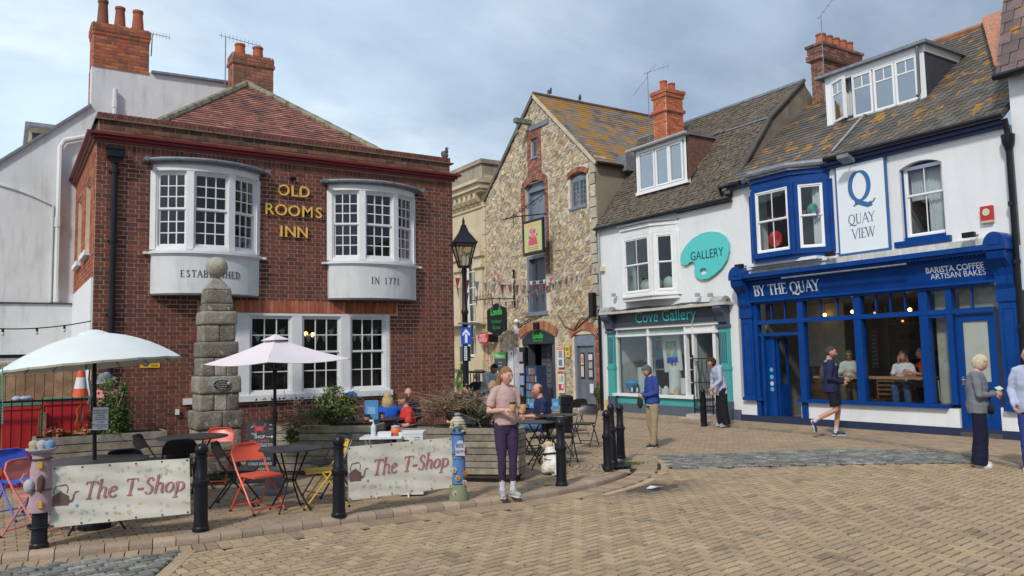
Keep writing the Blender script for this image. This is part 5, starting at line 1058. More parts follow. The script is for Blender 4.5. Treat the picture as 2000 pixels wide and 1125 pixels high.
for(a,b)in((13.50,13.86),(7.30,7.62)):
 m=MB();FR.box(m,a,b,.56,2.75,-.05,.10);FR.box(m,a-.03,b+.03,.56,.64,-.05,.13);FR.box(m,a-.02,b+.02,2.62,2.86,-.05,.13);p_=m.obj('pilaster',BLUE,cf)
 m=MB();
 for e in((a+.06,a+.075,.72,2.5),(b-.075,b-.06,.72,2.5),(a+.075,b-.075,.72,.735),(a+.075,b-.075,2.485,2.5)):FR.box(m,*e,.10,.112)
 m.obj('panel_moulding',BLUE,p_)
 m=MB();cs=[(.0,2.86),(.12,2.86),(.16,2.95),(.17,3.10),(.22,3.25),(.32,3.36),(.40,3.42),(.43,3.55),(.38,3.60),(.0,3.60)]
 m.extr([FR.p(a,z,n)for n,z in cs],FR.U*(b-a));m.extr([FR.p(a+.1,z,n+.018)for n,z in cs[1:8]]+[FR.p(a+.1,3.55,.2)],FR.U*(b-a-.2));m.obj('console',BLUE,p_)
 m=MB();cp=[(a-.04+(b-a+.08)*(.5+.5*math.cos(RAD(k))),3.66+.26*math.sin(RAD(k)))for k in range(0,181,15)]+[(a-.04,3.58),(b+.04,3.58)]
 FR.poly(m,cp,.02,.45);m.obj('console_head',BLUE,p_)
 m=MB();FR.poly(m,[(a+.05+(b-a-.1)*(.5+.5*math.cos(RAD(k))),3.68+.16*math.sin(RAD(k)))for k in range(0,181,15)],.45,.465);m.obj('head_relief',BLUE,p_)
fs_=MB();fa=Fr((16,0,3.06),(0,1,0),V((-1,0,.0)).normalized());tl=math.radians(12)
FB=Fr((15.92,0,3.04),(0,1,0),(-math.cos(tl),0,-math.sin(tl)),(-math.sin(tl),0,math.cos(tl)))
FB.box(fs_,7.62,13.50,0,.50,-.06,0);fb=fs_.obj('fascia',BLUE,cf)
m=MB();FR.box(m,7.62,13.50,3.54,3.60,0,.34);FR.box(m,7.6,13.52,3.60,3.70,0,.42);FR.box(m,7.62,13.5,3.0,3.05,0,.14);m.obj('cornice',BLUE,cf)
ps=[(FR.p(7.7+.075*i,3.525,.27),FR.U*.02,FR.V*.014,FR.N*.03,(1,1,1))for i in range(36)]
pieces(fb,'dentil',ps,BLUE,keep=40)
LETW=mat('white_letters',(.66,.70,.74),.5,var=.02)
m=MB();text(m,'BY THE QUAY',FB,12.42,.12,.003,.255,.004,right=-1,font='serif',tk=.15,tn=.065,sw=.05,wide=1.06);m.obj('lettering',LETW,fb)
m=MB();text(m,'BARISTA COFFEE',FB,8.38,.255,.003,.165,.004,right=-1,bold=.016,wide=.92);text(m,'ARTISAN BAKES',FB,8.33,.12,.003,.165,.004,right=-1,bold=-.008,wide=.92);m.obj('lettering',LETW,fb)
m=MB();m.tube([FR.p(12.3,3.50,.40),FR.p(9.2,3.50,.40)],.02,6);m.obj('strip_light',LEAD,cf)
for k,(u,lab)in enumerate(((13.62,'black floodlight at the left end of the cafe cornice'),(11.0,'small black floodlight under the quay view board'),(7.95,'black floodlight at the right end above the cafe fascia'))):
 t=thing('floodlight',lab,'floodlight',FR.p(u,3.9,.3));m=MB();m.tube([FR.p(u,3.95,.0),FR.p(u,3.93,.3)],.015,5);m.obox(FR.p(u,3.93,.34),FR.U*.11,FR.N*.05,FR.V*.05);m.obj('housing',BLACK,t)
t=thing('floodlight','grey floodlight under the eaves above the quay view board','floodlight',FR.p(10.45,5.9,.3));m=MB();m.obox(FR.p(10.45,5.98,.38),FR.U*.14,FR.N*.12+FR.V*.05,FR.V*.04);m.tube([FR.p(10.45,6.05,.1),FR.p(10.45,5.98,.36)],.015,5);m.obj('housing',LEAD,t)
q=thing('quay_board','tall white board with large blue Q and the words quay view','sign',FR.p(10.35,3.92,.05));m=MB();FR.box(m,9.72,10.97,3.88,5.95,.02,.06);m.obj('frame',mat('mid_blue',(.03,.12,.30),.5),q)
m=MB();FR.box(m,9.77,10.92,3.93,5.90,.06,.067);m.obj('panel',mat('board_white',(.76,.80,.84),.4,var=.02),q)
m=MB();fq=FR;text(m,'Q',FR,10.36,5.06,.068,.66,.004,right=-1,font='serif',tk=.16,tn=.045,col=(.03,.14,.34));text(m,'QUAY',FR,10.36,4.56,.068,.215,.004,right=-1,font='serif',tk=.10,tn=.04,sw=.05,col=(.08,.16,.26));text(m,'VIEW',FR,10.33,4.23,.068,.215,.004,right=-1,font='serif',tk=.10,tn=.04,sw=.05,col=(.08,.16,.26));m.obj('lettering',VCM,q)
w_=window(cf,FR,8.59,9.44,4.10,5.60,-.12,2,1,1,UPVC,fw=.035,split=4.97)
m=MB();FR.box(m,8.562,8.59,4.11,5.55,-.2,-.08);FR.box(m,9.44,9.468,4.11,5.55,-.2,-.08);FR.box(m,8.56,9.47,4.02,4.10,-.2,-.05);FR.poly(m,[(8.58,5.5)]+arcpts(8.58,9.45,5.56,.11)+[(9.45,5.5)],-.2,-.15);FR.box(m,8.45,9.62,3.90,4.02,-.1,.10);m.obj('window_surround',BLUE,cf)
m=MB();FR.poly(m,[(8.56,5.68),(9.47,5.68)]+arcpts(8.56,9.47,5.55,.12)[::-1],-.3,.0);m.obj('arch_fill',RENDER_W,cf)
room(cf,FR,8.5,9.5,4.0,5.7,-.36,-2.5,mat('pale_room',(.28,.3,.32),.9))
def curtain(parent,fr,u0,u1,v0,v1,n,col=(.62,.64,.66),k=9,nm='curtain'):
 m=MB();st=k*6;A_=[fr.p(u0+(u1-u0)*i/st,v0,n+.03*math.sin(i*math.pi/3)+.01*math.sin(i*1.7))for i in range(st+1)];B_=[p+fr.V*(v1-v0)for p in A_];Z=len(A_)
 m.add(A_+B_,[(i,i+1,Z+i+1,Z+i)for i in range(st)],col);return m.obj(nm,VC,parent,smooth=True)
curtain(cf,FR,8.62,9.05,4.1,5.5,-.33);curtain(cf,FR,9.05,9.42,4.9,5.5,-.34,(.55,.57,.6))
bb=cantbay(cf,13.42,12.98,11.86,11.14,.50,4.02,5.98,BLUE,UPVC,[dict(cols=1,rt=1,rb=1,fw=.03),dict(cols=2,rt=1,rb=1,fw=.03,pad=.09,pt=.07),dict(cols=1,rt=1,rb=1,fw=.03,pad=.17,pt=.07)],LEAD,corn=.27)
m=MB();FR.poly(m,[(13.5,3.82),(11.15,3.82),(11.15,3.92),(13.5,3.92)],.0,.2);FR.box(m,11.3,13.3,3.86,3.93,0,.42);m.obj('bay_foot',RENDER_W,cf)
m=MB()
for a,b,e in((13.6,12.95,0),(12.95,11.9,1),(11.9,11.0,2)):pass
P_=[FR.p(13.62,6.10,.06),FR.p(12.95,6.10,.62),FR.p(11.85,6.10,.62),FR.p(11.1,6.10,.1)];m.tube(P_,.075,8);m.extr([p+V((0,0,.02))for p in P_],(0,0,.06));m.obj('bay_gutter',LEAD,cf)
room(cf,FR,11.21,13.19,4.11,5.84,-.3,-3,mat('brown_room',(.07,.06,.065),.9))
curtain(cf,FR,11.4,11.62,4.2,5.6,.02,(.6,.62,.64),4)
def fan(u,v,n,r,col,label):
 t=thing('paper_fan',label,'decoration',FR.p(u,v,n));m=MB();k=30;c=FR.p(u,v,n);vs=[c]
 for i in range(k*2):a=math.pi*i/k;rr=r*(1 if i%2 else.93);vs.append(c+FR.U*rr*math.cos(a)+FR.V*rr*math.sin(a)+FR.N*(.02 if i%2 else-.0))
 m.add(vs,[(0,1+i,1+(i+1)%(2*k))for i in range(2*k)],col);m.add([v_+FR.N*-.01 for v_ in vs],[(0,1+(i+1)%(2*k),1+i)for i in range(2*k)],col);m.obj('folded_paper',VC,t)
fan(12.50,4.48,.30,.20,(.62,.03,.04),'round red paper fan hanging in the blue bay window');fan(11.55,5.05,.12,.15,(.10,.42,.30),'round green paper disc in the right side of the blue bay')
t=thing('indoor_flags','small red and blue party flags inside the blue bay window','bunting',FR.p(12.4,5,.2));m=MB()
for i in range(9):u=12.8-.17*i;z=5.05-.02*(i%3);m.extr([FR.p(u,z,.2),FR.p(u-.12,z,.2),FR.p(u-.06,z-.13,.2)],FR.N*.003,col=[(.5,.04,.04),(.05,.1,.4),(.2,.06,.35)][i%3])
m.obj('flags',VC,t)
m=MB();FR.box(m,B0-.02,B1+.05,5.985,6.07,-.05,.16);FR.box(m,B0-.02,11.15,5.92,5.98,-.05,.09);m.obj('eaves_board',mat('dark_blue',(.012,.025,.11),.5,var=.1),cf)
m=MB();m.tube([FR.p(B0-.1,6.12,.24),FR.p(11.1,6.12,.24)],.06,8);m.obj('gutter',BLACKP,cf);m=MB();m.tube([FR.p(13.6,6.08,.2),FR.p(B1+.25,6.08,.2),FR.p(B1+.22,5.80,.1)],.05,8);m.obj('gutter',BLACKP,cf)
m=MB();m.tube([FR.p(7.22,6.05,.2),FR.p(7.22,5.80,.12),FR.p(7.24,-.02,.12)],.055,9);m.lathe([(.06,5.45),(.11,5.6),(.12,5.75),(.1,5.76)],FR.p(7.22,0,.12),10)
for z in(.9,2.1,3.3,4.4):m.tube([FR.p(7.235,z,.12),FR.p(7.235,z+.08,.12)],.07,9)
m.obj('downpipe',BLACKP,cf,smooth='auto')
al=RAD(37);RB=Fr((15.82,0,6.14),(0,1,0),(-math.sin(al),0,math.cos(al)),(math.cos(al),0,math.sin(al)));LR=(20.75-15.82)/math.cos(al)
D0u,D1u=9.60,12.50
BR1=B1-.02
sN=lambda u,n:0
m=MB();RB.box(m,B0-.05,BR1,0,LR,-.08,0);rf=m.obj('roof',mat('slate_bed',(.05,.05,.055),.9),cf)
P1=(17.55,7.45);Dx=17.55;zb_=6.14+(Dx-15.82)*math.tan(al)
SLB_=[(.105,.088,.072),(.09,.078,.066),(.118,.10,.08),(.082,.073,.064),(.125,.11,.094),(.105,.085,.067)]
dv0=(Dx-15.82)/math.cos(al)
ps=courses(RB,0,LR-.05,.26,.185,iv_holes(B0-.02,BR1,[(9.62,12.20,dv0+.05,dv0+1.9)]),SLB_,th=.007,joint=.0015,n0=.004,tilt=.016,over=.03,cj=.05)
pieces(rf,'slate',ps,SLATE,keep=300,top=1)
m=MB();rdg=RB.p(0,LR,.03);m.tube([V((rdg.x,B0,rdg.z)),V((rdg.x,BR1,rdg.z))],.09,8);m.obj('ridge_tiles',mat('ridge_terracotta',(.30,.14,.08),.85,var=.3),rf)
def onR(x,y):r=ray(x,y);return CAMP+r*((RB.O-CAMP).dot(RB.N)/r.dot(RB.N))
m=MB();p1,p2=onR(1951,150),onR(1924,52);q_=V((0,-1,0));m.extr([p1,p2,p2+q_*.45,p1+q_*.3],RB.N*.26);m.obj('gable_coping',mat('brick_coping',(.42,.19,.12),.9,var=.35,scale=14,bump=.8,bscale=30),rf)
zt1=8.68;FDm=Fr((Dx,0,0),(0,1,0),(-1,0,0));zw0,zw1=zb_+.02,zt1-.12
m=MB();FDm.box(m,9.62,9.80,zw0-.1,zt1,-.12,0);FDm.box(m,12.02,12.20,zw0-.1,zt1,-.12,0);FDm.box(m,9.80,12.02,zw1-.05,zt1,-.12,.02);FDm.box(m,9.62,12.20,zw0-.16,zw0-.02,-.12,.04);dm=m.obj('dormer',UPVC,cf)
for k,(a,b)in enumerate(((9.80,10.33),(10.35,10.88),(10.92,11.45),(11.49,12.02))):
 m=MB();fw=.05;z0,z1=zw0,zw1-.05;op=.0;off=.0
 fr2=FDm
 if k==3:
  th_=RAD(24);hinge=FDm.p(b,0,.01);u2=V((math.sin(th_)*1.0,math.cos(th_),0));fr2=Fr(hinge-V((0,0,0))-u2*b,u2,V((-math.cos(th_),math.sin(th_),0)))
 for bx in((a,a+fw,z0,z1),(b-fw,b,z0,z1),(a+fw,b-fw,z0,z0+fw),(a+fw,b-fw,z1-fw,z1)):fr2.box(m,*bx,-.06,.012)
 zmid=z1-.34;fr2.box(m,a+fw,b-fw,zmid-.015,zmid+.015,-.05,.0);fr2.box(m,(a+b)/2-.01,(a+b)/2+.01,zmid+.015,z1-fw,-.05,.0)
 o=m.obj('casement',UPVC,dm);pane(o,fr2,(a+b)/2,(z0+fw+zmid-.015)/2,(b-a)/2-fw,(zmid-.015-z0-fw)/2,-.02,GLASS2)
 for s_ in(-1,1):pane(o,fr2,(a+b)/2+s_*((b-a)/4-fw/2+.005),(zmid+z1-fw)/2+.007,(b-a)/4-fw/2-.005,(z1-fw-zmid)/2-.008,-.02,GLASS2)
m=MB();FDm.box(m,9.8,12.02,zw0,zt1-.1,-.62,-.58);m.obj('back_panel',mat('dormer_inside',(.20,.24,.30),.9),dm)
curtain(dm,FDm,11.5,12.0,zw0,zw1,-.25,(.6,.63,.66),6);curtain(dm,FDm,10.45,10.7,zw0,zw1,-.25,(.6,.63,.66),3)
for u in(9.612,12.168):
 m=MB();xe=15.82+(zt1-6.14)/math.tan(al);m.extr([V((Dx+.02,u,zw0-.1)),V((Dx+.02,u,zt1-.02)),V((xe,u,zt1-.02))],(0,.04,0));m.obj('cheek',mat('cheek_slate',(.05,.052,.068),.6,var=.25,scale=8),dm)
m=MB();m.box(Dx-.02,Dx+1.75,9.575,9.612,zt1-.16,zt1-.0);m.obj('barge_board',UPVC,dm)
m=MB();m.box(Dx-.16,xe+.35,9.48,12.40,zt1,zt1+.07);m.obj('dormer_roof',LEAD,dm)
m=MB();m.tube([V((Dx-.1,9.70,zt1-.02)),V((Dx-.1,9.72,zw0+.1)),V((Dx-.16,9.74,zw0+.02))],.035,8);m.obj('rain_pipe',mat('dark_grey_pipe',(.10,.11,.125),.5),dm)
m=MB();m.tube([V((Dx-.06,11.0,zw0-.1)),RB.p(11.0,dv0-.25,.12),RB.p(11.0,.2,.07)],.022,6);m.tube([V((Dx-.08,11.2,zw0-.12)),V((Dx-.05,10.2,zw0-.14))],.014,5);m.obj('waste_pipe',mat('grey_pipe',(.33,.35,.37),.5),cf)
q=onY(1600,200,14.0)
RBk=[(.25,.10,.075),(.19,.08,.065),(.30,.13,.09),(.12,.065,.055)]
cx0=19.2;pc=onX(1580,100,cx0);pd=onX(1608,100,cx0)
chimney(cf,cx0,cx0+1.75,pd.y+.05,pc.y-.03,8.0,onX(1590,88,cx0).z,RBk,[(V((cx0+.25+.32*i,(pc.y+pd.y)/2,onX(1590,88,cx0).z)),.15,.125,.34,(.40,.13,.07))for i in range(5)],corbel=((.0,.08,.10),(.10,.26,.06),(.30,.46,.09)),keepb=140,body=mat('pale_mortar',(.45,.40,.34),.9))
pt_=onX(1603,30,cx0-.15);yagi('tv_aerial','tall mast with a slanting aerial on the five pot brick chimney',(cx0-.15,pt_.y,8.6),pt_,(.3,-.6,.75),ln=.85,n=5,el=.2)
t=thing('alarm_box','red alarm box with a round badge on the cafe wall','alarm',FR.p(7.72,4.2,0));m=MB();FR.box(m,7.62,7.84,4.20,4.48,0,.08,(.45,.025,.03));FR.box(m,7.62,7.84,4.155,4.20,0,.078,(.55,.42,.28));m.lathe([(0,0),(.07,0),(.07,.004),(0,.004)],FR.p(7.73,4.36,.081),14,mat=Matrix.Rotation(RAD(-90),3,'Y'),col=(.6,.55,.4));m.obj('case',VC,t)
fh=thing('neighbour_house','white house with purple slates at the right edge of the view','house',(16,6,0))
m=MB();FR.box(m,1.0,7.17,-.05,6.82,-.4,.05);m.obj('front_wall',RENDER_W,fh)
al2=RAD(72);RC=Fr((15.72,0,6.84),(0,1,0),(-math.sin(al2),0,math.cos(al2)),(math.cos(al2),0,math.sin(al2)))
m=MB();RC.box(m,1,7.28,0,5.0,-.1,0);rf=m.obj('roof',mat('slate_bed',(.05,.05,.055),.9),fh)
pieces(rf,'slate',courses(RC,0,5,.30,.24,lambda v:[(4.5,7.28)],[(.17,.115,.11),(.14,.10,.10),(.20,.13,.12)],th=.014,joint=.01,n0=.004,tilt=.022,over=.03),SLATE,keep=120,top=1)
m=MB();m.tube([V((15.66,1,6.84)),V((15.66,7.3,6.84))],.06,8);m.obj('gutter',BLACKP,fh)
CI=mat('cafe_wall',(.15,.15,.155),.9,var=.15);WDP=mat('brown_panelling',(.16,.085,.045),.7,var=.3,scale=4)
room(cf,FR,7.76+.9,13.36,.12,2.98,-.3,-5.2,CI,'cafe_room')
m=MB()
for i in range(6):FR.box(m,12.1,13.3,.14+i*.2,.33+i*.2,-1.75,-1.7)
m.obj('counter_boards',WDP,cf)
m=MB();FR.box(m,12.2,13.34,1.36,2.96,-1.8,-1.76);FR.box(m,8.66,9.02,.64,2.94,-.26,-.24);FR.box(m,7.78,8.52,2.5,2.97,-.26,-.24);m.obj('pale_blind',mat('beige_blind',(.40,.38,.32),.9,var=.12,scale=5),cf)
m=MB()
for k in range(4):FR.box(m,9.3+k*.95,9.36+k*.95,1.2,2.9,-3.6,-3.55)
for z in(1.5,1.95,2.4):FR.box(m,9.2,12.3,z,z+.03,-3.6,-3.55)
m.obj('back_shelving',mat('shelf_grey',(.17,.18,.2),.8),cf)
ps=[]
for k in range(60):ps.append((FR.p(9.3+random.random()*2.9,random.choice((1.53,1.98,2.43))+.1,-3.5),FR.U*.03,FR.V*random.uniform(.06,.12),FR.N*.03,random.choice([(.03,.05,.12),(.12,.13,.15),(.05,.04,.04),(.15,.12,.1)])))
J=MB()
for c in ps:J.obox(c[0],c[1],c[2],c[3],c[4])
J.obj('shelf_bottles',VC,cf,kind='stuff')
m=MB();FR.box(m,9.22,12.0,1.12,1.17,-.62,-.18);m.obj('window_bar',mat('bar_top',(.32,.19,.10),.5,var=.2),cf)
m=MB();FR.box(m,11.75,11.95,1.3,2.25,-2.5,-2.45,(.04,.04,.045));
for i in range(8):FR.box(m,11.79,11.91,1.4+i*.1,1.42+i*.1,-2.45,-2.445,(.25,.25,.24))
m.obj('menu_board',VC,cf)
for k,(x,y)in enumerate(((1611,615),(1665,609),(1777,605),(1708,611),(1763,627))):
 p=onX(x,y,17.6+.5*(k%2));t=thing('pendant_bulb',['warm glowing bulb behind the first transom pane left of the post','warm glowing bulb just left of the middle blue post','warm glowing bulb in the transom right of the middle window','dim red lamp just right of the middle blue post','small orange lamp below the transom at the right window'][k],'light bulb',p)
 m=MB();m.sph(p,.045 if k<3 else.025,8,6);m.obj('bulb',mat('amber_bulb',(1,.5,.12),emit=9)if k<3 else mat('dim_bulb',(1,.25,.08),emit=3),t);m=MB();m.tube([p+V((0,0,.05)),V((p.x,p.y,2.97))],.006,4);m.obj('flex',BLACK,t)
# ================================================================ ground
gr=MB();gr.add([V((-150,-150,-.06)),V((200,-150,-.06)),V((200,200,-.06)),V((-150,200,-.06))],[(0,1,2,3)])
tag(gr.obj('ground',mat('ground_far',(.20,.17,.14),.9,var=.2,scale=1)),kind='structure')
hl=MB();n_h=40;hv=[V((-110+6*i,-62-8*math.sin(i*.35),0))for i in range(n_h)];ht=[p+V((0,-25,15+4*math.sin(i*.5)+2*math.sin(i*1.7)))for i,p in enumerate(hv)];hb_=[p+V((0,-60,-p.z))for p in ht]
hl.add(hv+ht+hb_,[(i,i+1,n_h+i+1,n_h+i)for i in range(n_h-1)]+[(n_h+i,n_h+i+1,2*n_h+i+1,2*n_h+i)for i in range(n_h-1)]);tag(hl.obj('hillside',mat('far_hill',(.09,.10,.075),.9,var=.5,scale=.25)),kind='structure')
KP=[(-6,9.15),(-2,8.98),(.07,8.80),(1.1,8.63),(1.8,8.52),(2.57,8.50),(3.73,8.50),(4.42,8.46),(5.1,8.42),(6.0,8.44),(6.83,8.66),(7.40,8.90),(8.0,9.27),(8.55,9.78),(8.98,10.35),(9.12,10.8),(8.95,11.2)]
def tz(x):return.057*max(0.0,min(1.0,(8.9-x)/2.2))**.7 if x>6.7 else.057
def smooth(P_,k=6):
 o=[]
 for i in range(len(P_)-1):
  p0,p1,p2,p3=P_[max(0,i-1)],P_[i],P_[i+1],P_[min(len(P_)-1,i+2)]
  for j in range(k):
   t=j/k;o.append(tuple(.5*((2*p1[a])+(-p0[a]+p2[a])*t+(2*p0[a]-5*p1[a]+4*p2[a]-p3[a])*t*t+(-p0[a]+3*p1[a]-3*p2[a]+p3[a])*t**3)for a in(0,1)))
 return o+[P_[-1]]
KS=smooth(KP)
def resample(P_,d):
 o=[P_[0]];acc=0
 for a,b in zip(P_,P_[1:]):
  l=math.hypot(b[0]-a[0],b[1]-a[1]);s=d-acc
  while s<=l:o.append((a[0]+(b[0]-a[0])*s/l,a[1]+(b[1]-a[1])*s/l));s+=d
  acc=(acc+l)%d
 return o
def inpoly(p,poly):
 c=False;x,y=p;j=len(poly)-1
 for i in range(len(poly)):
  if(poly[i][1]>y)!=(poly[j][1]>y)and x<(poly[j][0]-poly[i][0])*(y-poly[i][1])/(poly[j][1]-poly[i][1])+poly[i][0]:c=not c
  j=i
 return c
def offs(P_,d):
 o=[]
 for i in range(len(P_)):
  a,b=P_[max(0,i-1)],P_[min(len(P_)-1,i+1)];l=math.hypot(b[0]-a[0],b[1]-a[1])or 1;o.append((P_[i][0]+(b[1]-a[1])/l*d,P_[i][1]-(b[0]-a[0])/l*d))
 return o
def sheet(name,poly,z,mt,kind='structure',zf=None):
 bm=bmesh.new();vs=[bm.verts.new((x,y,zf(x)if zf else z))for x,y in poly];f=bm.faces.new(vs);bmesh.ops.triangulate(bm,faces=[f])
 me=bpy.data.meshes.new(name);bm.normal_update()
 if sum(f.normal.z for f in bm.faces)<0:bmesh.ops.reverse_faces(bm,faces=bm.faces[:])
 bm.to_mesh(me);bm.free();me.materials.append(mt);o=bpy.data.objects.new(name,me);put(o);return tag(o,kind=kind)
JOINT=mat('sand_joint',(.026,.02,.015),.95,var=.3,scale=12)
PC=[(0.426,0.309,0.189),(0.397,0.289,0.181),(0.449,0.331,0.202),(0.415,0.300,0.189),(0.369,0.268,0.170),(0.438,0.306,0.183)]
PC2=[(0.363,0.265,0.168),(0.334,0.245,0.159),(0.391,0.282,0.179),(0.312,0.229,0.155),(0.373,0.260,0.165)]
def flat(name,c,a,b,ps,col,z=0,t=.02,tilt=.004):
 n=V((random.uniform(-tilt,tilt),random.uniform(-tilt,tilt),1))
 a=V((a[0],a[1],-(n.x*a[0]+n.y*a[1])));b=V((b[0],b[1],-(n.x*b[0]+n.y*b[1])));ps.append((V((c[0],c[1],z-t/2+random.uniform(-.0012,.0012))),a,b,V((0,0,t/2)),col))
def seen(x,y,m=60):
 p=proj(V((x,y,0)));return-m<p[0]<2000+m and 600<p[1]<1125+m
# --- road
band_in=offs(KS,.04);band_out=offs(KS,.40)
setL=[(-1.2,8.62),(.06,8.50),(1.50,8.22),(1.10,7.2),(-.6,6.2)]
setR=[(9.55,10.45),(12.68,8.95),(14.0,7.25),(13.2,6.2),(12.5,6.65),(11.0,7.76),(8.75,9.12),(9.25,9.75)]
pav=[(14.75,18.5),(14.6,12.6),(14.5,10.7),(14.2,9.3),(13.6,7.6),(12.6,5.9),(11.5,4.0)]
rp=[p for p in band_out if p[0]>-3]
road_poly=[(-3,3),(12,1.2),(13,5.5),(12.4,6.68),(11.0,7.78),(8.78,9.10)]+[p for p in rp[::-1]if p[1]<9.12 or p[0]<8.3]
road_poly=[(-3,3),(13,0)]+[(13.2,6.2),(12.5,6.65),(11.0,7.76),(8.75,9.12)]+[p for p in rp[::-1]if p[0]<8.6 and p[1]<9.3]+[(-3,8.6)]
rd=sheet('road',[(-6,2),(15.95,2),(15.95,30),(8.0,30),(8.0,9.0),(6.5,8.3),(-6,9.0)],-.012,JOINT)
ps=[];th=RAD(7.3);c_,s_=math.cos(th),math.sin(th);w=.10;pit=V((7.35,8.05))
def inpit(x,y):return((x-7.30)/.44)**2+((y-8.06)/.25)**2<1
def put_h(x,y,hx,hy):
 cx,cy=(x*c_-y*s_)*w,(x*s_+y*c_)*w;X,Y=cx+2,cy+3
 if not seen(X,Y)or not inpoly((X,Y),road_poly)or inpoly((X,Y),setL)or inpit(X,Y):return
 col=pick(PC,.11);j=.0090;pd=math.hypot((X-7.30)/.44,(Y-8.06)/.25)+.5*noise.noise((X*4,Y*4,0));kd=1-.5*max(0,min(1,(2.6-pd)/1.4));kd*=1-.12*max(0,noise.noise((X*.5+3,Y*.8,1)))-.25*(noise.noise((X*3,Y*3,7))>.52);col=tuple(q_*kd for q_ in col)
 flat('b',(X,Y),(c_*(hx*w-j),s_*(hx*w-j)),(-s_*(hy*w-j),c_*(hy*w-j)),ps,col)
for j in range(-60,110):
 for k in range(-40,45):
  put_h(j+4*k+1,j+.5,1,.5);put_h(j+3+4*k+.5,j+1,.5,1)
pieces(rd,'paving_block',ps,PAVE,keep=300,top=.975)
gm=MB()
for k in range(260):
 X,Y=random.uniform(1,13),random.uniform(4.5,10)
 if seen(X,Y)and inpoly((X,Y),road_poly):r=random.uniform(.006,.02);gm.add([V((X+r*math.cos(a)*random.uniform(.7,1.2),Y+r*math.sin(a)*random.uniform(.7,1.2),.004))for a in[i*.9 for i in range(7)]],[tuple(range(7))],random.choice([(.09,.08,.07),(.14,.12,.1),(.42,.38,.34)]))
go=gm.obj('trodden_gum',VC,rd,kind='stuff')
ps=[]
cs=resample(offs(KS,.235),.118)
for a,b in zip(cs,cs[1:]):
 if a[0]<-1.5 or a[1]>10.9:continue
 d=V((b[0]-a[0],b[1]-a[1])).normalized();flat('b',((a[0]+b[0])/2,(a[1]+b[1])/2),(d.x*.055,d.y*.055),(-d.y*.155,d.x*.155),ps,pick(PC2,.15),z=.003)
cs=resample([(-.3,6.9),(1.20,7.36),(1.62,8.2)][1:],.205)
for(A_,B_)in(((1.08,7.1),(1.60,8.22)),):
 k=6
 for i in range(k):t=(i+.5)/k;d=V((B_[0]-A_[0],B_[1]-A_[1]));l=d.length/k;d.normalize();flat('b',(A_[0]+(B_[0]-A_[0])*t,A_[1]+(B_[1]-A_[1])*t),(d.x*(l/2-.004),d.y*(l/2-.004)),(-d.y*.06,d.x*.06),ps,pick(PC,.1),z=.004)
bo=resample(offs(KS,.50),.21)
for a,b in zip(bo,bo[1:]):
 if a[0]<6.4 or a[1]>10.6:continue
 d=V((b[0]-a[0],b[1]-a[1])).normalized();flat('b',((a[0]+b[0])/2,(a[1]+b[1])/2),(d.x*.10,d.y*.10),(-d.y*.055,d.x*.055),ps,pick(PC,.15),z=.004)
pieces(rd,'channel_block',ps,PAVE,keep=220,top=.97)
kb=thing('kerb','rounded block kerb curving along the edge of the terrace','kerb',(3,8.5,0));kb['kind']='structure';del kb['category'];del kb['label']
ks=resample(KS,.21);n_=0;J=MB()
for a,b in zip(ks,ks[1:]):
 if a[0]<-2.5 or a[0]>8.85 and a[1]>10:continue
 d=V((b[0]-a[0],b[1]-a[1],0)).normalized();s=V((-d.y,d.x,0));A_=V((a[0],a[1],0));l=(V((b[0],b[1],0))-A_).length-.008;h=tz(a[0])+.006;h=max(h,.012);m=MB();col=pick([(.36,.27,.195),(.40,.295,.21),(.32,.245,.18)],.14)
 pr=[(.0,-.05),(.0,h*.45),(.015,h*.78),(.045,h*.96),(.08,h),(.14,h),(.14,-.05)]
 m.extr([A_+s*x+V((0,0,z))for x,z in pr],d*l,col=(1,1,1));o=m.obj('kerb_block',PAVE,kb,smooth='auto',ang=50);o.color=(*col,1)
# --- terrace
ter=[p for p in offs(KS,-.14)if p[0]>-6]+[(8.6,11.6),(8.2,14.6),(-6,14.6)]
te=sheet('terrace',[(x,y)for x,y in ter],0,JOINT,zf=lambda x:tz(x)-.012)
ps=[]
def course_rows(poly,ang,bw,bl,org,zf,cols,skip=lambda x,y:False,jn=.0048,st=.5):
 c_,s_=math.cos(ang),math.sin(ang)
 for j in range(-140,140):
  for i in range(-80,80):
   u=(i+(st if j%2 else 0))*bl;v=j*bw;X,Y=org[0]+u*c_-v*s_,org[1]+u*s_+v*c_
   if not seen(X,Y)or not inpoly((X,Y),poly)or skip(X,Y):continue
   flat('b',(X,Y),(c_*(bl/2-jn),s_*(bl/2-jn)),(-s_*(bw/2-jn),c_*(bw/2-jn)),ps,pick(cols,.11),z=zf(X))
ctr=(6.35,11.35)
def fan_zone(x,y):return x>6.2 and math.hypot(x-ctr[0],y-ctr[1])<3.0 and(y<11.35 or x>7.4)
course_rows(ter,0,.103,.205,(0,8.3),tz,PC2,skip=lambda x,y:x>6.2)
for r in[.25+.104*i for i in range(27)]:
 k=int(2*math.pi*r/.205)or 1
 for i in range(k):
  a=2*math.pi*(i+(.5 if int(r/.104)%2 else 0))/k;X,Y=ctr[0]+r*math.cos(a),ctr[1]+r*math.sin(a)
  if X<6.2 or not inpoly((X,Y),ter)or not seen(X,Y):continue
  flat('b',(X,Y),(-math.sin(a)*.098,math.cos(a)*.098),(math.cos(a)*.048,math.sin(a)*.048),ps,pick(PC2,.15),z=tz(X))
pieces(te,'paving_block',ps,PAVE,keep=300,top=.97)
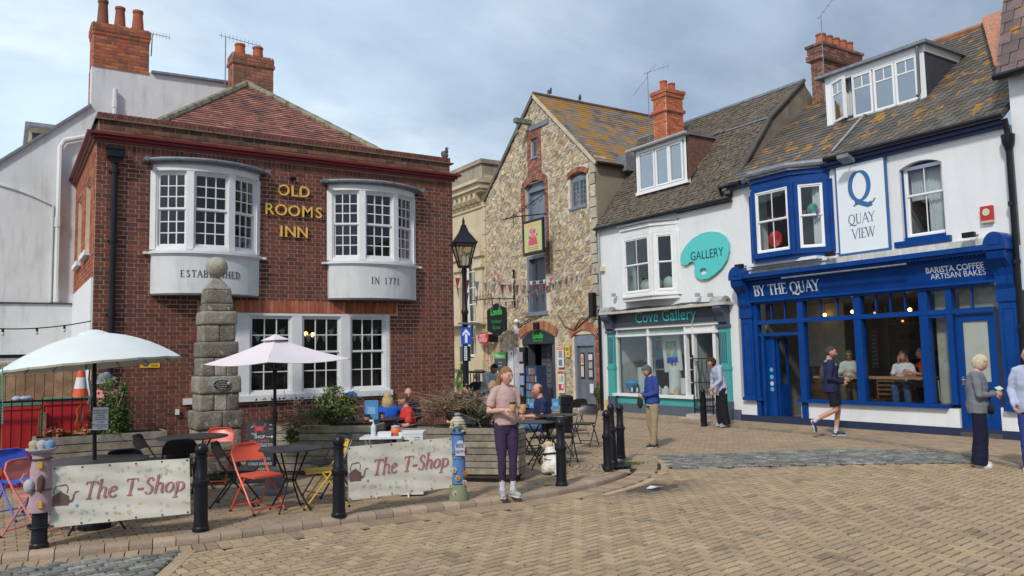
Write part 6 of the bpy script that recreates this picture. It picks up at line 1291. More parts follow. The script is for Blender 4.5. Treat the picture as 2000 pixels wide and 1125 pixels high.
# --- lane between terrace and shops, straight courses
lane=[(8.3,9.4),(9.2,9.9),(9.6,10.5),(12.68,8.98),(13.9,7.6),(14.2,9.3),(14.5,10.7),(14.6,12.6),(14.9,19),(15.6,30),(6,30),(7.9,20),(8.25,14.6),(8.65,11.6),(9.15,10.8),(9.0,10.35),(8.55,9.78)]
ps=[];course_rows(lane,RAD(180-48),.105,.21,(11,12),lambda x:.001,PC2,st=.5)
pieces(rd,'lane_block',ps,PAVE,keep=300,top=.965)
pv=[(15.98,30)]+[(x,y)for x,y in pav]+[(15.98,4.0)]
pm=sheet('pavement',pv,.018,JOINT);ps=[];course_rows(pv,RAD(90),.105,.21,(15,10),lambda x:.03,PC2)
pieces(pm,'paving_block',ps,PAVE,keep=200,top=.965)
ps=[];cs=resample(smooth(pav[::-1]),.3)
for a,b in zip(cs,cs[1:]):
 d=V((b[0]-a[0],b[1]-a[1])).normalized();flat('b',((a[0]+b[0])/2,(a[1]+b[1])/2),(d.x*.146,d.y*.146),(-d.y*.06,d.x*.06),ps,pick([(.25,.20,.155),(.29,.23,.18)],.12),z=.042,t=.06)
pieces(pm,'edging_block',ps,PAVE,keep=60,top=.95)
# --- granite setts
GS=[(.19,.185,.165),(.235,.23,.205),(.135,.135,.122),(.28,.272,.245),(.17,.168,.15)]
def setts(name,poly,ang,bw,bl,keep):
 o=sheet(name,poly,.002,mat('sett_bed',(.022,.022,.02),.95,var=.3));ps=[];c_,s_=math.cos(ang),math.sin(ang);org=poly[0]
 for j in range(-70,70):
  for i in range(-70,70):
   u=(i+(.5 if j%2 else 0))*bl+random.uniform(-.01,.01);v=j*bw;X,Y=org[0]+u*c_-v*s_,org[1]+u*s_+v*c_
   if inpoly((X,Y),poly)and seen(X,Y,100):
    k=random.uniform(.88,.97);a2=ang+random.uniform(-.06,.06);flat('b',(X,Y),(math.cos(a2)*bl/2*k,math.sin(a2)*bl/2*k),(-math.sin(a2)*bw/2*.92,math.cos(a2)*bw/2*.92),ps,pick(GS,.2),z=.018+random.uniform(-.004,.004),t=.03,tilt=.05)
 pieces(o,'granite_sett',ps,SETT,keep=keep,top=.84);return o
setts('sett_strip',setR,RAD(-40),.095,.16,300)
setts('sett_patch',setL,RAD(14),.105,.175,200)
ph=sheet('sunken_patch',[(7.30+.52*math.cos(a),8.06+.33*math.sin(a))for a in[i*.2618 for i in range(24)]],-.009,mat('wet_dirt',(.055,.036,.024),.3,var=.4,scale=8,spec=.6))
lt=thing('litter','crumpled white paper lying in the dark hole in the road','litter',(7.3,8.0,0));m=MB();P_=[(-.02,-.05),(.08,-.06),(.20,-.04),(.17,.02),(.05,.045),(-.04,.03)];m.extr([V((7.30+x,8.02+y,.012+.012*math.sin(x*30)))for x,y in P_],(0,0,.006),col=(.62,.62,.68));m.obj('paper',VC,lt)
lt=thing('litter','small scrap of white foil by the kerb below the end bollards','litter',(8.3,9.2,0));q=GP(1229,925);m=MB()
for k in range(4):m.extr([q+V((random.uniform(-.05,.05),random.uniform(-.04,.04),.012+.004*k))for _ in range(3)],(0,0,.004),col=(.7,.7,.72))
m.obj('foil',VC,lt)
mc=sheet('drain_cover',[(a.x,a.y)for a in(GP(1040,1004),GP(1190,992),GP(1195,978),GP(1075,988))][:3]+[(GP(1075,992).x,GP(1075,992).y)],.0045,mat('wet_stain',(.24,.23,.23),.25,var=.3))if 0 else None
ms=MB();c0=GP(1235,903,.03)
for k in range(700):
 a=random.uniform(0,6.28);r=abs(random.gauss(0,1));x,y=c0.x+.16*r*math.cos(a)-.05,c0.y+.10*r*math.sin(a);z=tz(x)+.002;h=random.uniform(.008,.03);t=random.uniform(0,6.28);w_=.008
 ms.add([V((x-w_*math.cos(t),y-w_*math.sin(t),z)),V((x+w_*math.cos(t),y+w_*math.sin(t),z)),V((x+random.uniform(-.01,.01),y+random.uniform(-.01,.01),z+h))],[(0,1,2)],col=pick([(.08,.15,.03),(.12,.18,.04),(.06,.11,.03)]))
tag(ms.obj('moss',VC),label='low green moss and weeds by the round base of the end bollards',cat='moss',kind='stuff')
# ================================================================ furniture
TZ=.059
def at(x,y,z=TZ):return GP(x,y,z)
# --- bollards
def bollard_proto(loc,label,group='black ball topped bollards along the terrace kerb',fluted=False):
 t=thing('bollard',label,'bollard',(0,0,0),group)
 m=MB();m.lathe([(.083,0),(.083,.035),(.072,.05),(.072,.08),(.069,.10),(.066,.44),(.066,.455),(.080,.475),(.084,.495),(.080,.515),(.062,.53),(.062,.55),(.057,.56),(.054,.74),(.066,.75),(.066,.765),(.05,.775)],(0,0,0),18)
 if fluted:
  for k in range(10):a=k*.628;m.tube([V((.070*math.cos(a),.070*math.sin(a),.1)),V((.060*math.cos(a),.060*math.sin(a),.73))],.010,5)
 m.obj('post',BLACKP,t,smooth='auto');m=MB();m.sph((0,0,.825),.068,16,10);m.obj('ball',BLACKP,t,smooth=True);t.location=loc;return t
b2=bollard_proto(at(392,1037),'black bollard at the right end of the left tea shop banner')
b3=dup(b2,at(662,1009),0,'black bollard between the red chair and the right tea shop banner')
b5=dup(b2,at(1097,949),0,'black bollard standing in front of the white dog')
b6=dup(b2,at(1188,918),0,'nearest of the three bollards clustered at the kerb end')
b7=dup(b2,at(1199,906),0,'tilted middle bollard of the cluster, on a round foot');b7.scale=(.85,.85,1.06);b7.rotation_euler=(0,RAD(-2),0)
b8=dup(b2,at(1213,895),0,'rightmost of the three bollards clustered at the kerb end')
m=MB();p=at(1204,910);m.lathe([(.24,0),(.24,.02),(.20,.032),(.08,.04)],p,24);t=thing('ground_weight','flat black round weight at the foot of the bollard cluster','weight',p);m.obj('disc',BLACKP,t,smooth='auto')
bollard_proto(GP(1375,832,.01),'black fluted bollard in front of the gallery gate','fluted street bollards',True)
b1=dup(b2,at(76,1070),0,'black bollard wearing a pink knitted tea cosy');b4=dup(b2,at(896,977),0,'bollard hidden by a blue knitted bee cover')
KN=mat('knit',(1,1,1),.95,vc=True,var=.1,scale=30,bump=1.0,bscale=150)
P=at(76,1070);t=thing('knitted_cover','pink knitted bollard cover topped with knitted cakes on a plate','knitted cover',P);m=MB();m.col=(.60,.42,.46)
m.lathe([(.105,.34),(.108,.36),(.096,.44),(.09,.52),(.098,.62),(.092,.74),(.078,.82),(.076,.90),(.0,.91)],P,16);m.obj('cosy',KN,t,smooth='auto')
m=MB();m.lathe([(.0,.885),(.09,.89),(.135,.925),(.14,.94),(.09,.915),(0,.91)],P,18,col=(.62,.62,.66));m.obj('plate',KN,t,smooth=True)
for dx,c_,r in((-.075,(.62,.58,.38),.045),(0,(.66,.60,.58),.045),(.078,(.25,.42,.68),.045)):
 q=P+CRT*dx;m=MB();m.lathe([(.03,.92),(r,.965),(r*1.05,.975),(r*.9,1.0),(0,1.02)],(q.x,q.y,P.z),10,col=c_);m.sph((q.x,q.y,P.z+1.0),.016,6,5,col=(.6,.03,.06)if dx==0 else c_);m.obj('cake',KN,t,smooth='auto')
m=MB();q=P-CFW*.1;m.obox(q+V((0,0,.80))+CRT*.05,CRT*.022,V((0,0,.03)),CFW*.01,col=(.72,.42,.05));m.obox(q+V((0,0,.43))+CRT*.06,CRT*.02,V((0,0,.03)),CFW*.01,col=(.72,.42,.05))
m.lathe([(.0,-.09),(.03,-.05),(.035,0),(.03,.06),(0,.09)],q+V((0,0,.62))+CRT*.06,10,col=(.13,.08,.07));m.sph(q+V((0,0,.60))-CRT*.05,(.05,.05,.07),10,7,col=(.62,.62,.68));m.tube([q+V((0,0,.72))-CRT*.09,q+V((0,0,.66))-CRT*.13,q+V((0,0,.61))-CRT*.085],.014,6,col=(.55,.33,.36));m.obj('knitted_trim',KN,t,smooth='auto')
m=MB()
for z in(.84,.55,.20):m.lathe([(.10,z-.004),(.104,z),(.10,z+.004),(.094,z)],P,14,col=(.012,.012,.02));m.obox(P+V((0,0,z))-CRT*.1,CRT*.012,V((0,0,.02)),CFW*.012,col=(.012,.012,.02))
m.obj('cable_ties',VC,t)
P=at(896,977);t=thing('knitted_cover','blue knitted bollard cover with a beehive, bees and flowers','knitted cover',P);m=MB();m.col=(.12,.28,.60)
m.lathe([(.085,.17),(.082,.3),(.088,.42),(.078,.6),(.074,.74),(.068,.86)],P,16);m.obj('sky_cosy',KN,t,smooth='auto');m=MB();m.lathe([(.115,0),(.12,.03),(.10,.12),(.088,.2),(.08,.2)],P,16,col=(.28,.34,.20));m.obj('grass_cosy',KN,t,smooth='auto')
m=MB();m.lathe([(.07,.86),(.10,.89),(.085,.905),(.098,.925),(.08,.94),(.088,.955),(.06,.975),(.06,.99),(.02,1.01),(0,1.015)],P,16,col=(.66,.60,.50));m.obj('beehive',KN,t,smooth='auto')
m=MB()
for k in range(16):a=random.uniform(0,6.28);z=random.uniform(.83,.95);m.sph(P+V((.12*math.cos(a),.12*math.sin(a),z)),(.02,.02,.017),6,5,col=random.choice([(.70,.55,.25),(.66,.58,.4),(.55,.36,.12)]))
m.sph(P+V((0,0,1.03)),(.05,.04,.02),8,5,col=(.3,.36,.5));m.obj('knitted_bees',KN,t,smooth=True)
for(dx,z,c_)in((-.04,.38,(.7,.66,.6)),(.0,.28,(.7,.5,.1)),(-.035,.10,(.7,.66,.6)),(.08,.22,(.7,.62,.6)),(.085,.33,(.65,.18,.03)),(.085,.60,(.62,.12,.03))):
 m=MB();q=P-CFW*.095+CRT*dx+V((0,0,z));q=q if abs(dx)<.05 else P-CFW*.055+CRT*dx+V((0,0,z))
 for k in range(6):a=k*1.047;m.sph(q+CRT*.022*math.cos(a)+V((0,0,.024*math.sin(a))),(.014,.012,.014),6,4,col=c_)
 m.sph(q-CFW*.01,.013,6,5,col=(.6,.22,.04));m.obj('flower',KN,t,smooth=True)
fq=Fr(P-CFW*.092+CRT*.03,CRT,-V((CFW.x,CFW.y,0)).normalized());m=MB();fq.poly(m,[(-.055,.55),(.06,.55),(.06,.68),(.03,.73),(-.02,.73),(-.055,.68)],-.01,.004,(.66,.66,.70));m.obj('badge',KN,t);m=MB();text(m,'BEE',fq,.0,.65,.006,.065,.002,col=(.10,.08,.35),bold=.01);text(m,'HAPPY',fq,.0,.58,.006,.055,.002,col=(.10,.08,.35),bold=.005,wide=.8);m.obj('lettering',VC,t)
m=MB()
for z in(.80,.56,.20):m.lathe([(.09,z-.004),(.094,z),(.09,z+.004),(.086,z)],P,14,col=(.012,.012,.02));m.obox(P+V((0,0,z))+CRT*.09,CRT*.012,V((0,0,.018)),CFW*.012,col=(.012,.012,.02))
m.obj('cable_ties',VC,t)
# --- banners
def banner(pl,pr,TL,TR,BR,BL,label):
 A_,B_=V((pl.x,pl.y,0)),V((pr.x,pr.y,0));U_=(B_-A_).normalized();N_=V((U_.y,-U_.x,0))
 def hit(px):r=ray(*px);s=(A_-CAMP).dot(N_)/r.dot(N_);return CAMP+r*s
 c=[hit(q)for q in(BL,BR,TR,TL)];t=thing('tea_shop_banner',label,'banner',(c[0]+c[1])/2,'cream tea shop banners tied between bollards')
 W_=(c[1]-c[0]).dot(U_)
 def P2(u,v,n=0):
  p=(c[0]*(1-u)+c[1]*u)*(1-v)+(c[3]*(1-u)+c[2]*u)*v
  n+=.006*math.sin(u*19+v*3)+.010*math.sin(u*7+1)*math.sin(v*3.1)+.004*math.sin(v*23+u*9);return p+N_*n
 m=MB();nu,nv=44,18
 for sd in(0,-.003):m.add([P2(i/nu,j/nv,sd)for j in range(nv+1)for i in range(nu+1)],[((j*(nu+1)+i),(j*(nu+1)+i+1),((j+1)*(nu+1)+i+1),((j+1)*(nu+1)+i))if sd==0 else((j*(nu+1)+i),((j+1)*(nu+1)+i),((j+1)*(nu+1)+i+1),(j*(nu+1)+i+1))for j in range(nv)for i in range(nu)])
 m.obj('cloth',mat('banner_vinyl',(.68,.66,.57),.5,var=.07,scale=5),t,smooth=True)
 H_=(c[3]-c[0]).length;m=MB();DC=[(.52,.56,.28),(.40,.52,.34),(.62,.50,.26),(.16,.34,.58),(.50,.55,.55),(.62,.44,.40),(.60,.56,.28)]
 rs=random.Random(5)
 for k in range(70):
  u=rs.random();v=rs.choice([rs.uniform(.04,.34),rs.uniform(.66,.95)]);r=rs.uniform(.011,.017);cc=rs.choice(DC);cc=tuple(x*.5+y*.5 for x,y in zip(cc,(.68,.66,.57)))if k%4 else cc
  vs=[P2(u+r*math.cos(a)/W_,v+r*math.sin(a)/H_,.0025)for a in[i*.785 for i in range(8)]];m.add(vs,[tuple(range(8))],cc)
 m.obj('dots',VCM,t)
 F0=Fr((0,0,0),(1,0,0),(0,0,1),(0,1,0))
 def warp(mm,name,mt_=VCM):mm.v=[tuple(P2(x/W_,y/H_,.003+z))for x,y,z in mm.v];mm.obj(name,mt_,t)
 m=MB();text(m,'The T-Shop',F0,W_*.585,H_*.42,.001,H_*.29,.0006,font='serif',tk=.125,tn=.05,sw=.08,shear=.20,col=(.30,.09,.10),wide=W_*.74/(5.48*H_*.29));warp(m,'lettering_edge')
 m=MB();text(m,'The T-Shop',F0,W_*.585,H_*.42,.0016,H_*.29,.0006,font='serif',tk=.07,tn=.02,sw=.07,shear=.20,col=(.52,.22,.25),wide=W_*.74/(5.48*H_*.29));warp(m,'lettering')
 m=MB();K=lambda x,y:(W_*.015+x*H_*.225,H_*.35+y*H_*.24);cc=(.17,.10,.09);kc=lambda pts:m.add([V((*K(*p),.001))for p in pts],[tuple(range(len(pts)))],cc)
 kc([(0,0),(1.02,-.02),(1.05,.62),(.55,.95),(.45,.95),(-.02,.68)]);kc([(1.0,.12),(1.3,.2),(1.42,.62),(1.36,.66),(1.22,.32),(1.02,.36)]);kc([(1.36,.6),(1.52,.84),(1.72,.86),(1.72,.92),(1.48,.92),(1.3,.64)])
 for a,b in(((.1,.8),(.05,1.1)),((.05,1.1),(.2,1.35)),((.2,1.35),(.85,1.42)),((.85,1.42),(1.0,1.2)),((1.0,1.2),(.92,.85)),((.5,.95),(.5,1.05))):
  d=V((b[0]-a[0],b[1]-a[1])).normalized()*(.06 if a!=(.2,1.35)else.09);kc([(a[0]-d.y/2,a[1]+d.x/2),(a[0]+d.y/2,a[1]-d.x/2),(b[0]+d.y/2,b[1]-d.x/2),(b[0]-d.y/2,b[1]+d.x/2)])
 warp(m,'kettle_print')
 m=MB()
 for i in range(6):
  for v in(.03,.97):q=P2(.02+.96*i/5,v,.003);m.lathe([(.0,0),(.009,0),(.009,.003),(0,.003)],q,8,mat=Matrix.Rotation(RAD(90),3,'X'),col=(.06,.04,.04))
 for(q,e)in((c[3],pl),(c[0],pl),(c[2],pr),(c[1],pr),((c[1]+c[2])/2,pr)):m.tube([q,V((e.x,e.y,q.z+.01))],.005,5,col=(.015,.015,.02))
 m.obj('eyelets_and_ties',VC,t)
banner(at(76,1070),at(392,1037),(101,912),(370,895),(372,1003),(97,1031),'cream tea shop banner between the pink knitted cover and a black bollard')
banner(at(662,1009),at(896,977),(678,873),(882,854),(883,952),(679,978),'cream tea shop banner between a black bollard and the blue knitted cover')
# --- folding chairs
def chair(loc,rz,mt,label,group='folding chairs round the cafe tables',pad=False):
 t=thing('folding_chair',label,'chair',(0,0,0),group);r=.011;w=.20
 m=MB();m.tube([V((-w,-.25,.0)),V((-w,.13,.52)),V((-w,.235,.70)),V((-w+.05,.262,.785)),V((-.09,.268,.80)),V((.09,.268,.80)),V((w-.05,.262,.785)),V((w,.235,.70)),V((w,.13,.52)),V((w,-.25,.0))],r,7);m.tube([V((-w,-.205,.06)),V((w,-.205,.06))],r*.8,6);m.obj('front_frame',mt,t,smooth='auto')
 for s in(-1,1):
  m=MB();m.tube([V((s*.185,.27,0)),V((s*.185,.02,.36)),V((s*.185,-.05,.445))],r,7);m.obj('rear_leg',mt,t,smooth='auto')
 m=MB();m.tube([V((-.185,.245,.035)),V((-.185,.22,.07)),V((.185,.22,.07)),V((.185,.245,.035))],r*.8,6);m.obj('stretcher',mt,t)
 m=MB();vs=[];nx,ny=9,7
 for j in range(ny):
  for i in range(nx):
   x=-1+2*i/(nx-1);y=-1+2*j/(ny-1);k=1-.12*max(0,y)**4*abs(x);vs.append(V((x*.19*k,-.03+y*.195,.452-.012*(1-x*x)*(1-y*y)-.006*max(0,-y))))
 fs=[(j*nx+i,j*nx+i+1,(j+1)*nx+i+1,(j+1)*nx+i)for j in range(ny-1)for i in range(nx-1)];m.add(vs,fs);m.add([v-V((0,0,.022))for v in vs],[f[::-1]for f in fs]);n0=nx*ny
 bd=[i for i in range(nx)]+[j*nx+nx-1 for j in range(1,ny)]+[(ny-1)*nx+i for i in range(nx-2,-1,-1)]+[j*nx for j in range(ny-2,0,-1)]
 m.f+=[(bd[i],bd[i]+n0,bd[(i+1)%len(bd)]+n0,bd[(i+1)%len(bd)])for i in range(len(bd))];m.c+=[(1,1,1)]*len(bd);m.obj('seat',mt,t,smooth='auto')
 m=MB();vs=[];nx=11;rows=[(.60,.168,.195),(.66,.20,.197),(.72,.238,.19),(.77,.255,.17),(.80,.268,.12)]
 for z,y,hw in rows:
  for i in range(nx):x=-1+2*i/(nx-1);vs.append(V((x*hw,y+.022*(1-x*x),z-(.0 if z<.79 else.0))))
 fs=[(j*nx+i,j*nx+i+1,(j+1)*nx+i+1,(j+1)*nx+i)for j in range(4)for i in range(nx-1)];m.add(vs,fs);m.add([v+V((0,.012,0))for v in vs],[f[::-1]for f in fs]);m.obj('backrest',mt,t,smooth='auto')
 m=MB()
 for s in(-1,1):m.tube([V((s*w,-.25,-.0)),V((s*w,-.235,.022))],.016,7);m.tube([V((s*.185,.27,0)),V((s*.185,.26,.022))],.016,7)
 m.obj('rubber_feet',BLACK,t);t.scale=(1,1,.95);t.location=loc;t.rotation_euler=(0,0,RAD(rz));return t
CORAL=mat('coral_enamel',(.78,.10,.045),.32,var=.06,coat=.2);CORAL2=mat('red_enamel',(.62,.06,.03),.35,var=.08);BLK=mat('black_enamel',(.014,.015,.02),.35,var=.2,coat=.1);YEL=mat('yellow_enamel',(.62,.42,.05),.38,var=.06);BLU=mat('blue_enamel',(.04,.10,.55),.38,var=.08);PNK=mat('pink_enamel',(.66,.20,.19),.4,var=.06);GRYC=mat('grey_green_enamel',(.07,.085,.085),.5,var=.15)
chair(at(503,998),18,CORAL,'bright coral folding chair in front of the small round table');chair(at(420,944),-28,CORAL2,'red folding chair beside the obelisk foot')
ck=chair(at(462,986),64,BLK,'black folding chair directly behind the coral chair')
dup(ck,at(640,966),RAD(-75),'black folding chair to the right of the small round table');dup(ck,at(248,1003),RAD(165),'black folding chair with its back to the left banner')
dup(ck,at(304,958),RAD(62),'black folding chair side on before the left planter');dup(ck,at(347,972),RAD(175),'black folding chair with its back to the banner, left of the second bollard')
chair(at(462,925),60,GRYC,'grey green folding chair between the red chair and the blackboard')
chair(at(634,988),-105,YEL,'yellow folding chair behind the third bollard');chair(at(40,1010),30,BLU,'blue folding chair at the far left edge');chair(at(74,1044),45,PNK,'pink folding chair behind the pink knitted cover')
dup(ck,at(1142,870),RAD(-60),'black folding chair at the right of the tables near the shops');dup(ck,at(1122,846),RAD(175),'black folding chair behind the right hand bistro table');dup(ck,at(1098,905),RAD(130),'black folding chair just behind the dog bollard')
dup(ck,at(1040,880),RAD(-20),'black folding chair under the seated bald man');dup(ck,at(1018,890),RAD(80),'black folding chair partly behind the girl in leggings')
dup(ck,at(1070,905),RAD(-150),'black folding chair beside the white dog')
t=thing('handbag','black bag slumped on the black chair by the second bollard','bag',at(347,972)+V((0,0,.46)));p=at(347,972);m=MB();m.sph(p+V((0,.0,.54)),(.15,.1,.09),12,8);m.tube([p+V((-.1,0,.58)),p+V((-.05,0,.72)),p+V((.05,0,.72)),p+V((.1,0,.58))],.01,5);m.obj('bag_body',mat('black_cloth',(.012,.012,.015),.8,bump=.4,bscale=20),t,smooth='auto')
# --- tables
TT=mat('dark_mesh_top',(.035,.036,.04),.45,var=.2,scale=20)
def table(p,r,z,label,cat='table',legs=4,group='round black cafe tables'):
 t=thing('round_table',label,cat,p,group);m=MB();m.lathe([(r-.01,z-.022),(r,z-.018),(r,z-.004),(r-.008,z),(0,z+.001)],p,36);m.obj('table_top',TT,t,smooth='auto')
 for k in range(legs):
  a=RAD(45+k*360/legs);d=V((math.cos(a),math.sin(a),0));m=MB();m.tube([p+d*r*.62+V((0,0,z-.02)),p+d*r*.30+V((0,0,z*.62)),p+d*r*.16+V((0,0,z*.48)),p+d*r*.34+V((0,0,z*.30)),p+d*r*.72],.011,6);m.obj('leg',BLACK,t,smooth='auto')
 m=MB();m.tube([p+V((.17*r*math.cos(a),.17*r*math.sin(a),z*.48))for a in[i*.524 for i in range(13)]],.008,5);m.obj('ring',BLACK,t);return t
pA=GP(188,893,.80);pA.z=TZ;table(pA,.52,.715,'large round dark table under the pale blue umbrella');pB=GP(376,848,.80);pB.z=TZ;table(pB,.47,.715,'round dark table in front of the obelisk');pC=GP(567,870,.80);pC.z=TZ;table(pC,.36,.715,'small round dark table behind the coral chair')
pD=at(1078,882);pE=at(1050,905);
def bistro(p,r,z,label):
 t=thing('bistro_table',label,'table',p,'folding bistro tables by the planter');m=MB();m.lathe([(r,z-.015),(r,z),(0,z)],p,30);m.obj('table_top',TT,t)
 for s in(-1,1):
  for q in(-1,1):m=MB();m.tube([p+V((.22*q,.2*s,0)),p+V((-.22*q,.16*s,z-.02))],.010,6);m.obj('leg',BLACK,t)
 return t
pD=GP(1085,805,.80);pD.z=TZ*.6;bistro(pD,.36,.72,'black bistro table with a blue drinks carton by the bald man');pE=GP(1045,818,.80);pE.z=TZ;bistro(pE,.32,.70,'black bistro table nearest the white dog')
# --- umbrellas
def frustpole(m,a,b,r):m.tube([a,b],r,10)
t=thing('garden_umbrella','round pale blue umbrella with many ribs on a dark pole','umbrella',pA);p0=V((pA.x,pA.y,0));c=p0+CRT*(-.05);tip=24;R_=.885;rise=.335
CAN=mat('pale_blue_canvas',(.66,.70,.69),.8,var=.04,sheen=.2)
def dome(r,a):
 return 1-(r**1.9)
N_=16;vs=[];rings=[.06,.2,.35,.5,.65,.8,.92,1.0];zb=1.79
for rr in rings:
 for k in range(N_*2):
  a=math.pi*k/N_;sc=1 if k%2==0 else.995;q=c+V((R_*rr*sc*math.cos(a),R_*rr*sc*math.sin(a),0));tl_=(q-c).dot(CRT)*.085;vs.append(V((q.x,q.y,zb+rise*dome(rr,a)-.005*(k%2)*rr+tl_)))
n=N_*2;fs=[(i*n+k,i*n+(k+1)%n,(i+1)*n+(k+1)%n,(i+1)*n+k)for i in range(len(rings)-1)for k in range(n)]
m=MB();m.add(vs,fs);m.add([v-V((0,0,.004))for v in vs],[f[::-1]for f in fs]);m.obj('canopy',CAN,t,smooth='auto',ang=12)
m=MB();e=vs[-n:];
for k in range(n):a_,b_=e[k],e[(k+1)%n];m.add([a_,b_,b_-V((0,0,.022)),a_-V((0,0,.022))],[(0,1,2,3),(3,2,1,0)])
m.obj('hem',mat('hem_canvas',(.68,.66,.54),.8,var=.05),t)
m=MB();m.lathe([(.16,zb+rise-.03),(.15,zb+rise+.0),(.05,zb+rise+.035),(0,zb+rise+.04)],c,12);m.obj('vent_cap',CAN,t,smooth='auto')
m=MB();frustpole(m,V((pA.x,pA.y,TZ)),V((c.x,c.y,zb+rise)),.021);m.obj('pole',BLACK,t)
for k in range(0,n,2):m=MB();m.tube([V((c.x,c.y,zb+rise-.06)),vs[2*n+k]-V((0,0,.02)),vs[4*n+k]-V((0,0,.02)),vs[-n+k]-V((0,0,.015))],.006,4);m.obj('rib',LEAD,t)
bs=thing('umbrella_base','round black weight under the pale blue umbrella','umbrella base',pA);m=MB();m.lathe([(.16,0),(.16,.05),(.05,.08),(.03,.3),(0,.3)],pA,20);m.obj('weight',BLACK,bs,smooth='auto')
pU=at(536,962);t=thing('garden_umbrella','square pale pink umbrella in front of the pub window','umbrella',pU);zc=1.785;az=2.10;PK=mat('pale_pink_canvas',(.68,.61,.63),.8,var=.04)
cs=[]
for(dx,dy,dz)in((-1.0,.12,-.025),(.17,-.98,-.01),(1.02,-.1,.015),(-.17,.98,0)):cs.append(V((pU.x,pU.y,zc+dz))+V((CRT.x,CRT.y,0))*dx*1.0+V((CFW.x,CFW.y,0)).normalized()*dy*.9)
ap=V((pU.x,pU.y,az));m=MB()
for a_,b_ in zip(cs,cs[1:]+cs[:1]):
 k=6;g=[]
 for j in range(k+1):
  for i in range(k+1):r=j/k;e=a_.lerp(b_,i/k);sag=.05*math.sin(math.pi*i/k)*r+.03*math.sin(math.pi*r);q=ap.lerp(e,r);g.append(q-V((0,0,sag*.7)))
 fs=[(j*(k+1)+i,(j+1)*(k+1)+i,(j+1)*(k+1)+i+1,j*(k+1)+i+1)for j in range(k)for i in range(k)];m.add(g,fs);m.add([q-V((0,0,.004))for q in g],[f[::-1]for f in fs])
m.obj('canopy',PK,t,smooth='auto',ang=25)
m=MB();f_=[ap.lerp(e,.2)+V((0,0,.03))for e in cs];m.add(f_+[ap+V((0,0,.045))],[(0,1,4),(1,2,4),(2,3,4),(3,0,4)]);m.add([q-V((0,0,.005))for q in f_+[ap+V((0,0,.045))]],[(1,0,4),(2,1,4),(3,2,4),(0,3,4)]);m.obj('vent_cap',PK,t)
m=MB();frustpole(m,pU,ap,.021);m.tube([V((pU.x,pU.y,.99)),V((pU.x,pU.y,1.12))],.035,10);m.tube([V((pU.x,pU.y,1.5)),V((pU.x,pU.y,1.7))],.03,10);m.tube([V((pU.x,pU.y,1.0)),V((pU.x,pU.y,1.02))+CRT*-.09],.006,5);m.obj('pole',BLACK,t)
for e in cs:m=MB();m.tube([ap-V((0,0,.05)),e-V((0,0,.01))],.007,4);m.tube([V((pU.x,pU.y,1.66)),ap.lerp(e,.5)-V((0,0,.02))],.006,4);m.obj('rib',LEAD,t)
bs=thing('umbrella_base','grey concrete cone base of the pale pink umbrella','umbrella base',pU);m=MB();m.lathe([(.26,0),(.25,.04),(.12,.07),(.11,.30),(.03,.34),(0,.34)],pU,22);m.obj('weight',mat('grey_concrete',(.13,.135,.14),.7,var=.2),bs,smooth='auto')
m=MB();ch_=thing('bead_chain','thin chain hanging from the right front of the pink umbrella','chain',cs[1]);q=onY(556,702,pU.y-.5);
for i in range(34):m.sph(V((q.x+.006*math.sin(i),q.y,q.z-.014*i)),.006,5,4)
m.obj('beads',LEAD,ch_)
t=thing('menu_sheet','white handwritten sheet clipped to the pale blue umbrella pole','notice',pA);q0=V((pA.x,pA.y,0))-V((CFW.x,CFW.y,0)).normalized()*.03;fq=Fr(q0,V((CRT.x,CRT.y,0)).normalized(),-V((CFW.x,CFW.y,0)).normalized())
zt_2=1.33;m=MB();fq.box(m,-.03,.135,zt_2-.24,zt_2,.0,.006,(.70,.71,.76));m.obj('sheet',VC,t);m=MB()
for s_,z,sz in(('"SWEETNESS"',-.045,.027),('SUMMER BREAK',-.07,.021),('COULD BE',-.092,.018),('HERE & SHARED',-.115,.018),('STRAWBERRY & RASP',-.135,.016),('£ 3.50',-.165,.028),('OR MAKE YOUR OWN',-.19,.016),('AT THE COUNTER',-.21,.016),('ASK US',-.228,.016)):text(m,s_,fq,.052,zt_2+z,.007,sz,.001,col=(.03,.03,.05))
m.obj('handwriting',VCM,t)
for nm,lb,pts,w_,col in(('scarf','pale striped scarf hanging from the pale blue umbrella',[(176,712),(174,740),(178,770),(172,790)],.045,(.45,.60,.60)),('cloth_bag','orange cloth bag hanging behind the pale blue umbrella pole',[(160,788),(150,800),(152,815),(147,832)],.035,(.75,.34,.06)),('cloth_bag','dusty pink bag hanging behind the pale blue umbrella pole',[(163,795),(162,810),(160,825)],.06,(.62,.18,.18)),('scarf','thin teal ribbon hanging from the pale blue umbrella',[(166,708),(167,740),(165,780)],.014,(.03,.35,.33)),('scarf','blue strap looped round the umbrella pole',[(184,725),(188,745),(182,765)],.022,(.03,.10,.40))):
 P_=[onY(x,y,pA.y+.12)for x,y in pts];t=thing(nm,lb,nm.replace('_',' '),P_[0]);m=MB();k=len(P_);m.tube(P_,[w_*(.4 if i==0 else.8 if i<k-1 else 1)*.8 for i in range(k)],8,col=col,flat=.4);m.obj('fabric',VC,t,smooth=True)
t=thing('bead_chain','teal plastic chain hanging at the left edge of the view','chain',(0,9,1.7));m=MB()
for i in range(20):q=onY(5,712+i*6,9.3);m.sph(q,(.008,.008,.016),6,4,col=(.02,.40,.33))
m.obj('links',VC,t)
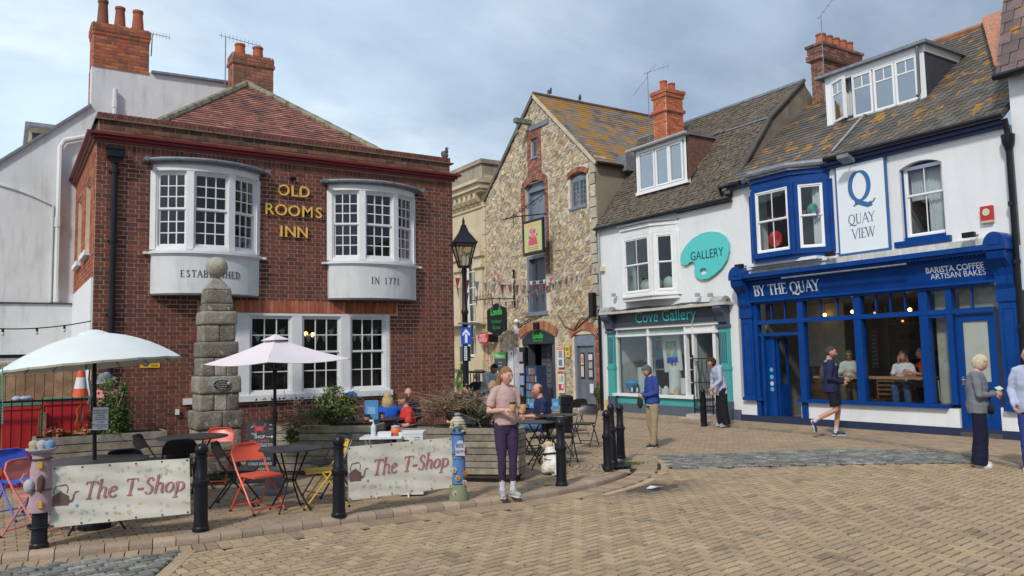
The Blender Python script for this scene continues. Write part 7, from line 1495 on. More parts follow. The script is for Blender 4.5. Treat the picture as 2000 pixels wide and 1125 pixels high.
# --- planters
PW=[(.27,.24,.18),(.235,.21,.16),(.31,.275,.21),(.22,.20,.165)]
def planter(pts,z0,z1,rows,label,dirt=True):
 """pts: ground polygon, anticlockwise seen from above"""
 c=sum((V((x,y,0))for x,y in pts),V((0,0,0)))/len(pts);t=thing('timber_planter',label,'planter',(c.x,c.y,z0));ps=[];h=(z1-z0)/rows
 for i in range(len(pts)):
  a,b=V((*pts[i],0)),V((*pts[(i+1)%len(pts)],0));u=(b-a);l=u.length;u.normalize();n=V((u.y,-u.x,0))
  for j in range(rows):ps.append(((a+b)/2+V((0,0,z0+(j+.5)*h))-n*.02,u*(l/2+.012*(j%2)),V((0,0,h/2-.005)),n*(.022+random.uniform(-.003,.003)),pick(PW,.14)))
 pieces(t,'sleeper',ps,WOOD,keep=80,top=.97)
 m=MB();q=[(c.x+(x-c.x)*.93,c.y+(y-c.y)*.93)for x,y in pts];m.extr([V((x,y,z0-.05))for x,y in q],(0,0,z1-z0-.05));m.obj('soil',mat('soil',(.05,.038,.028),.95,var=.3,bump=.8),t)
 m=MB();q=[(c.x+(x-c.x)*.9,c.y+(y-c.y)*.9)for x,y in pts];m.extr([V((x,y,.05))for x,y in q],(0,0,z0-.05));m.obj('base',BLACK,t);return t
planter([(.43,12.76),(2.12,12.74),(2.12,13.25),(.43,13.27)],.12,.80,6,'long weathered timber planter below the pale blue umbrella')
planter([(3.57,12.28),(4.72,11.2),(5.1,11.6),(3.95,12.75)],.12,.80,6,'weathered timber planter behind the small round table')
planter([(4.80,10.52),(6.02,9.24),(6.26,9.42),(6.30,9.9),(5.3,11.0)],.16,.80,7,'weathered angled timber planter behind the girl and right banner')
# --- shrubs
LEAFM=mat('leaf',(1,1,1),.6,vc=True,var=.25,scale=30)
def shrub(name,label,c,r,nl,ls,cols,twigs=30,clumps=14,dead=0,base=None,droop=0,cat='shrub'):
 c=V(c);base=V(base)if base else c-V((0,0,r[2]));t=thing(name,label,cat,base);m=MB();st=MB();cl=[]
 for k in range(clumps):
  d=V((random.gauss(0,1),random.gauss(0,1),random.gauss(0,1))).normalized()*random.uniform(.35,1);cl.append((c+V((d.x*r[0],d.y*r[1],d.z*r[2]-droop*abs(d.x)*.5)),random.uniform(.16,.36),random.uniform(.6,1.35)))
 for(q,s_,k_)in cl:
  mid=base.lerp(q,.5)+V((random.uniform(-.05,.05),)*3);st.tube([base,mid,q],[.012,.008,.004],4,col=pick([(.14,.09,.05),(.20,.14,.09)]))
  for j in range(max(1,twigs//clumps)):
   e=q+V((random.gauss(0,.5)*r[0],random.gauss(0,.5)*r[1],random.gauss(.1,.45)*r[2]));st.tube([q,q.lerp(e,.5)+V((random.gauss(0,.02),random.gauss(0,.02),random.gauss(0,.03))),e],[.005,.004,.002],3,col=pick([(.24,.16,.10),(.32,.24,.17),(.16,.11,.07)],.2))
 for i in range(nl):
  q,s_,k_=random.choice(cl);p=q+V((random.gauss(0,1)*r[0],random.gauss(0,1)*r[1],random.gauss(0,1)*r[2]))*s_*.75
  a=V((random.gauss(0,1),random.gauss(0,1),random.gauss(0,1))).normalized();b=a.cross(V((random.gauss(0,1),random.gauss(0,1),random.gauss(0,1)))).normalized();l=ls*random.uniform(.6,1.4);cc=pick(cols,.3);cc=tuple(x*k_ for x in cc)
  m.add([p-a*l,p+b*l*.38,p+a*l,p-b*l*.38],[(0,1,2,3)],cc)
 st.obj('stem',VC,t);m.obj('foliage',LEAFM,t);return t
GRN=[(.075,.13,.025),(.05,.10,.02),(.11,.17,.035),(.04,.075,.02)]
q=onY(222,812,12.98);shrub('conifer_shrub','feathery green shrub in the left planter behind the menu sheet',q,(.30,.22,.40),3600,.026,GRN,60,16,base=(q.x+.1,q.y,.76))
q=onY(225,775,12.98);shrub('conifer_shrub','bright green sprig reaching up towards the man in the sun hat',q+V((.0,0,.05)),(.15,.12,.22),900,.024,[(.10,.16,.03),(.13,.2,.04)],20,7,base=(q.x+.05,q.y,.8))
q=onY(110,846,12.95);shrub('grass_plant','low rusty red grass in the left planter',q,(.16,.12,.07),260,.05,[(.30,.07,.035),(.22,.06,.03)],26,8,base=(q.x,q.y,.76),cat='plant')
q=onY(165,845,12.95);shrub('grass_plant','second tuft of rusty red grass beside the umbrella pole',q,(.12,.1,.07),200,.05,[(.30,.09,.035),(.25,.12,.05)],20,6,base=(q.x,q.y,.76),cat='plant')
q=onY(232,862,12.80);shrub('trailing_plant','green plant trailing over the left planter edge',q,(.16,.04,.12),420,.022,GRN,20,7,base=(q.x,q.y+.1,.8),cat='plant')
q=onY(655,800,11.75);shrub('mixed_shrub','dense green shrub in the planter left of the blue capped man',q,(.42,.25,.26),4200,.027,GRN+[(.13,.10,.05)],90,20,base=(q.x,q.y,.76))
q=onY(648,770,11.85);shrub('mixed_shrub','pale green shoots rising above the dense shrub',q,(.24,.12,.12),700,.03,[(.16,.21,.06),(.12,.18,.05)],16,8,base=(q.x,q.y,.9))
q=onY(575,815,11.9);shrub('dry_shrub','thin dry twigs at the left end of the middle planter',q,(.28,.15,.2),420,.02,[(.25,.13,.07),(.10,.13,.05)],110,14,base=(q.x,q.y,.78))
q=onY(570,850,11.75);shrub('trailing_plant','green plant trailing down the front of the middle planter',q,(.15,.06,.13),520,.022,GRN,20,7,base=(q.x,q.y+.1,.8),cat='plant')
q=onY(888,790,10.3);shrub('dry_shrub','large sprawling brown and green shrub in the right planter',q,(.52,.35,.24),3000,.024,[(.20,.10,.06),(.26,.15,.085),(.10,.12,.045),(.30,.16,.11),(.08,.10,.05)],420,26,base=(q.x+.1,q.y+.1,.76))
q=onY(950,800,10.1);shrub('leafy_shrub','grey green leafy shrub in the right planter beside the girl',q,(.30,.25,.24),1500,.032,[(.10,.12,.07),(.15,.16,.11),(.07,.09,.05)],120,16,base=(q.x,q.y,.76))
q=onY(655,0,12);q=at(430,945);shrub('weed_plant','low green weeds at the foot of the obelisk',q+V((.05,.1,.09)),(.30,.14,.07),900,.025,GRN,12,8,base=(q.x,q.y,.09),cat='plant')
q=onX(1180,800,15.8);shrub('wall_plant','small green plant by the downpipe between warehouse and gallery',V((15.8,19.62,.45)),(.12,.14,.34),500,.04,[(.06,.10,.03),(.09,.13,.05)],14,7,base=(15.8,19.62,0),cat='plant')
q=onY(902,740,13.2);shrub('tall_plant','bright green plant beside the lamp post foot',q,(.10,.1,.26),500,.035,[(.10,.24,.04),(.14,.30,.06)],12,6,base=(q.x,q.y,.5),cat='plant')
# --- obelisk
ob=thing('stone_obelisk','weathered square stone obelisk with a ball finial and oval plaque','obelisk',(2.78,12.95,0));oc=V((2.85,12.95,0));OC=[(.23,.21,.165),(.19,.172,.138),(.27,.245,.195),(.17,.155,.125)]
def rough(m,k=.008):
 bm=bmesh.new();vs=[bm.verts.new(v)for v in m.v];[bm.faces.new([vs[i]for i in f])for f in m.f];bmesh.ops.bevel(bm,geom=bm.edges[:],offset=.013,segments=1,affect='EDGES');bmesh.ops.subdivide_edges(bm,edges=bm.edges[:],cuts=4,use_grid_fill=True);bm.verts.index_update();r=MB()
 for v in bm.verts:q=v.co;d=noise.noise_vector(q*7)*k+noise.noise_vector(q*22)*k*.5;r.v.append(tuple(q+d))
 r.f=[tuple(v.index for v in f.verts)for f in bm.faces];r.c=[(1,1,1)]*len(r.f);bm.free();return r
def oblock(x0,x1,y0,y1,z0,z1,t=1.0,col=None):
 m=MB();c=V(((x0+x1)/2,(y0+y1)/2,(z0+z1)/2))+oc;a,b,d=(x1-x0)/2,(y1-y0)/2,(z1-z0)/2;k=.018
 m.obox(c,(a-.0015,0,0),(0,b-.0015,0),(0,0,d-.0015),top=t);m=rough(m);o=m.obj('stone_block',OBST,ob,smooth=True);o.color=(*(col or pick(OC,.15)),1);return o
L_=[(0,.42,.60,.60,1),(.42,.74,.62,.60,1),(.74,1.0,.66,.64,2),(1.0,1.25,.55,.53,3),(1.25,1.5,.60,.585,1),(1.5,1.77,.52,.50,3),(1.77,2.0,.54,.53,1),(2.0,2.25,.46,.445,2),(2.25,2.45,.495,.485,1),(2.45,2.56,.41,.40,1),(2.56,2.78,.385,.35,1)]
OS=1.05;OZ=lambda z:0 if z<=0 else 1.78+(z-1.78)*OS+.09
for(z0,z1,wb,wt,k)in L_:
 w_=wb/2*OS;t_=wt/wb;z0,z1=OZ(z0),OZ(z1)
 if k==1:oblock(-w_,w_,-w_,w_,z0,z1,t_)
 else:
  cuts=[-w_,w_]if k==1 else([-w_,random.uniform(-.05,.05),w_]if k==2 else[-w_,-w_*.28,w_*.38,w_])
  for i in range(len(cuts)-1):oblock(cuts[i],cuts[i+1],-w_+(.006 if i==1 else 0),w_,z0,z1,1.0,pick([(.36,.33,.27)])if(k==3 and i==1)else None)
m=MB();m.add([oc+V((x*.184,y*.184,OZ(2.78)))for x,y in((-1,-1),(1,-1),(1,1),(-1,1))]+[oc+V((x*.02,y*.02,OZ(2.99)))for x,y in((-1,-1),(1,-1),(1,1),(-1,1))],[(0,1,5,4),(1,2,6,5),(2,3,7,6),(3,0,4,7),(4,5,6,7)]);o=m.obj('cap_stone',OBST,ob,bev=.012);o.color=(.24,.22,.18,1)
m=MB();m.sph(oc+V((0,0,OZ(3.12))),.165,24,16);o=m.obj('ball_finial',OBST,ob,smooth=True);o.color=(.36,.33,.26,1)
FO2=Fr((oc.x,oc.y-.315,.07),(1,0,0),(0,-1,0));m=MB();el=lambda rx,rz_:[(.02+rx*math.cos(k*.2618),1.375+rz_*math.sin(k*.2618))for k in range(24)]
FO2.poly(m,el(.135,.085),0,.014,(.45,.45,.45));FO2.poly(m,el(.128,.078),.014,.017,(.010,.010,.012));
for i,s_ in enumerate(('MEMORIAL','ERECTED BY THE','TOWN IN MEMORY OF','RESTORED 1985','HARBOUR')):text(m,s_,FO2,.02,1.42-.027*i,.0172,.022,.001,col=(.6,.6,.58))
FO2.poly(m,[(.115+.018*math.cos(k),1.40+.02*math.sin(k))for k in[i*.785 for i in range(8)]],.017,.019,(.62,.62,.6));m.obj('plaque',VC,ob)
# --- blackboard
t=thing('blackboard_sign','chalked blackboard sign with a red crab leaning by the umbrella pole','blackboard',at(508,945));A_=at(478,945,.1);fq=Fr(V((A_.x,A_.y-.0,.1)),V((CRT.x,CRT.y,0)).normalized(),V((-CFW.x,-CFW.y,.12)).normalized(),V((CFW.x*.12,CFW.y*.12,1)).normalized());Wb,Hb=.40,.86
m=MB();fq.poly(m,[(0,0),(Wb,0),(Wb,Hb-.02)]+[(Wb/2+Wb/2*math.cos(RAD(a)),Hb-.02+.035*math.sin(RAD(a)))for a in range(20,161,20)]+[(0,Hb-.02)],-.02,0,(.018,.020,.028));m.obj('board',VC,t);m=MB()
def pl_(pts,w_,col):
 for a,b in zip(pts,pts[1:]):
  d=V((b[0]-a[0],b[1]-a[1]));d=d.normalized()*w_/2;fq.poly(m,[(a[0]-d.y,a[1]+d.x),(a[0]+d.y,a[1]-d.x),(b[0]+d.y,b[1]-d.x),(b[0]-d.y,b[1]+d.x)],.0,.002,col)
RC_=(.50,.04,.07);fq.poly(m,[(.17+.06*math.cos(a),.75+.035*math.sin(a))for a in[k*.6 for k in range(10)]],0,.0021,RC_)
for s in(-1,1):
 pl_([(.17+s*.04,.76),(.17+s*.085,.80),(.17+s*.07,.825)],.016,RC_);pl_([(.17+s*.04,.73),(.17+s*.08,.71)],.01,RC_);pl_([(.17+s*.03,.72),(.17+s*.06,.69)],.01,RC_)
pl_([(.31,.80),(.345,.80)],.012,(.6,.6,.55));pl_([(.05,.765),(.08,.785)],.01,(.4,.6,.65));pl_([(.30,.74),(.36,.745)],.006,(.5,.5,.5));pl_([(.27,.635),(.37,.635)],.008,(.7,.7,.7));pl_([(.34,.65),(.37,.635),(.34,.62)],.008,(.7,.7,.7));pl_([(.05,.54),(.36,.54)],.004,(.6,.6,.6))
for s_,u,v,sz,cc in(('THE',.10,.66,.045,(.6,.6,.6)),('SHOP',.18,.615,.06,(.7,.7,.7)),('TEA COFFEE',.18,.56,.05,(.5,.15,.15)),('HOME COOKED FOOD',.2,.50,.042,(.6,.6,.6)),('SANDWICHES',.2,.44,.05,(.2,.5,.6)),('CAKES',.15,.38,.05,(.5,.5,.4)),('CREAM TEAS',.2,.32,.05,(.2,.5,.6)),('COLD DRINKS',.2,.25,.05,(.6,.6,.6)),('ICE CREAM',.18,.18,.05,(.4,.5,.3))):text(m,s_,fq,u,v,.002,sz,.001,col=cc)
m.obj('chalk',VCM,t)
# --- white folding table with bottle, tray, bag and cool box
pT=GP(748,853,.80);t=thing('folding_table','small white folding table behind the right banner','table',(pT.x,pT.y,TZ));ux=V((CRT.x,CRT.y,0)).normalized();fx=V((CFW.x,CFW.y,0)).normalized();WT=mat('table_white',(.68,.68,.68),.4,var=.05)
m=MB();m.obox((pT.x,pT.y,.80),ux*.26,fx*.2,(0,0,.012));m.obj('table_top',WT,t)
for s in(-1,1):
 for q_ in(-1,1):m=MB();m.tube([V((pT.x,pT.y,.79))+ux*s*.2+fx*.15*q_,V((pT.x,pT.y,TZ))+ux*(s*.2+.14)-fx*.15*q_],.011,6);m.obj('leg',WT,t)
q=V((pT.x,pT.y,.812))-ux*.12;t=thing('pump_bottle','clear pump bottle of hand gel on the white folding table','bottle',q);m=MB();m.lathe([(.032,0),(.034,.01),(.034,.12),(.015,.145),(.012,.16),(0,.16)],q,12,col=(.55,.62,.66));m.tube([q+V((0,0,.16)),q+V((0,0,.195))],.006,5,col=(.7,.7,.7));m.bar(q+V((0,0,.195)),q+V((0,0,.195))-ux*.05,.02,col=(.7,.7,.7));m.obj('bottle_body',VCG,t,smooth='auto')
q=V((pT.x,pT.y,.812))+ux*.03;t=thing('tray','white tray on the folding table','tray',q);m=MB();m.obox(q+V((0,0,.025)),ux*.08,fx*.07,(0,0,.025),col=(.66,.67,.68),top=1.1);m.obj('tray_body',VC,t)
q=V((pT.x,pT.y,.812))+ux*.16;t=thing('paper_lantern','round orange pumpkin shaped tub on the white folding table','tub',q);m=MB();m.sph(q+V((0,0,.06)),(.065,.065,.06),14,9,col=(.72,.17,.04));m.lathe([(.05,.10),(.06,.12),(0,.13)],q,10,col=(.4,.45,.6));m.obj('tub_body',VC,t,smooth=True)
q=V((pT.x,pT.y,TZ))+ux*.36+fx*.1;t=thing('cardboard_display','white box stand with black printed badge beside the folding table','display box',q);m=MB();m.obox(q+V((0,0,.40)),ux*.15,fx*.15,(0,0,.38),col=(.62,.63,.64));m.obox(q+V((0,0,.785)),ux*.155,fx*.155,(0,0,.01),col=(.68,.69,.70));m.obj('box',VC,t);m=MB();ff=Fr(q-fx*.151,ux,-fx);ff.poly(m,[(-.12,.60),(-.12,.66),(-.10,.70),(-.03,.70),(0,.66),(0,.60)],0,.003,(.03,.03,.035));ff.box(m,-.08,-.03,.65,.68,.003,.004,(.6,.6,.6))
for i in range(5):ff.box(m,.04,.12,.60+.03*i,.615+.03*i,0,.002,(.3,.3,.32))
m.obj('print',VCM,t)
def cup(p,label,col=(.42,.26,.15),s=1,holder=True):
 t=thing('paper_cup',label,'cup',p);m=MB();m.lathe([(.028*s,0),(.038*s,.095*s),(0,.095*s)],p,14,col=col);m.lathe([(.041*s,.093*s),(.041*s,.103*s),(.036*s,.108*s),(.035*s,.12*s),(0,.12*s)],p,14,col=(.015,.014,.014));m.obj('cup_body',VC,t,smooth='auto');return t
tb=GP(742,822,.80);t=thing('low_table','dark table behind the planter with two takeaway cups','table',(tb.x+.3,tb.y+.5,0));m=MB();C_=V((tb.x+.25,tb.y+.55,.80));m.lathe([(.42,-.02),(.42,0),(0,0)],C_,24);m.obj('table_top',TT,t);m=MB();m.tube([C_,V((C_.x,C_.y,.1))],.03,8);m.obj('leg',BLACK,t)
cup(onY(717,828,C_.y-.15)*1,'brown takeaway cup with black lid left of the blue table sign',s=1.3);cup(onY(746,822,C_.y-.1),'brown takeaway cup right of the blue table sign',s=1.2)
for px_,Y_,lb,w_ in(((726,821),C_.y-.1,'blue clear table sign between the takeaway cups',26),((1085,800),None,'blue carton on the bistro table right of the bald man',14),((1038,797),None,'pale blue drinks cup on the table beyond the bald man',9)):
 q=onY(*px_,Y_)if Y_ else onY(*px_,pD.y);d_=proj(q)[2];hw=w_/2/1550*d_;hh=hw*1.5;t=thing('table_sign',lb,'carton',q);m=MB();m.obox(q+V((0,0,hh)),ux*hw,fx*.03,(0,0,hh),col=(.08,.28,.58));m.obox(q+V((0,0,hh))-fx*.031,ux*hw*.6,V((0,0,hh*.35)),fx*.001,col=(.25,.45,.68));m.obj('carton_body',VCG,t)
# --- lamp post with signs
LP=V((7.06,12.5,0));t=thing('street_lamp','black lamp post with a four sided glass lantern','street lamp',LP);m=MB();m.lathe([(.11,0),(.11,.5),(.08,.6),(.075,1.0),(.055,1.1),(.050,2.55),(.065,2.58),(.065,2.62),(.045,2.66),(.040,3.30),(.055,3.34),(.035,3.40)],LP,14);m.obj('post',BLACKP,t,smooth='auto')
z=3.40;m=MB();B4=[(x,y)for x,y in((-1,-1),(1,-1),(1,1),(-1,1))];r0,r1=.09,.195;h0,h1=3.42,3.83
R4=Matrix.Rotation(RAD(-20),3,'Z');P4=lambda x,y,r,z:LP+R4@V((x*r,y*r,z))
for x,y in B4:m.tube([P4(x,y,r0,h0),P4(x,y,r1,h1)],.014,5)
for r,z in((r0,h0),(r1,h1)):
 for i in range(4):m.bar(P4(*B4[i],r,z),P4(*B4[(i+1)%4],r,z),.03)
m.add([P4(x,y,.225,3.84)for x,y in B4]+[P4(x,y,.18,3.91)for x,y in B4]+[P4(x,y,.085,4.05)for x,y in B4]+[P4(x,y,.045,4.16)for x,y in B4],[(0,3,2,1)]+[(i+4*j,(i+1)%4+4*j,(i+1)%4+4*j+4,i+4*j+4)for j in range(3)for i in range(4)]+[(12,13,14,15)]);m.lathe([(.045,4.14),(.055,4.17),(.022,4.21),(.028,4.25),(.006,4.33),(0,4.35)],LP,10);hd_=m.obj('lantern_frame',BLACKP,t,smooth='auto')
m=MB();m.add([P4(x,y,r0-.005,h0)for x,y in B4]+[P4(x,y,r1-.005,h1)for x,y in B4],[(i,(i+1)%4,(i+1)%4+4,i+4)for i in range(4)]);m.obj('glass_pane',glassmat('lantern_glass',(.78,.74,.66),.12,.15),hd_);m=MB();m.tube([LP+V((0,0,3.42)),LP+V((0,0,3.7))],.03,8);m.obj('lamp_tube',UPVC,hd_)
m=MB();q=onY(916,632,12.5);m.obox(q,(.18,0,0),(0,.1,0),(0,0,.015));m.obj('bracket_plate',LEAD,t)
FLm=Fr((0,12.42,0),(1,0,0),(0,-1,0));FLm=Fr(LP-fx*.075,ux,-fx)
def onL(x,y):r=ray(x,y);s=(FLm.O-CAMP).dot(fx)/r.dot(fx);p=CAMP+r*s;return(p-FLm.O).dot(ux),p.z
s_=thing('one_way_sign','blue sign with white arrow pointing up on the lamp post','road sign',LP);a=onL(901,673);b=onL(920,639);m=MB();FLm.box(m,a[0],b[0],a[1],b[1],.0,.01,(.01,.08,.52));cu=(a[0]+b[0])/2;FLm.box(m,cu-.022,cu+.022,a[1]+.03,b[1]-.12,.01,.012,(.7,.72,.74));FLm.poly(m,[(cu-.065,b[1]-.16),(cu-.065,b[1]-.11),(cu,b[1]-.03),(cu+.065,b[1]-.11),(cu+.065,b[1]-.16),(cu,b[1]-.09)],.01,.0125,(.7,.72,.74));m.obj('plate',VCG,s_)
s_=thing('traffic_sign','grey back of a square sign with sticker strip on the lamp post','road sign',LP);a=onL(897,706);b=onL(918,676);m=MB();FLm.box(m,a[0],b[0],a[1],b[1],-.17,-.16,(.10,.11,.12));c1_,c2_=onL(907,704),onL(912,676);FLm.box(m,c1_[0],c2_[0],c1_[1],c2_[1],.0,.005,(.66,.68,.72))
for i in range(6):FLm.box(m,c1_[0]+.005,c2_[0]-.01,c1_[1]+.02+.04*i,c1_[1]+.04+.04*i,.005,.006,(.08,.1,.2))
m.obj('plate',VC,s_)
# --- bunting over the lane
FCOL=[(.60,.16,.24),(.42,.03,.05),(.60,.60,.56),(.42,.34,.28),(.30,.34,.27),(.62,.52,.50),(.60,.07,.09),(.5,.42,.36)]
def bunting(a,b,sag,n,label,sz=.20):
 t=thing('bunting',label,'bunting',(a+b)/2,'strings of triangular flags across the lane');P_=[a.lerp(b,i/40)-V((0,0,sag*4*(i/40)*(1-i/40)))for i in range(41)];m=MB();m.tube(P_,.005,4,col=(.5,.5,.48));m.obj('cord',VC,t)
 d=(b-a).normalized()
 for i in range(n):
  f=(i+.5)/n*40;j=int(f);q=P_[j].lerp(P_[min(40,j+1)],f-j);m=MB();w_=sz*random.uniform(.75,1.1)/2;h_=sz*random.uniform(1.0,1.3);fl=random.uniform(-.06,.06);m.extr([q-d*w_,q+d*w_,q+V((fl,fl,-h_))],d.cross(V((0,0,1))).normalized()*.003,col=random.choice(FCOL));m.obj('flag',VC,t)
bunting(onY(884,541,14.28),onX(1166,520,15.9),.35,22,'upper string of faded flags from the inn corner to the gallery',.22)
bunting(onY(884,556,14.28),onX(1068,545,15.7),.55,15,'lower string of faded flags from the inn corner to the warehouse',.22)
bunting(onX(950,517,15.6),onX(1110,527,15.85),.5,13,'faded flags hung along the warehouse wall',.22)
sl_=thing('string_lights','dark cable with small bulbs hung across the yard at the left','string lights',(0,14,2.3));A_,B_=onY(-40,640,14.1),onY(178,627,14.1);P_=[A_.lerp(B_,i/20)-V((0,0,.06*4*(i/20)*(1-i/20)))for i in range(21)];m=MB();m.tube(P_,.009,5);m.obj('cable',BLACK,sl_)
for x in(8,68,127):q=onY(x,645,14.1);j=min(P_,key=lambda p_:abs(p_.x-q.x));m=MB();m.tube([j,j-V((0,0,.05))],.018,7);m.obj('socket',BLACK,sl_);m=MB();m.sph(j-V((0,0,.075)),(.02,.02,.03),8,6);m.obj('bulb',mat('clear_bulb',(.62,.58,.45),.15),sl_,smooth=True)
# --- yard: bins, railing, cone
rl=thing('railing','black metal railing with upright bars in front of the red bins','railing',(.4,13.35,0));zt_3=onY(80,778,13.35).z
m=MB();m.box(-1.5,1.18,13.34,13.37,zt_3-.05,zt_3-.02);m.box(-1.5,1.18,13.34,13.37,.15,.18);m.obj('rail',BLACK,rl)
x=-1.45
while x<1.18:m=MB();m.tube([V((x,13.355,.1)),V((x,13.355,zt_3+.0))],.008,5);m.obj('bar',BLACK,rl);x+=.125
REDB=mat('red_plastic',(.50,.022,.025),.45,var=.08);GRNB=mat('green_plastic',(.07,.14,.07),.5,var=.1)
def bin_(x0,x1,y,zt,label,rot=0):
 t=thing('wheelie_bin',label,'bin',((x0+x1)/2,y,0),'red wheelie bins behind the railing');c=V(((x0+x1)/2,y,0));w_=(x1-x0)/2;m=MB();m.obox(c+V((0,0,zt*.5)),V((w_*.84,0,0)),V((0,w_*.84,0)),(0,0,zt*.5-.03),top=1.16);m.obox(c+V((0,0,zt-.05)),V((w_*1.02,0,0)),V((0,w_*1.02,0)),(0,0,.03));m.obj('body',REDB,t,bev=.015)
 m=MB();m.obox(c+V((0,0,zt+.005)),V((w_*1.05,0,0)),V((0,w_*1.05,0)),(0,0,.025),top=.93);m.obj('lid',GRNB,t,bev=.01);m=MB();m.tube([c+V((-w_*.7,w_*1.1,zt-.03)),c+V((w_*.7,w_*1.1,zt-.03))],.018,7);m.obj('handle',REDB,t)
 for s in(-1,1):m=MB();m.tube([c+V((s*w_*.8,w_*.8,.1)),c+V((s*w_*.95,w_*.8,.1))],.1,14);m.obj('wheel',BLACK,t)
 return t
a=onY(2,790,13.75);b=onY(80,790,13.75);bin_(a.x,b.x,13.78,a.z-.01,'red wheelie bin with green lid at the far left');a2=onY(86,783,13.75);bin_(a2.x,a2.x+.60,13.82,a2.z+.01,'red wheelie bin with green lid carrying the traffic cone')
t=thing('plastic_sack','crumpled pale sack on the left red bin','sack',onY(42,786,13.8));m=MB();q=onY(42,784,13.8);
for i in range(7):m.sph(q+V((random.uniform(-.09,.09),random.uniform(-.05,.05),.02+random.uniform(0,.03))),(.06,.05,.035),8,6,col=(.35,.36,.52))
m.obj('sack_body',VC,t,smooth=True)
q=onY(157,784,13.8);t=thing('traffic_cone','orange and white traffic cone standing on the right red bin','traffic cone',q);hh=onY(157,712,13.8).z-q.z;m=MB();m.obox(q+V((0,0,.03)),(.17,0,0),(0,.17,0),(0,0,.03),col=(.03,.03,.03));m.obj('base',VC,t)
for a,b,cc in((0.06,.35,(.68,.09,.03)),(.35,.65,(.62,.62,.62)),(.65,.88,(.68,.09,.03)),(.88,1.0,(.62,.62,.62))):m=MB();R__=lambda f:.125-.095*f;m.lathe([(R__(a),hh*a),(R__(b),hh*b),(0,hh*b)],q,16,col=cc);m.obj('band',VC,t,smooth='auto')
t=thing('fence_post','square brown timber post between the two red bins','post',(0.6,13.4,0));q=onY(83,800,13.45);m=MB();m.box(q.x-.05,q.x+.05,13.42,13.52,0,1.12,(.26,.16,.09));m.obj('timber',WOOD,t)
# --- stand and litter bin by the store
t=thing('litter_bin','dark square bin behind the bistro chairs','bin',onX(1107,830,12.4));q=GP(1107,845);m=MB();m.lathe([(.20,0),(.2,.1),(.18,.12),(.18,.62),(.21,.66),(.21,.82),(.15,.86),(0,.87)],q,4,a0=RAD(20));m.obj('bin_body',BLACKP,t)
t=thing('magazine_stand','blue magazine stand full of colourful packets at the store doorway','display stand',(15.5,22.9,0));m=MB();m.box(15.35,15.75,22.3,22.95,.05,1.45,(.012,.03,.09));m.obj('stand_frame',VC,t);ps=[]
for i in range(7):
 for j in range(5):ps.append((V((15.34,22.35+i*.09,.22+j*.26)),V((0,.04,0)),V((0,0,.11)),V((-.012,0,0)),random.choice([(.04,.15,.32),(.25,.27,.27),(.28,.09,.05),(.05,.2,.25),(.03,.08,.2),(.05,.05,.15)])))
pieces(t,'packet',ps,VC,keep=40)
t=thing('newspaper_rack','wall rack of newspapers and blue bags left of the store doorway','rack',(15.9,23.9,0));ps=[(V((15.8,23.95+random.uniform(-.05,.05),.5+.42*j)),V((0,.16,0)),V((0,0,.17)),V((-.02,0,0)),[(.10,.22,.45),(.25,.3,.5),(.45,.42,.45),(.3,.28,.32)][j])for j in range(4)];pieces(t,'newspaper',ps,VC,keep=10)
m=MB();m.box(15.86,15.98,23.76,24.14,.2,2.1);m.obj('rack_frame',BLACK,t)
t=thing('yellow_post','short yellow marker post by the downpipe','post',(15.5,19.2,0));q=GP(1185,808);m=MB();m.tube([q,q+V((0,0,.42))],.035,8,col=(.65,.45,.04));m.obj('post_body',VC,t)
t=thing('door_boards','black railing sign with scrolled white letters behind the seated men','railing',(10,17,0));q=onY(917,735,16.5);m=MB();
for i in range(9):a=onY(901+i*6,728,17);m.tube([V((a.x,17,0)),V((a.x,17,a.z))],.012,5)
a=onY(899,727,17);b=onY(955,727,17);m.tube([a,b],.02,5);m.obj('bars',BLACK,t)
# ================================================================ people
SKINM=mat('skin',(1,1,1),.55,vc=True,var=.05,scale=14)
HAIRM=mat('hair_strands',(1,1,1),.6,vc=True,var=.3,scale=60,bump=.8,bscale=110,spec=.25)
CLOTH=mat('cloth',(1,1,1),.85,vc=True,var=.07,scale=8,bump=.35,bscale=45,spec=.2)
SHOEM=mat('shoe',(1,1,1),.6,vc=True,var=.1,scale=20)
def remesh(m,vox,col,sm=3,wr=0.0,wf=9):
 me=bpy.data.meshes.new('r');me.from_pydata(m.v,[],m.f);o=bpy.data.objects.new('r',me);COL.objects.link(o)
 a=o.modifiers.new('r','REMESH');a.mode='VOXEL';a.voxel_size=vox;b=o.modifiers.new('s','SMOOTH');b.factor=.5;b.iterations=sm
 dg=bpy.context.evaluated_depsgraph_get();me2=bpy.data.meshes.new_from_object(o.evaluated_get(dg));k=len(me2.vertices)
 co=np.empty(k*3);me2.vertices.foreach_get('co',co);co=co.reshape(-1,3)
 if wr:
  no=np.empty(k*3);me2.vertices.foreach_get('normal',no);no=no.reshape(-1,3)
  d=np.array([noise.noise((c[0]*wf,c[1]*wf,c[2]*wf*1.6))+.5*noise.noise((c[0]*wf*2.3+5,c[1]*wf*2.3,c[2]*wf*2.9))for c in co]);co=co+no*(d*wr)[:,None]
 r=MB();r.v=[tuple(c)for c in co];r.f=[tuple(p.vertices)for p in me2.polygons];r.c=[col]*len(r.f)
 bpy.data.objects.remove(o);bpy.data.meshes.remove(me);bpy.data.meshes.remove(me2);return r
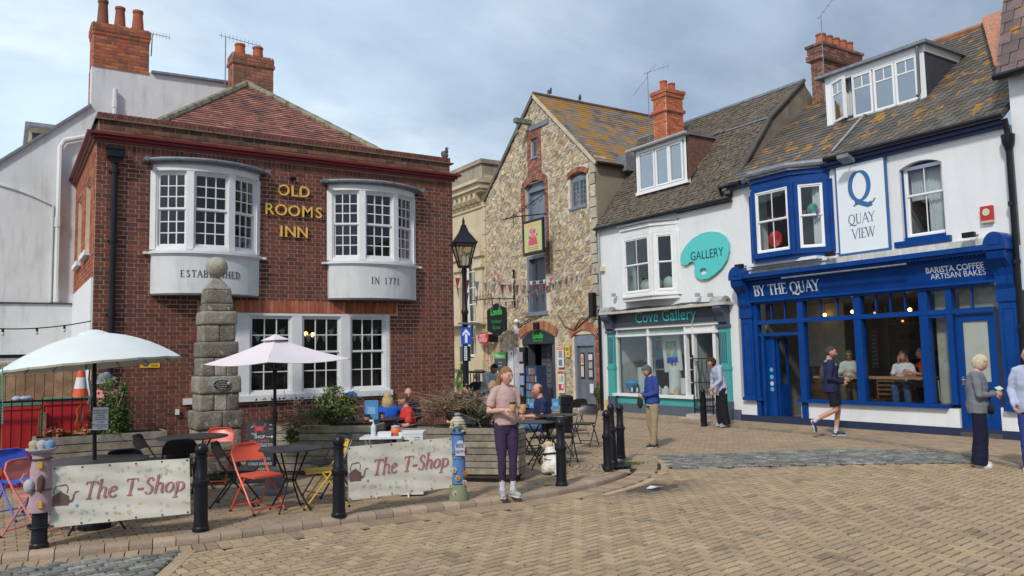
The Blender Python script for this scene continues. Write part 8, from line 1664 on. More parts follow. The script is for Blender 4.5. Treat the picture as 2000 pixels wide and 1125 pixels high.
def limb(m,pts,rs,n=10):
 P_=[];R_=[]
 for i in range(len(pts)-1):
  for k in range(3):t=k/3;P_.append(V(pts[i]).lerp(V(pts[i+1]),t));R_.append(rs[i]*(1-t)+rs[i+1]*t+(.10*rs[i]*math.sin(math.pi*t)if i<2 else 0))
 P_.append(V(pts[-1]));R_.append(rs[-1]);m.tube(P_,R_,n)
 for p,r in zip(pts,rs):m.sph(p,r*.99,n,6)
def torso(m,J,e,loose=0,lo=-.1,bw=1.0,bd=1.0,neck=True):
 ax=(J['shL']-J['shR']).normalized();hx=(J['hipL']-J['hipR']).normalized();sp=[(J['pel']+(J['pel']-J['wai']).normalized()*(-lo),.150,.105,0),(J['pel'],.160,.115,0),(J['wai'],.132,.10,.4),(J['che'].lerp(J['wai'],.4),.145,.11,.7),(J['che'],.158,.115,1),(J['nec'].lerp(J['che'],.35),.150,.092,1),(J['nec'],.075,.065,1)]
 vs=[];n=16
 sp=[(p,a+(loose if i in(0,2)else loose*.4 if i in(1,3)else 0),b+(loose*.8 if i<4 else 0),t)for i,(p,a,b,t)in enumerate(sp)]
 for(p,a,b,t)in sp:
  x=(hx*(1-t)+ax*t).normalized();up=(J['nec']-J['pel']).normalized();y=up.cross(x).normalized()
  for k in range(n):g=2*math.pi*k/n;vs.append(p+x*(a*bw+e)*math.cos(g)+y*(b*bd+e)*math.sin(g))
 m.add(vs,[(i*n+k,i*n+(k+1)%n,(i+1)*n+(k+1)%n,(i+1)*n+k)for i in range(len(sp)-1)for k in range(n)]+[tuple(range(n))[::-1],tuple(range((len(sp)-1)*n,len(sp)*n))])
def hand(m,w,d,nn,side,col,s=1.0,curl=35,thumb=1):
 d=V(d).normalized();nn=(V(nn)-d*V(nn).dot(d)).normalized();sd=d.cross(nn)*side;R_=Matrix((sd,nn,d)).transposed()
 m.sph(V(w)+d*.045*s,(.040*s,.016*s,.052*s),10,7,col,rot=R_)
 for i in range(4):
  b=V(w)+d*.082*s+sd*(1.5-i)*.0195*s;L_=[(.040,.027,.021),(.044,.030,.022),(.041,.028,.021),(.032,.021,.018)][i];a=0;P_=[b-d*.02*s,b]
  for l in L_:a+=RAD(curl*random.uniform(.9,1.1));b=b+(d*math.cos(a)+nn*math.sin(a))*l*s;P_.append(b)
  m.tube(P_,[.0095*s,.0092*s,.0088*s,.0082*s,.0065*s],6,col)
 b=V(w)+d*.018*s+sd*.03*s;P_=[b];dr=(sd*.8+d*.75+nn*.25).normalized()
 for l,k in((.04,0),(.032,.5),(.026,.9)):b=b+(dr*(1-k*.4)+nn*k*.6*thumb-sd*k*.35+d*k*.3).normalized()*l*s;P_.append(b)
 m.tube(P_,[.014*s,.0115*s,.0105*s,.008*s],7,col)
def head(m,c,R_,s,skin,lip=(.45,.16,.13),brow=(.16,.09,.05),beard=None,glasses=None,iris=(.05,.07,.08)):
 n,mm=28,20;vs=[];cs=[]
 def sh(x,y,z):
  X,Y,Z=x*.076,y*.098,z*.118
  if z<0:X*=1-.40*(-z)**1.5;Y*=(1-.10*(-z))if y<0 else(1-.50*(-z))
  if y<0:Y+=.009*math.exp(-((z-.06)/.13)**2)*math.exp(-((abs(x)-.40)/.2)**2)-.006*math.exp(-((z-.22)/.12)**2)*(abs(x)<.6)-.008*math.exp(-((z+.78)/.2)**2)*math.exp(-(x/.35)**2);X+=.004*math.copysign(1,x)*math.exp(-((z+.12)/.2)**2)*math.exp(-((abs(x)-.62)/.2)**2)
  return V((X,Y,Z))
 for i in range(1,mm):
  th=math.pi*i/mm
  for k in range(n):a=2*math.pi*k/n;vs.append(c+R_@(sh(math.sin(th)*math.cos(a),math.sin(th)*math.sin(a),math.cos(th))*s))
 vs+=[c+R_@V((0,0,.118*s)),c-R_@V((0,.0,.118*s))];T=len(vs)-2;b0=len(m.v);m.v+=[tuple(v)for v in vs]
 for i in range(mm-2):
  for k in range(n):
   th=math.pi*(i+1.5)/mm;a=2*math.pi*(k+.5)/n;x,y,z=math.sin(th)*math.cos(a),math.sin(th)*math.sin(a),math.cos(th);col=skin
   if beard and z<-.28 and y<.25 and not(abs(x)<.28 and z>-.42 and y<-.6):col=tuple(q*.45+w*.55 for q,w in zip(skin,beard))
   elif y<-.4 and-.45<z<-.05 and.3<abs(x)<.7:col=(skin[0]*1.02,skin[1]*.88,skin[2]*.86)
   m.f.append((b0+i*n+k,b0+(i+1)*n+k,b0+(i+1)*n+(k+1)%n,b0+i*n+(k+1)%n));m.c.append(col)
 for k in range(n):m.f.append((b0+T,b0+k,b0+(k+1)%n));m.c.append(skin);m.f.append((b0+T+1,b0+(mm-2)*n+(k+1)%n,b0+(mm-2)*n+k));m.c.append(beard or skin)
 q=lambda x,y,z:c+R_@(V((x,y,z))*s)
 m.tube([q(0,-.088,.022),q(0,-.101,-.006),q(0,-.109,-.025),q(0,-.096,-.034)],[.006*s,.008*s,.011*s,.009*s],8,skin);m.sph(q(.011,-.101,-.030),.007*s,6,5,skin);m.sph(q(-.011,-.101,-.030),.007*s,6,5,skin)
 for e in(-1,1):
  m.sph(q(e*.031,-.0805,.006),V((.0145,.009,.0075))*s,8,6,(.58,.55,.52),rot=R_);m.sph(q(e*.030,-.0880,.006),V((.0058,.003,.0058))*s,7,5,iris,rot=R_);m.tube([q(e*.046,-.083,.0125),q(e*.031,-.0905,.0155),q(e*.017,-.086,.0115)],.0022*s,4,tuple(x*.7 for x in brow))
  m.tube([q(e*.050,-.083,.026),q(e*.032,-.094,.032),q(e*.015,-.095,.028)],[.0015*s,.0026*s,.002*s],5,brow);m.sph(q(e*.077,.004,-.002),V((.009,.017,.030))*s,8,6,(skin[0]*.97,skin[1]*.86,skin[2]*.82),rot=R_)
 m.sph(q(0,-.0865,-.0555),V((.023,.006,.0042))*s,10,5,lip,rot=R_);m.sph(q(0,-.0855,-.0635),V((.019,.0065,.005))*s,10,5,lip,rot=R_);m.tube([q(-.024,-.083,-.058),q(0,-.0928,-.0595),q(.024,-.083,-.058)],.0016*s,4,tuple(x*.35 for x in lip))
 if glasses:
  for e in(-1,1):m.sph(q(e*.033,-.098,.006),V((.025,.004,.019))*s,10,6,(.01,.01,.012),rot=R_);m.tube([q(e*.055,-.094,.010),q(e*.082,.0,.012)],.003*s,4,(.01,.01,.012))
  m.tube([q(-.01,-.100,.010),q(.01,-.100,.010)],.003*s,4,(.01,.01,.012))
def hair(m,c,R_,s,style,col):
 n,mm=30,20;idx={};vs=[];fs=[];infl={'short':1.05,'crop':1.025,'curly':1.20,'bob':1.13,'long':1.12,'pony':1.07,'fringe':1.03}[style]
 for i in range(mm+1):
  th=math.pi*i/mm
  for k in range(n):
   a=2*math.pi*k/n;x,y,z=math.sin(th)*math.cos(a),math.sin(th)*math.sin(a),math.cos(th);f=infl*(1+(.05 if style in('curly','bob','long')else.014)*noise.noise((x*4+c.x,y*4,z*4))+(.05*noise.noise((x*9,y*9,z*9))if style=='curly' else 0))
   X,Y,Z=x*.076*f,y*.098*f+.008,z*.118*f+.006
   if z<0:X*=1-.25*(-z);Y*=(1-.25*(-z))if y>0 else 1
   vs.append(c+R_@(V((X,Y,Z))*s))
 for i in range(mm):
  for k in range(n):
   th=math.pi*(i+.5)/mm;a=2*math.pi*(k+.5)/n;x,y,z=math.sin(th)*math.cos(a),math.sin(th)*math.sin(a),math.cos(th)
   cut=(y<-.30 and z<.52-.25*(abs(x)>.55))or(y<.0 and z<{'bob':-.75,'long':-.9,'curly':-.15}.get(style,.12)and y<(-.12 if style in('bob','long','curly')else 9))or z<{'short':-.5,'crop':-.42,'curly':-.62,'bob':-.85,'long':-1.1,'pony':-.6,'fringe':-.5}[style]
   if style=='fringe' and(z>.42 or y<.05):cut=True
   if not cut:fs.append((i*n+k,(i+1)*n+k,(i+1)*n+(k+1)%n,i*n+(k+1)%n))
 q=random.uniform
 b=len(m.v);m.v+=[tuple(v)for v in vs]
 for f in fs:m.f.append(tuple(j+b for j in f));k_=.82+.36*((f[0]*7919)%13)/13;m.c.append(tuple(x*k_ for x in col))
 if style=='long':
  for j in range(13):a=RAD(-15+j*17.5);x,y=math.cos(a),math.sin(a);P_=[c+R_@(V((x*.078,y*.095+.01,.02))*s),c+R_@(V((x*.09,y*.10+.015,-.10))*s),c+R_@(V((x*.085,y*.09+.03,-.22-.03*q(0,1)))*s)];m.tube(P_,[.024*s,.028*s,.012*s],6,tuple(t*q(.8,1.2)for t in col))
 if style=='pony':P_=[c+R_@(V(p)*s)for p in((0,.09,.03),(-.0,.125,.01),(-.01,.14,-.06),(-.02,.125,-.15),(-.02,.11,-.20))];m.tube(P_,[.026*s,.036*s,.036*s,.028*s,.008*s],9,col)
def stand(h=1.7,**kw):
 J=dict(pel=(0,0,.95),wai=(0,0,1.09),che=(0,-.005,1.30),nec=(0,.01,1.45),hed=(0,-.015,1.585),shL=(.165,.005,1.385),shR=(-.165,.005,1.385),elL=(.215,.03,1.12),elR=(-.215,.03,1.12),wrL=(.22,-.06,.88),wrR=(-.22,-.06,.88),hipL=(.085,0,.93),hipR=(-.085,0,.93),knL=(.10,-.015,.50),knR=(-.10,-.015,.50),anL=(.10,.03,.085),anR=(-.10,.03,.085),toL=(.12,-.12,.03),toR=(-.12,-.12,.03))
 J.update(kw);return J
def sit(seat=.47,**kw):
 z=seat;J=dict(pel=(0,.03,z+.07),wai=(0,.05,z+.20),che=(0,.03,z+.42),nec=(0,.01,z+.57),hed=(0,-.02,z+.70),shL=(.165,.02,z+.50),shR=(-.165,.02,z+.50),elL=(.22,-.02,z+.25),elR=(-.22,-.02,z+.25),wrL=(.12,-.25,z+.24),wrR=(-.12,-.25,z+.24),hipL=(.09,.0,z+.07),hipR=(-.09,.0,z+.07),knL=(.12,-.40,z+.08),knR=(-.12,-.40,z+.08),anL=(.12,-.36,.085),anR=(-.12,-.36,.085),toL=(.13,-.50,.03),toR=(-.13,-.50,.03))
 J.update(kw);return J
SKP=(.56,.30,.22)
def person(label,loc,rz,J,h=1.70,skin=SKP,top=None,sleeve='long',hem=.02,legs=None,legkind='long',shoe=(.5,.5,.5),hairs=('short',(.1,.06,.03)),hd=(0,0),vox=.014,bw=1.0,fat=1.0,hands=None,curl=30,open_=False,extra=None,beard=None,glasses=None,parts=('top','legs','shoes'),socks=None,tight=.0,scale=None,lip=(.45,.16,.13),brow=(.16,.09,.05)):
 k=(scale or h/1.70);t=thing('person',label,'person',loc);Rz=Matrix.Rotation(RAD(rz),3,'Z');loc=V(loc);ORI[t.name]=V((0,0,0));J={a:V(b)for a,b in J.items()}
 m=MB();torso(m,J,-.012,lo=-.05,bw=bw,bd=fat);m.tube([J['nec']-V((0,0,.05)),J['nec'].lerp(J['hed'],.4),J['hed']+V((0,0,-.03))],[.06,.052,.055],10)
 for s in 'LR':
  limb(m,[J['nec'].lerp(J['sh'+s],.5),J['sh'+s],J['el'+s],J['wr'+s]],[.055,.052,.040,.026]);q_=1 if legkind=='shorts' else.78;limb(m,[J['hip'+s],J['kn'+s],J['an'+s]],[.082*q_,.054*q_,.036*(q_ if q_==1 else.9)]);m.tube([J['an'+s]-V((0,0,.02)),J['an'+s].lerp(J['to'+s],.5)-V((0,0,.025))],[.028,.014],8)
 b=remesh(m,vox,skin);R_=Matrix.Rotation(RAD(hd[0]),3,'Z')@Matrix.Rotation(RAD(hd[1]),3,'X')
 hc=J['hed']+R_@V((0,-.018,.012));head(b,hc,R_,1.0,skin,beard=beard,glasses=glasses,lip=lip,brow=brow)
 for s,sg in(('L',1),('R',-1)):
  d=(J['wr'+s]-J['el'+s]).normalized();nn=V((-sg,-.2,-.1))
  if hands:d,nn=hands[s]if s in hands else(d,nn)
  hand(b,J['wr'+s],V(d).normalized(),nn,sg if nn else sg,skin,1.0,curl)
 F_=lambda mm:setattr(mm,'v',[tuple(Rz@(V(v)*k))for v in mm.v])or mm
 F_(b).obj('body',SKINM,t,smooth=True)
 if top and 'top' in parts:
  m=MB();e=.016+tight*.0;torso(m,J,e,.022,lo=-.06-hem,bw=bw,bd=fat)
  for s in 'LR':
   en=J['wr'+s]if sleeve=='long' else J['el'+s].lerp(J['sh'+s],.22);rr=[.064,.064,.052,.038]
   if sleeve=='long':limb(m,[J['nec'].lerp(J['sh'+s],.5),J['sh'+s],J['el'+s],en],rr)
   elif sleeve=='short':limb(m,[J['nec'].lerp(J['sh'+s],.5),J['sh'+s]],[.060,.060]);m.tube([J['sh'+s],en],[.060,.066],10)
  c_=remesh(m,vox,top,wr=.010,wf=7);F_(c_).obj('top' if sleeve!='long' else 'jacket',CLOTH,t,smooth=True)
 if legs and 'legs' in parts:
  m=MB();torso_l=MB();hx=(J['hipL']-J['hipR']).normalized();up=(J['wai']-J['pel']).normalized();y=up.cross(hx).normalized();n=16;vs=[];sp=[(J['pel']-up*.12,.105,.085),(J['pel']-up*.07,.140,.105),(J['pel'],.158,.118),(J['pel'].lerp(J['wai'],.75),.140,.106)]
  for(p,a,b_)in sp:
   for q in range(n):g=2*math.pi*q/n;vs.append(p+hx*(a*bw+.005)*math.cos(g)+y*(b_*fat+.004)*math.sin(g))
  m.add(vs,[(i*n+q,i*n+(q+1)%n,(i+1)*n+(q+1)%n,(i+1)*n+q)for i in range(3)for q in range(n)]+[tuple(range(n))[::-1],tuple(range(3*n,4*n))])
  for s in 'LR':
   if legkind=='long':limb(m,[J['hip'+s],J['kn'+s],J['an'+s]+V((0,0,.0))],[.098,.074,.062])
   elif legkind=='wide':m.tube([J['hip'+s],J['kn'+s],J['an'+s]-V((0,0,.04))],[.102,.105,.115],12)
   elif legkind=='leggings':limb(m,[J['hip'+s],J['kn'+s],J['an'+s]+V((0,0,.07))],[.090,.057,.041])
   elif legkind=='shorts':m.tube([J['hip'+s],J['hip'+s].lerp(J['kn'+s],.85)],[.100,.098],12);m.sph(J['hip'+s],.1,12,8)
  c_=remesh(m,vox,legs,wr=.003 if legkind=='leggings' else.006);F_(c_).obj({'long':'trousers','wide':'trousers','leggings':'leggings','shorts':'shorts'}[legkind],CLOTH,t,smooth=True)
 if shoe and 'shoes' in parts:
  for s in 'LR':
   m=MB();a,b_=J['an'+s],J['to'+s];d=(b_-a);d=d.normalized();hor=V((d.x,d.y,d.z if abs(a.z-.085)>.03 else 0)).normalized();base=a-V((0,0,.05));heel=base-hor*.055;toe=base+hor*.16;sd=hor.cross(V((0,0,1))).normalized();up=sd.cross(hor)
   R4_=Matrix((sd,hor,up)).transposed();m.sph(base+hor*.005,(.042,.068,.050),12,8,shoe,rot=R4_);m.sph(base+hor*.09,(.046,.088,.042),12,8,shoe,rot=R4_);m.tube([base+hor*.02,a+V((0,0,.0))+hor*.005],[.050,.045],10,shoe)
   o_=[base-up*.032+sd*x+hor*y for x,y in((-.03,-.055),(0,-.068),(.03,-.055),(.042,.05),(.045,.11),(.025,.165),(-.025,.165),(-.045,.11),(-.042,.05))];m.extr(o_,up*.022,col=(.55,.55,.55));F_(m).obj('shoe',SHOEM,t,smooth='auto')
   if socks:m=MB();m.tube([a-V((0,0,.03)),a+(J['kn'+s]-a).normalized()*.06,a+(J['kn'+s]-a).normalized()*.125],[.046,.039,.043],12,socks);F_(m).obj('sock',CLOTH,t,smooth='auto')
 if hairs:
  m=MB();hair(m,hc,R_,1.0,*hairs);F_(m).obj('hair',HAIRM,t,smooth=True)
 if extra:
  for nm,fn,mt in extra:m=MB();fn(m,J,hc,R_);F_(m).obj(nm,mt,t,smooth='auto')
 return t,(lambda p:loc+Rz@(V(p)*k))
def bag(col,p,r):return lambda m,J,hc,R_:m.sph(V(p),r,12,8,col)
J=stand(elR=(-.235,-.01,1.13),wrR=(-.085,-.235,1.155),elL=(.225,.0,1.12),wrL=(.150,-.235,1.12),shL=(.150,.005,1.385),shR=(-.150,.005,1.385),knL=(.085,-.02,.50),knR=(-.075,-.03,.50),anL=(.085,.02,.085),anR=(-.055,.03,.085),toL=(.13,-.12,.03),toR=(-.09,-.12,.03),hipL=(.080,0,.93),hipR=(-.080,0,.93),hed=(0,-.02,1.575))
g,W_=person('young woman in dusty pink t-shirt and dark purple leggings holding two coffee cups',GP(991,971,TZ),-15,J,1.585,(.60,.33,.25),(.47,.325,.31),'short',-.05,(.048,.032,.075),'leggings',(.33,.33,.31),('pony',(.30,.155,.075)),(24,4),.0095,.82,.86,{'R':((.75,-.6,.05),(.5,-.2,-.3)),'L':((.0,-.8,.25),(-1,-.2,0))},42,socks=(.62,.60,.66),lip=(.50,.17,.15),brow=(.22,.12,.07))
def gcup(p,label,lid=True):
 t=thing('coffee_cup',label,'cup',p);m=MB();m.lathe([(.027,-.05),(.036,.035),(0,.035)],p,16,col=(.50,.30,.15));m.lathe([(.033,-.02),(.040,.012),(.041,.035),(.03,.03)],p,16,col=(.60,.38,.2));m.lathe([(.040,.033),(.041,.042),(.036,.046),(.035,.058),(0,.058)],p,16,col=(.012,.011,.011));m.obj('cup_body',VC,t,smooth='auto')
gcup(W_((-.005,-.315,1.195)),'takeaway cup with black lid in the right hand of the woman in pink')
gcup(W_((.135,-.335,1.19)),'brown takeaway cup held in the left hand of the woman in pink')
q=W_((.135,-.335,1.285));t=thing('coffee_cup','tall black reusable cup stacked on the brown takeaway cup','cup',q);m=MB();m.lathe([(.032,-.04),(.037,.03),(.040,.03),(.040,.045),(.034,.06),(0,.062)],q,16,col=(.015,.014,.014));m.obj('cup_body',VCG,t,smooth='auto')
J=stand(hipL=(.085,-.02,.93),knL=(.09,-.12,.51),anL=(.09,-.06,.085),toL=(.10,-.22,.03),hipR=(-.085,0,.93),knR=(-.09,-.06,.51),anR=(-.09,.36,.30),toR=(-.09,.32,.13),elR=(-.23,.05,1.10),wrR=(-.10,-.20,1.03),elL=(.23,.03,1.10),wrL=(.12,-.25,1.08),pel=(0,0,.95))
def logo(m,J,hc,R_):m.sph((.075,-.128,1.31),(.022,.008,.028),8,6,(.4,.55,.7))
def pack(m,J,hc,R_):m.sph((0,.14,1.17),(.12,.055,.18),12,8,(.05,.055,.07));m.tube([V((.10,.1,1.43)),V((.12,-.0,1.44)),V((.11,-.1,1.36))],.018,6,(.16,.17,.2));m.tube([V((-.10,.1,1.43)),V((-.12,-.0,1.44)),V((-.11,-.1,1.36))],.018,6,(.35,.36,.4))
person('man in navy hoodie and black shorts walking past the blue cafe with a backpack',GP(1628,852,.03),42,J,1.80,(.48,.25,.17),(.022,.026,.07),'long',.05,(.012,.014,.022),'shorts',(.02,.03,.09),('crop',(.07,.05,.04)),(-12,4),.014,1.08,1.05,curl=40,beard=(.10,.06,.04),socks=(.55,.5,.55),extra=[('chest_logo',logo,VC),('backpack',pack,CLOTH)])
J=stand(elR=(-.24,-.03,1.10),wrR=(-.08,-.24,1.12),elL=(.24,-.03,1.10),wrL=(.08,-.25,1.13),nec=(0,-.01,1.45),hed=(0,-.055,1.575),toL=(.13,-.13,.03))
def zipbag(m,J,hc,R_):m.sph((-.10,-.17,.88),(.12,.05,.075),12,8,(.015,.015,.02));m.tube([V((-.12,-.16,.93)),V((-.0,-.16,1.2)),V((.12,-.08,1.42)),V((.12,.1,1.4))],.010,5,(.02,.02,.025))
def blouse(m,J,hc,R_):m.sph((.0,-.075,1.16),(.06,.075,.26),12,10,(.46,.42,.52))
person('elderly woman with pale curly hair in grey jacket and wide navy trousers',GP(1918,912,0),28,J,1.64,(.58,.33,.26),(.165,.175,.20),'long',.07,(.012,.014,.035),'wide',(.66,.60,.62),('curly',(.62,.52,.36)),(10,14),.012,1.12,1.12,curl=38,extra=[('shoulder_bag',zipbag,CLOTH),('blouse',blouse,CLOTH)])
q=GP(1918,912,0);q=onY(1951,757,6.05);t=thing('paper_bag','pale green folded leaflet held by the elderly woman','leaflet',q);m=MB();m.obox(q-V((0,0,.01)),(.035,-.02,.01),(.01,.03,.02),(0,-.002,.004),col=(.45,.58,.50));m.obj('paper',VC,t)
J=stand(elL=(.24,.0,1.12),wrL=(.15,-.2,.98),elR=(-.24,.0,1.12),wrR=(-.2,-.15,.92))
def strap(m,J,hc,R_):m.tube([V((.12,.12,1.1)),V((.13,.1,1.40)),V((.13,-.02,1.45)),V((.13,-.12,1.36)),V((.13,-.14,1.1))],.022,6,(.03,.04,.10));m.sph((0,.17,1.18),(.14,.08,.2),12,8,(.03,.06,.16));m.tube([V((-.04,-.10,1.45)),V((0,-.11,1.40)),V((.05,-.10,1.45))],.02,6,(.5,.05,.04))
person('man in pale blue jacket and blue jeans cut off by the right edge',GP(2026,922,0),-72,J,1.74,(.55,.28,.22),(.40,.44,.58),'long',.08,(.03,.06,.24),'long',(.62,.62,.64),('fringe',(.4,.38,.36)),(0,6),.014,1.15,1.15,extra=[('rucksack',strap,CLOTH)])
J=stand(hed=(0,-.075,1.555),nec=(0,-.02,1.44),elR=(-.225,-.0,1.12),wrR=(-.07,-.22,1.06),elL=(.225,.0,1.12),wrL=(.07,-.22,1.06),anL=(.09,-.05,.085),toL=(.11,-.2,.03),anR=(-.09,.09,.085),toR=(-.10,-.05,.03))
def purse(m,J,hc,R_):m.sph((0,-.27,.93),(.07,.06,.13),10,8,(.03,.035,.02))
def hemw(m,J,hc,R_):m.lathe([(.168,.86),(.172,.90),(.165,.95),(0,.95)],(0,0,0),16,(.60,.62,.68),sy=.78)
person('grey haired woman in royal blue jacket and beige trousers looking down at her purse',GP(1277,874,0),-108,J,1.58,(.55,.31,.24),(.035,.065,.26),'long',.0,(.33,.26,.17),'long',(.03,.03,.035),('bob',(.12,.12,.13)),(0,32),.014,1.02,1.05,curl=50,extra=[('purse',purse,CLOTH),('shirt_hem',hemw,CLOTH)])
J=stand(che=(0,-.08,1.30),nec=(0,-.13,1.43),hed=(0,-.20,1.54),shL=(.16,-.11,1.37),shR=(-.16,-.11,1.37),elL=(.22,-.12,1.12),elR=(-.22,-.12,1.12),wrL=(.18,-.30,.95),wrR=(-.2,-.16,.88),wai=(0,-.02,1.09))
def hood(m,J,hc,R_):m.sph((0,-.03,1.42),(.12,.08,.07),12,8,(.38,.42,.55))
person('dark haired woman in pale blue hoodie peering into the gallery doorway',GP(1412,832,.03),-112,J,1.66,(.55,.30,.23),(.40,.44,.58),'long',.12,(.014,.015,.02),'wide',(.25,.25,.28),('bob',(.055,.025,.02)),(-25,22),.014,1.0,1.0,extra=[('hood',hood,CLOTH)])
def seat(label,px_,Y,rz,top,hairs,hd=(0,0),sleeve='long',J=None,legs=(.03,.05,.13),ztop=None,**kw):
 q=onY(*px_,Y);J=J or sit();zt_=J['hed'][2]+.13;k=q.z/zt_;Rz=Matrix.Rotation(RAD(rz),3,'Z');o=Rz@V((J['hed'][0],J['hed'][1],0))*k
 return person(label,(q.x-o.x,q.y-o.y,0),rz,J,skin=kw.pop('skin',SKP),top=top,sleeve=sleeve,legs=legs,hairs=hairs,hd=hd,scale=max(.86,min(1.08,k)),shoe=(.05,.05,.06),**kw)
seat('balding man in navy t-shirt sitting side on at the bistro table',(1052,749),11.9,-112,(.022,.032,.09),('fringe',(.12,.07,.05)),(0,2),'short',sit(wrL=(.10,-.30,.72),wrR=(-.10,-.30,.70)),(.10,.16,.30),bw=1.15,fat=1.2,skin=(.58,.27,.20))
seat('blonde woman seen from behind in a bright blue sweater raising her arm',(757,767),13.0,150,(.015,.09,.45),('long',(.52,.38,.20)),(0,0),'long',sit(elR=(-.30,-.18,.98),wrR=(-.34,-.36,1.12)),bw=1.1)
seat('brown haired woman in a coral red t-shirt looking at her phone',(790,767),12.3,-100,(.62,.05,.05),('short',(.16,.07,.045)),(0,30),'short',sit(wrL=(.06,-.30,.78),wrR=(-.06,-.30,.78)))
seat('bald man in dark clothes seated behind the woman in coral',(797,757),13.8,-20,(.02,.022,.03),None,(0,12),'long',bw=1.1)
seat('man in bright blue cap and dark jacket behind the green shrub',(684,766),12.9,75,(.02,.025,.035),('crop',(.08,.05,.04)),(0,8),'long',extra=[('cap',lambda m,J,hc,R_:(m.sph(hc+R_@V((0,.005,.055)),(.088,.108,.075),14,8,(.02,.09,.42)),m.sph(hc+R_@V((0,-.13,.045)),(.065,.06,.010),12,6,(.02,.09,.42))),CLOTH)])
seat('blonde woman with hair up half hidden by the dry shrub',(906,760),11.35,175,(.05,.06,.08),('curly',(.45,.30,.14)),(20,0))
seat('fair haired woman partly behind the woman in pink',(962,745),12.6,110,(.45,.28,.26),('bob',(.46,.30,.15)),(0,5),skin=(.62,.33,.27))
seat('grey haired man in navy jacket seated near the lamp post',(932,727),17.5,160,(.02,.03,.07),('fringe',(.4,.38,.36)),(10,10),J=sit(.62),skin=(.6,.3,.26))
def gilet(m,J,hc,R_):m.tube([V((-.13,-.02,1.44)),V((-.03,-.16,1.25)),V((.11,-.15,1.02))],.02,6,(.02,.03,.07));m.tube([V((.03,-.16,1.3)),V((.04,-.18,1.1))],.018,6,(.02,.06,.3))
J=stand(che=(0,-.10,1.28),nec=(0,-.18,1.40),hed=(0,-.26,1.49),shL=(.16,-.15,1.34),shR=(-.16,-.15,1.34),elL=(.2,-.25,1.1),elR=(-.2,-.25,1.1),wrL=(.08,-.42,1.0),wrR=(-.08,-.42,1.0))
q=onY(952,735,17.0);person('dark haired man in a pale blue gilet leaning over near the store',(q.x,q.y,0),5,J,1.70,(.34,.17,.11),(.44,.54,.62),'long',.05,(.05,.1,.25),'long',(.05,.05,.05),('short',(.015,.012,.012)),(15,30),extra=[('bag_strap',gilet,CLOTH)])
q=onX(1073,720,16.7);person('dim figure with long fair hair in black standing in the store doorway',(16.7,q.y,.05),60,stand(),1.70,(.30,.17,.13),(.015,.015,.018),'short',.05,(.014,.014,.018),'long',(.02,.02,.02),('long',(.16,.10,.06)),(0,10))
def sunhat(m,J,hc,R_):m.lathe([(.0,.13),(.07,.125),(.092,.10),(.10,.045),(.155,.02),(.16,.014),(.10,.03),(0,.05)],hc,18,(.20,.21,.22),mat=R_,sy=1.1)
seat('man in grey sun hat and pink shirt bending behind the left planter',(208,729),13.65,-35,(.60,.24,.24),('short',(.3,.28,.26)),(-10,18),J=stand(),legs=(.1,.1,.12),extra=[('sun_hat',sunhat,CLOTH)],skin=(.55,.26,.2))
def inside(label,px_,X,rz,top,hairs,hd,J,**kw):
 q=onX(*px_,X);zt_=J['hed'][2]+.13;Rz=Matrix.Rotation(RAD(rz),3,'Z');o=Rz@V((J['hed'][0],J['hed'][1],0));t,f=person(label,(q.x-o.x,q.y-o.y,q.z-zt_),rz,J,top=top,hairs=hairs,hd=hd,shoe=(.1,.09,.08),**kw);return t
Jb=sit(.62,wrL=(.12,-.30,.95),wrR=(-.12,-.30,.95),anL=(.12,-.3,.25),anR=(-.12,-.3,.25),toL=(.13,-.44,.2),toR=(-.13,-.44,.2),elL=(.22,-.05,.88),elR=(-.22,-.05,.88))
inside('woman in dark glasses and white blouse sitting in the middle cafe window',(1658,684),16.75,-62,(.52,.55,.50),('bob',(.30,.26,.23)),(0,5),Jb,legs=(.09,.10,.055),glasses=1,skin=(.50,.27,.21))
inside('fair woman in white top and jeans sitting in the right cafe window',(1762,686),16.75,-70,(.60,.60,.64),('long',(.34,.22,.12)),(15,4),Jb,sleeve='short',legs=(.05,.09,.20),bw=1.15,fat=1.1,skin=(.55,.27,.21))
inside('man in orange t-shirt reaching out behind the blue mullion',(1800,680),16.9,-150,(.60,.12,.04),('short',(.3,.25,.2)),(0,5),dict(Jb,elR=(-.28,-.28,1.0),wrR=(-.2,-.5,.98)),sleeve='short',legs=(.2,.17,.13),legkind='shorts',skin=(.52,.25,.18))
t=thing('bar_stool','wooden ladder back chair inside the right cafe window','chair',(16.9,10.4,0));c=onX(1716,745,16.9);m=MB();wd=mat('chair_wood',(.22,.10,.05),.5,var=.2)
for dy in(-.2,.2):
 for dx in(0,.36):m=MB();m.tube([V((16.8+dx,c.y+dy,.12)),V((16.8+dx,c.y+dy,1.1 if dx else.62))],.018,6);m.obj('leg',wd,t)
m=MB();m.box(16.78,17.18,c.y-.22,c.y+.22,.60,.64);m.obj('seat',wd,t)
for z in(.72,.82,.92,1.02):m=MB();m.box(17.15,17.17,c.y-.2,c.y+.2,z,z+.04);m.obj('back_slat',wd,t)
t=thing('walking_frame','folded frame with black handles behind the narrow side window','walking frame',(16.3,8.85,.3));m=MB();a=onX(1832,740,16.3);m.tube([a,a+V((0,-.02,-.45))],.012,6,(.35,.36,.38));m.tube([a+V((0,-.1,.02)),a+V((0,-.11,-.45))],.012,6,(.35,.36,.38));m.obox(a+V((0,.02,.0)),(.02,0,0),(0,.07,0),(0,0,.025),col=(.01,.01,.01));m.obox(a+V((0,-.12,.03)),(.02,0,0),(0,.06,0),(0,0,.02),col=(.01,.01,.01));m.obj('frame',VC,t)
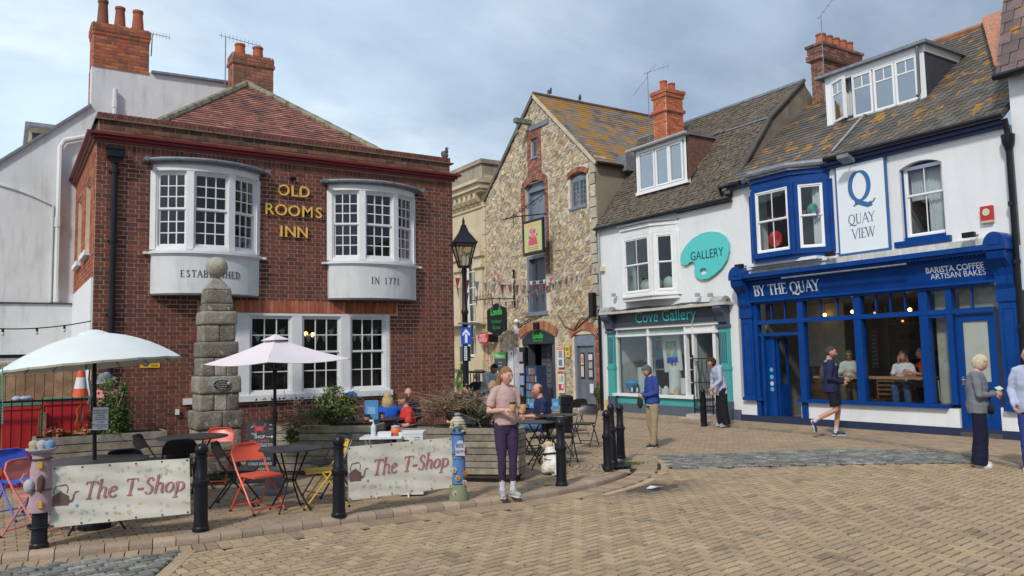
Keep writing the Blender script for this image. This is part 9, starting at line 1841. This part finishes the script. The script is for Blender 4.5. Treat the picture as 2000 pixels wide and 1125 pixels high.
p=at(1078,925);t=thing('dog','small white dog in a black harness sitting behind the bollard','dog',p);ORI[t.name]=V((0,0,0));rz=Matrix.Rotation(RAD(165),3,'Z');m=MB()
m.sph((0,.08,.12),(.11,.11,.115),14,10);m.tube([V((0,.07,.14)),V((0,.0,.23)),V((0,-.045,.33))],[.105,.085,.065],12);m.sph((0,-.03,.27),(.075,.07,.09),12,8)
m.tube([V((0,-.03,.28)),V((0,-.06,.37))],[.085,.062],10);m.sph((.01,-.085,.405),(.062,.072,.058),14,10);m.tube([V((.02,-.13,.395)),V((.05,-.19,.38))],[.034,.024],10)
for s in(-1,1):
 m.tube([V((s*.055,-.07,.25)),V((s*.06,-.10,.12)),V((s*.06,-.10,.03))],[.038,.024,.02],8);m.sph((s*.06,-.125,.018),(.024,.038,.018),8,6)
 m.sph((s*.095,.04,.09),(.05,.10,.085),10,8);m.tube([V((s*.10,-.02,.04)),V((s*.10,-.08,.022))],[.028,.02],8)
m.tube([V((0,.18,.05)),V((.04,.26,.03)),V((.10,.27,.03))],[.03,.022,.012],8)
b=remesh(m,.009,(.76,.73,.67),wr=.006,wf=26)
for s in(-1,1):b.sph((.01+s*.064,-.065,.39),(.014,.028,.046),8,6,(.50,.36,.20));b.sph((.02+s*.028,-.145,.415),.008,6,5,(.02,.015,.01))
b.sph((.055,-.198,.385),(.014,.01,.011),8,6,(.02,.015,.015))
b.c=[((.56,.42,.27)if b.v[f[0]][2]>.385 and b.v[f[0]][1]>-.13 and c==(.76,.73,.67)else c)for f,c in zip(b.f,b.c)]
b.v=[tuple(rz@V((v[0]*1.2,v[1]*1.15,v[2])))for v in b.v];b.obj('body',mat('fur',(1,1,1),.9,vc=True,var=.15,scale=30,bump=.4,bscale=140,sheen=.3),t,smooth=True)
m=MB();m.tube([V((.088*math.cos(a),-.015+.085*math.sin(a),.285+.02*math.sin(a)))for a in[i*.524 for i in range(13)]],.013,6,(.012,.012,.015));m.tube([V((.07*math.cos(a)*1.2,.02+.105*math.sin(a),.21))for a in[i*.524 for i in range(13)]],.012,6,(.012,.012,.015));m.v=[tuple(rz@V((v[0]*1.2,v[1]*1.15,v[2])))for v in m.v];m.obj('harness',VC,t,smooth='auto')
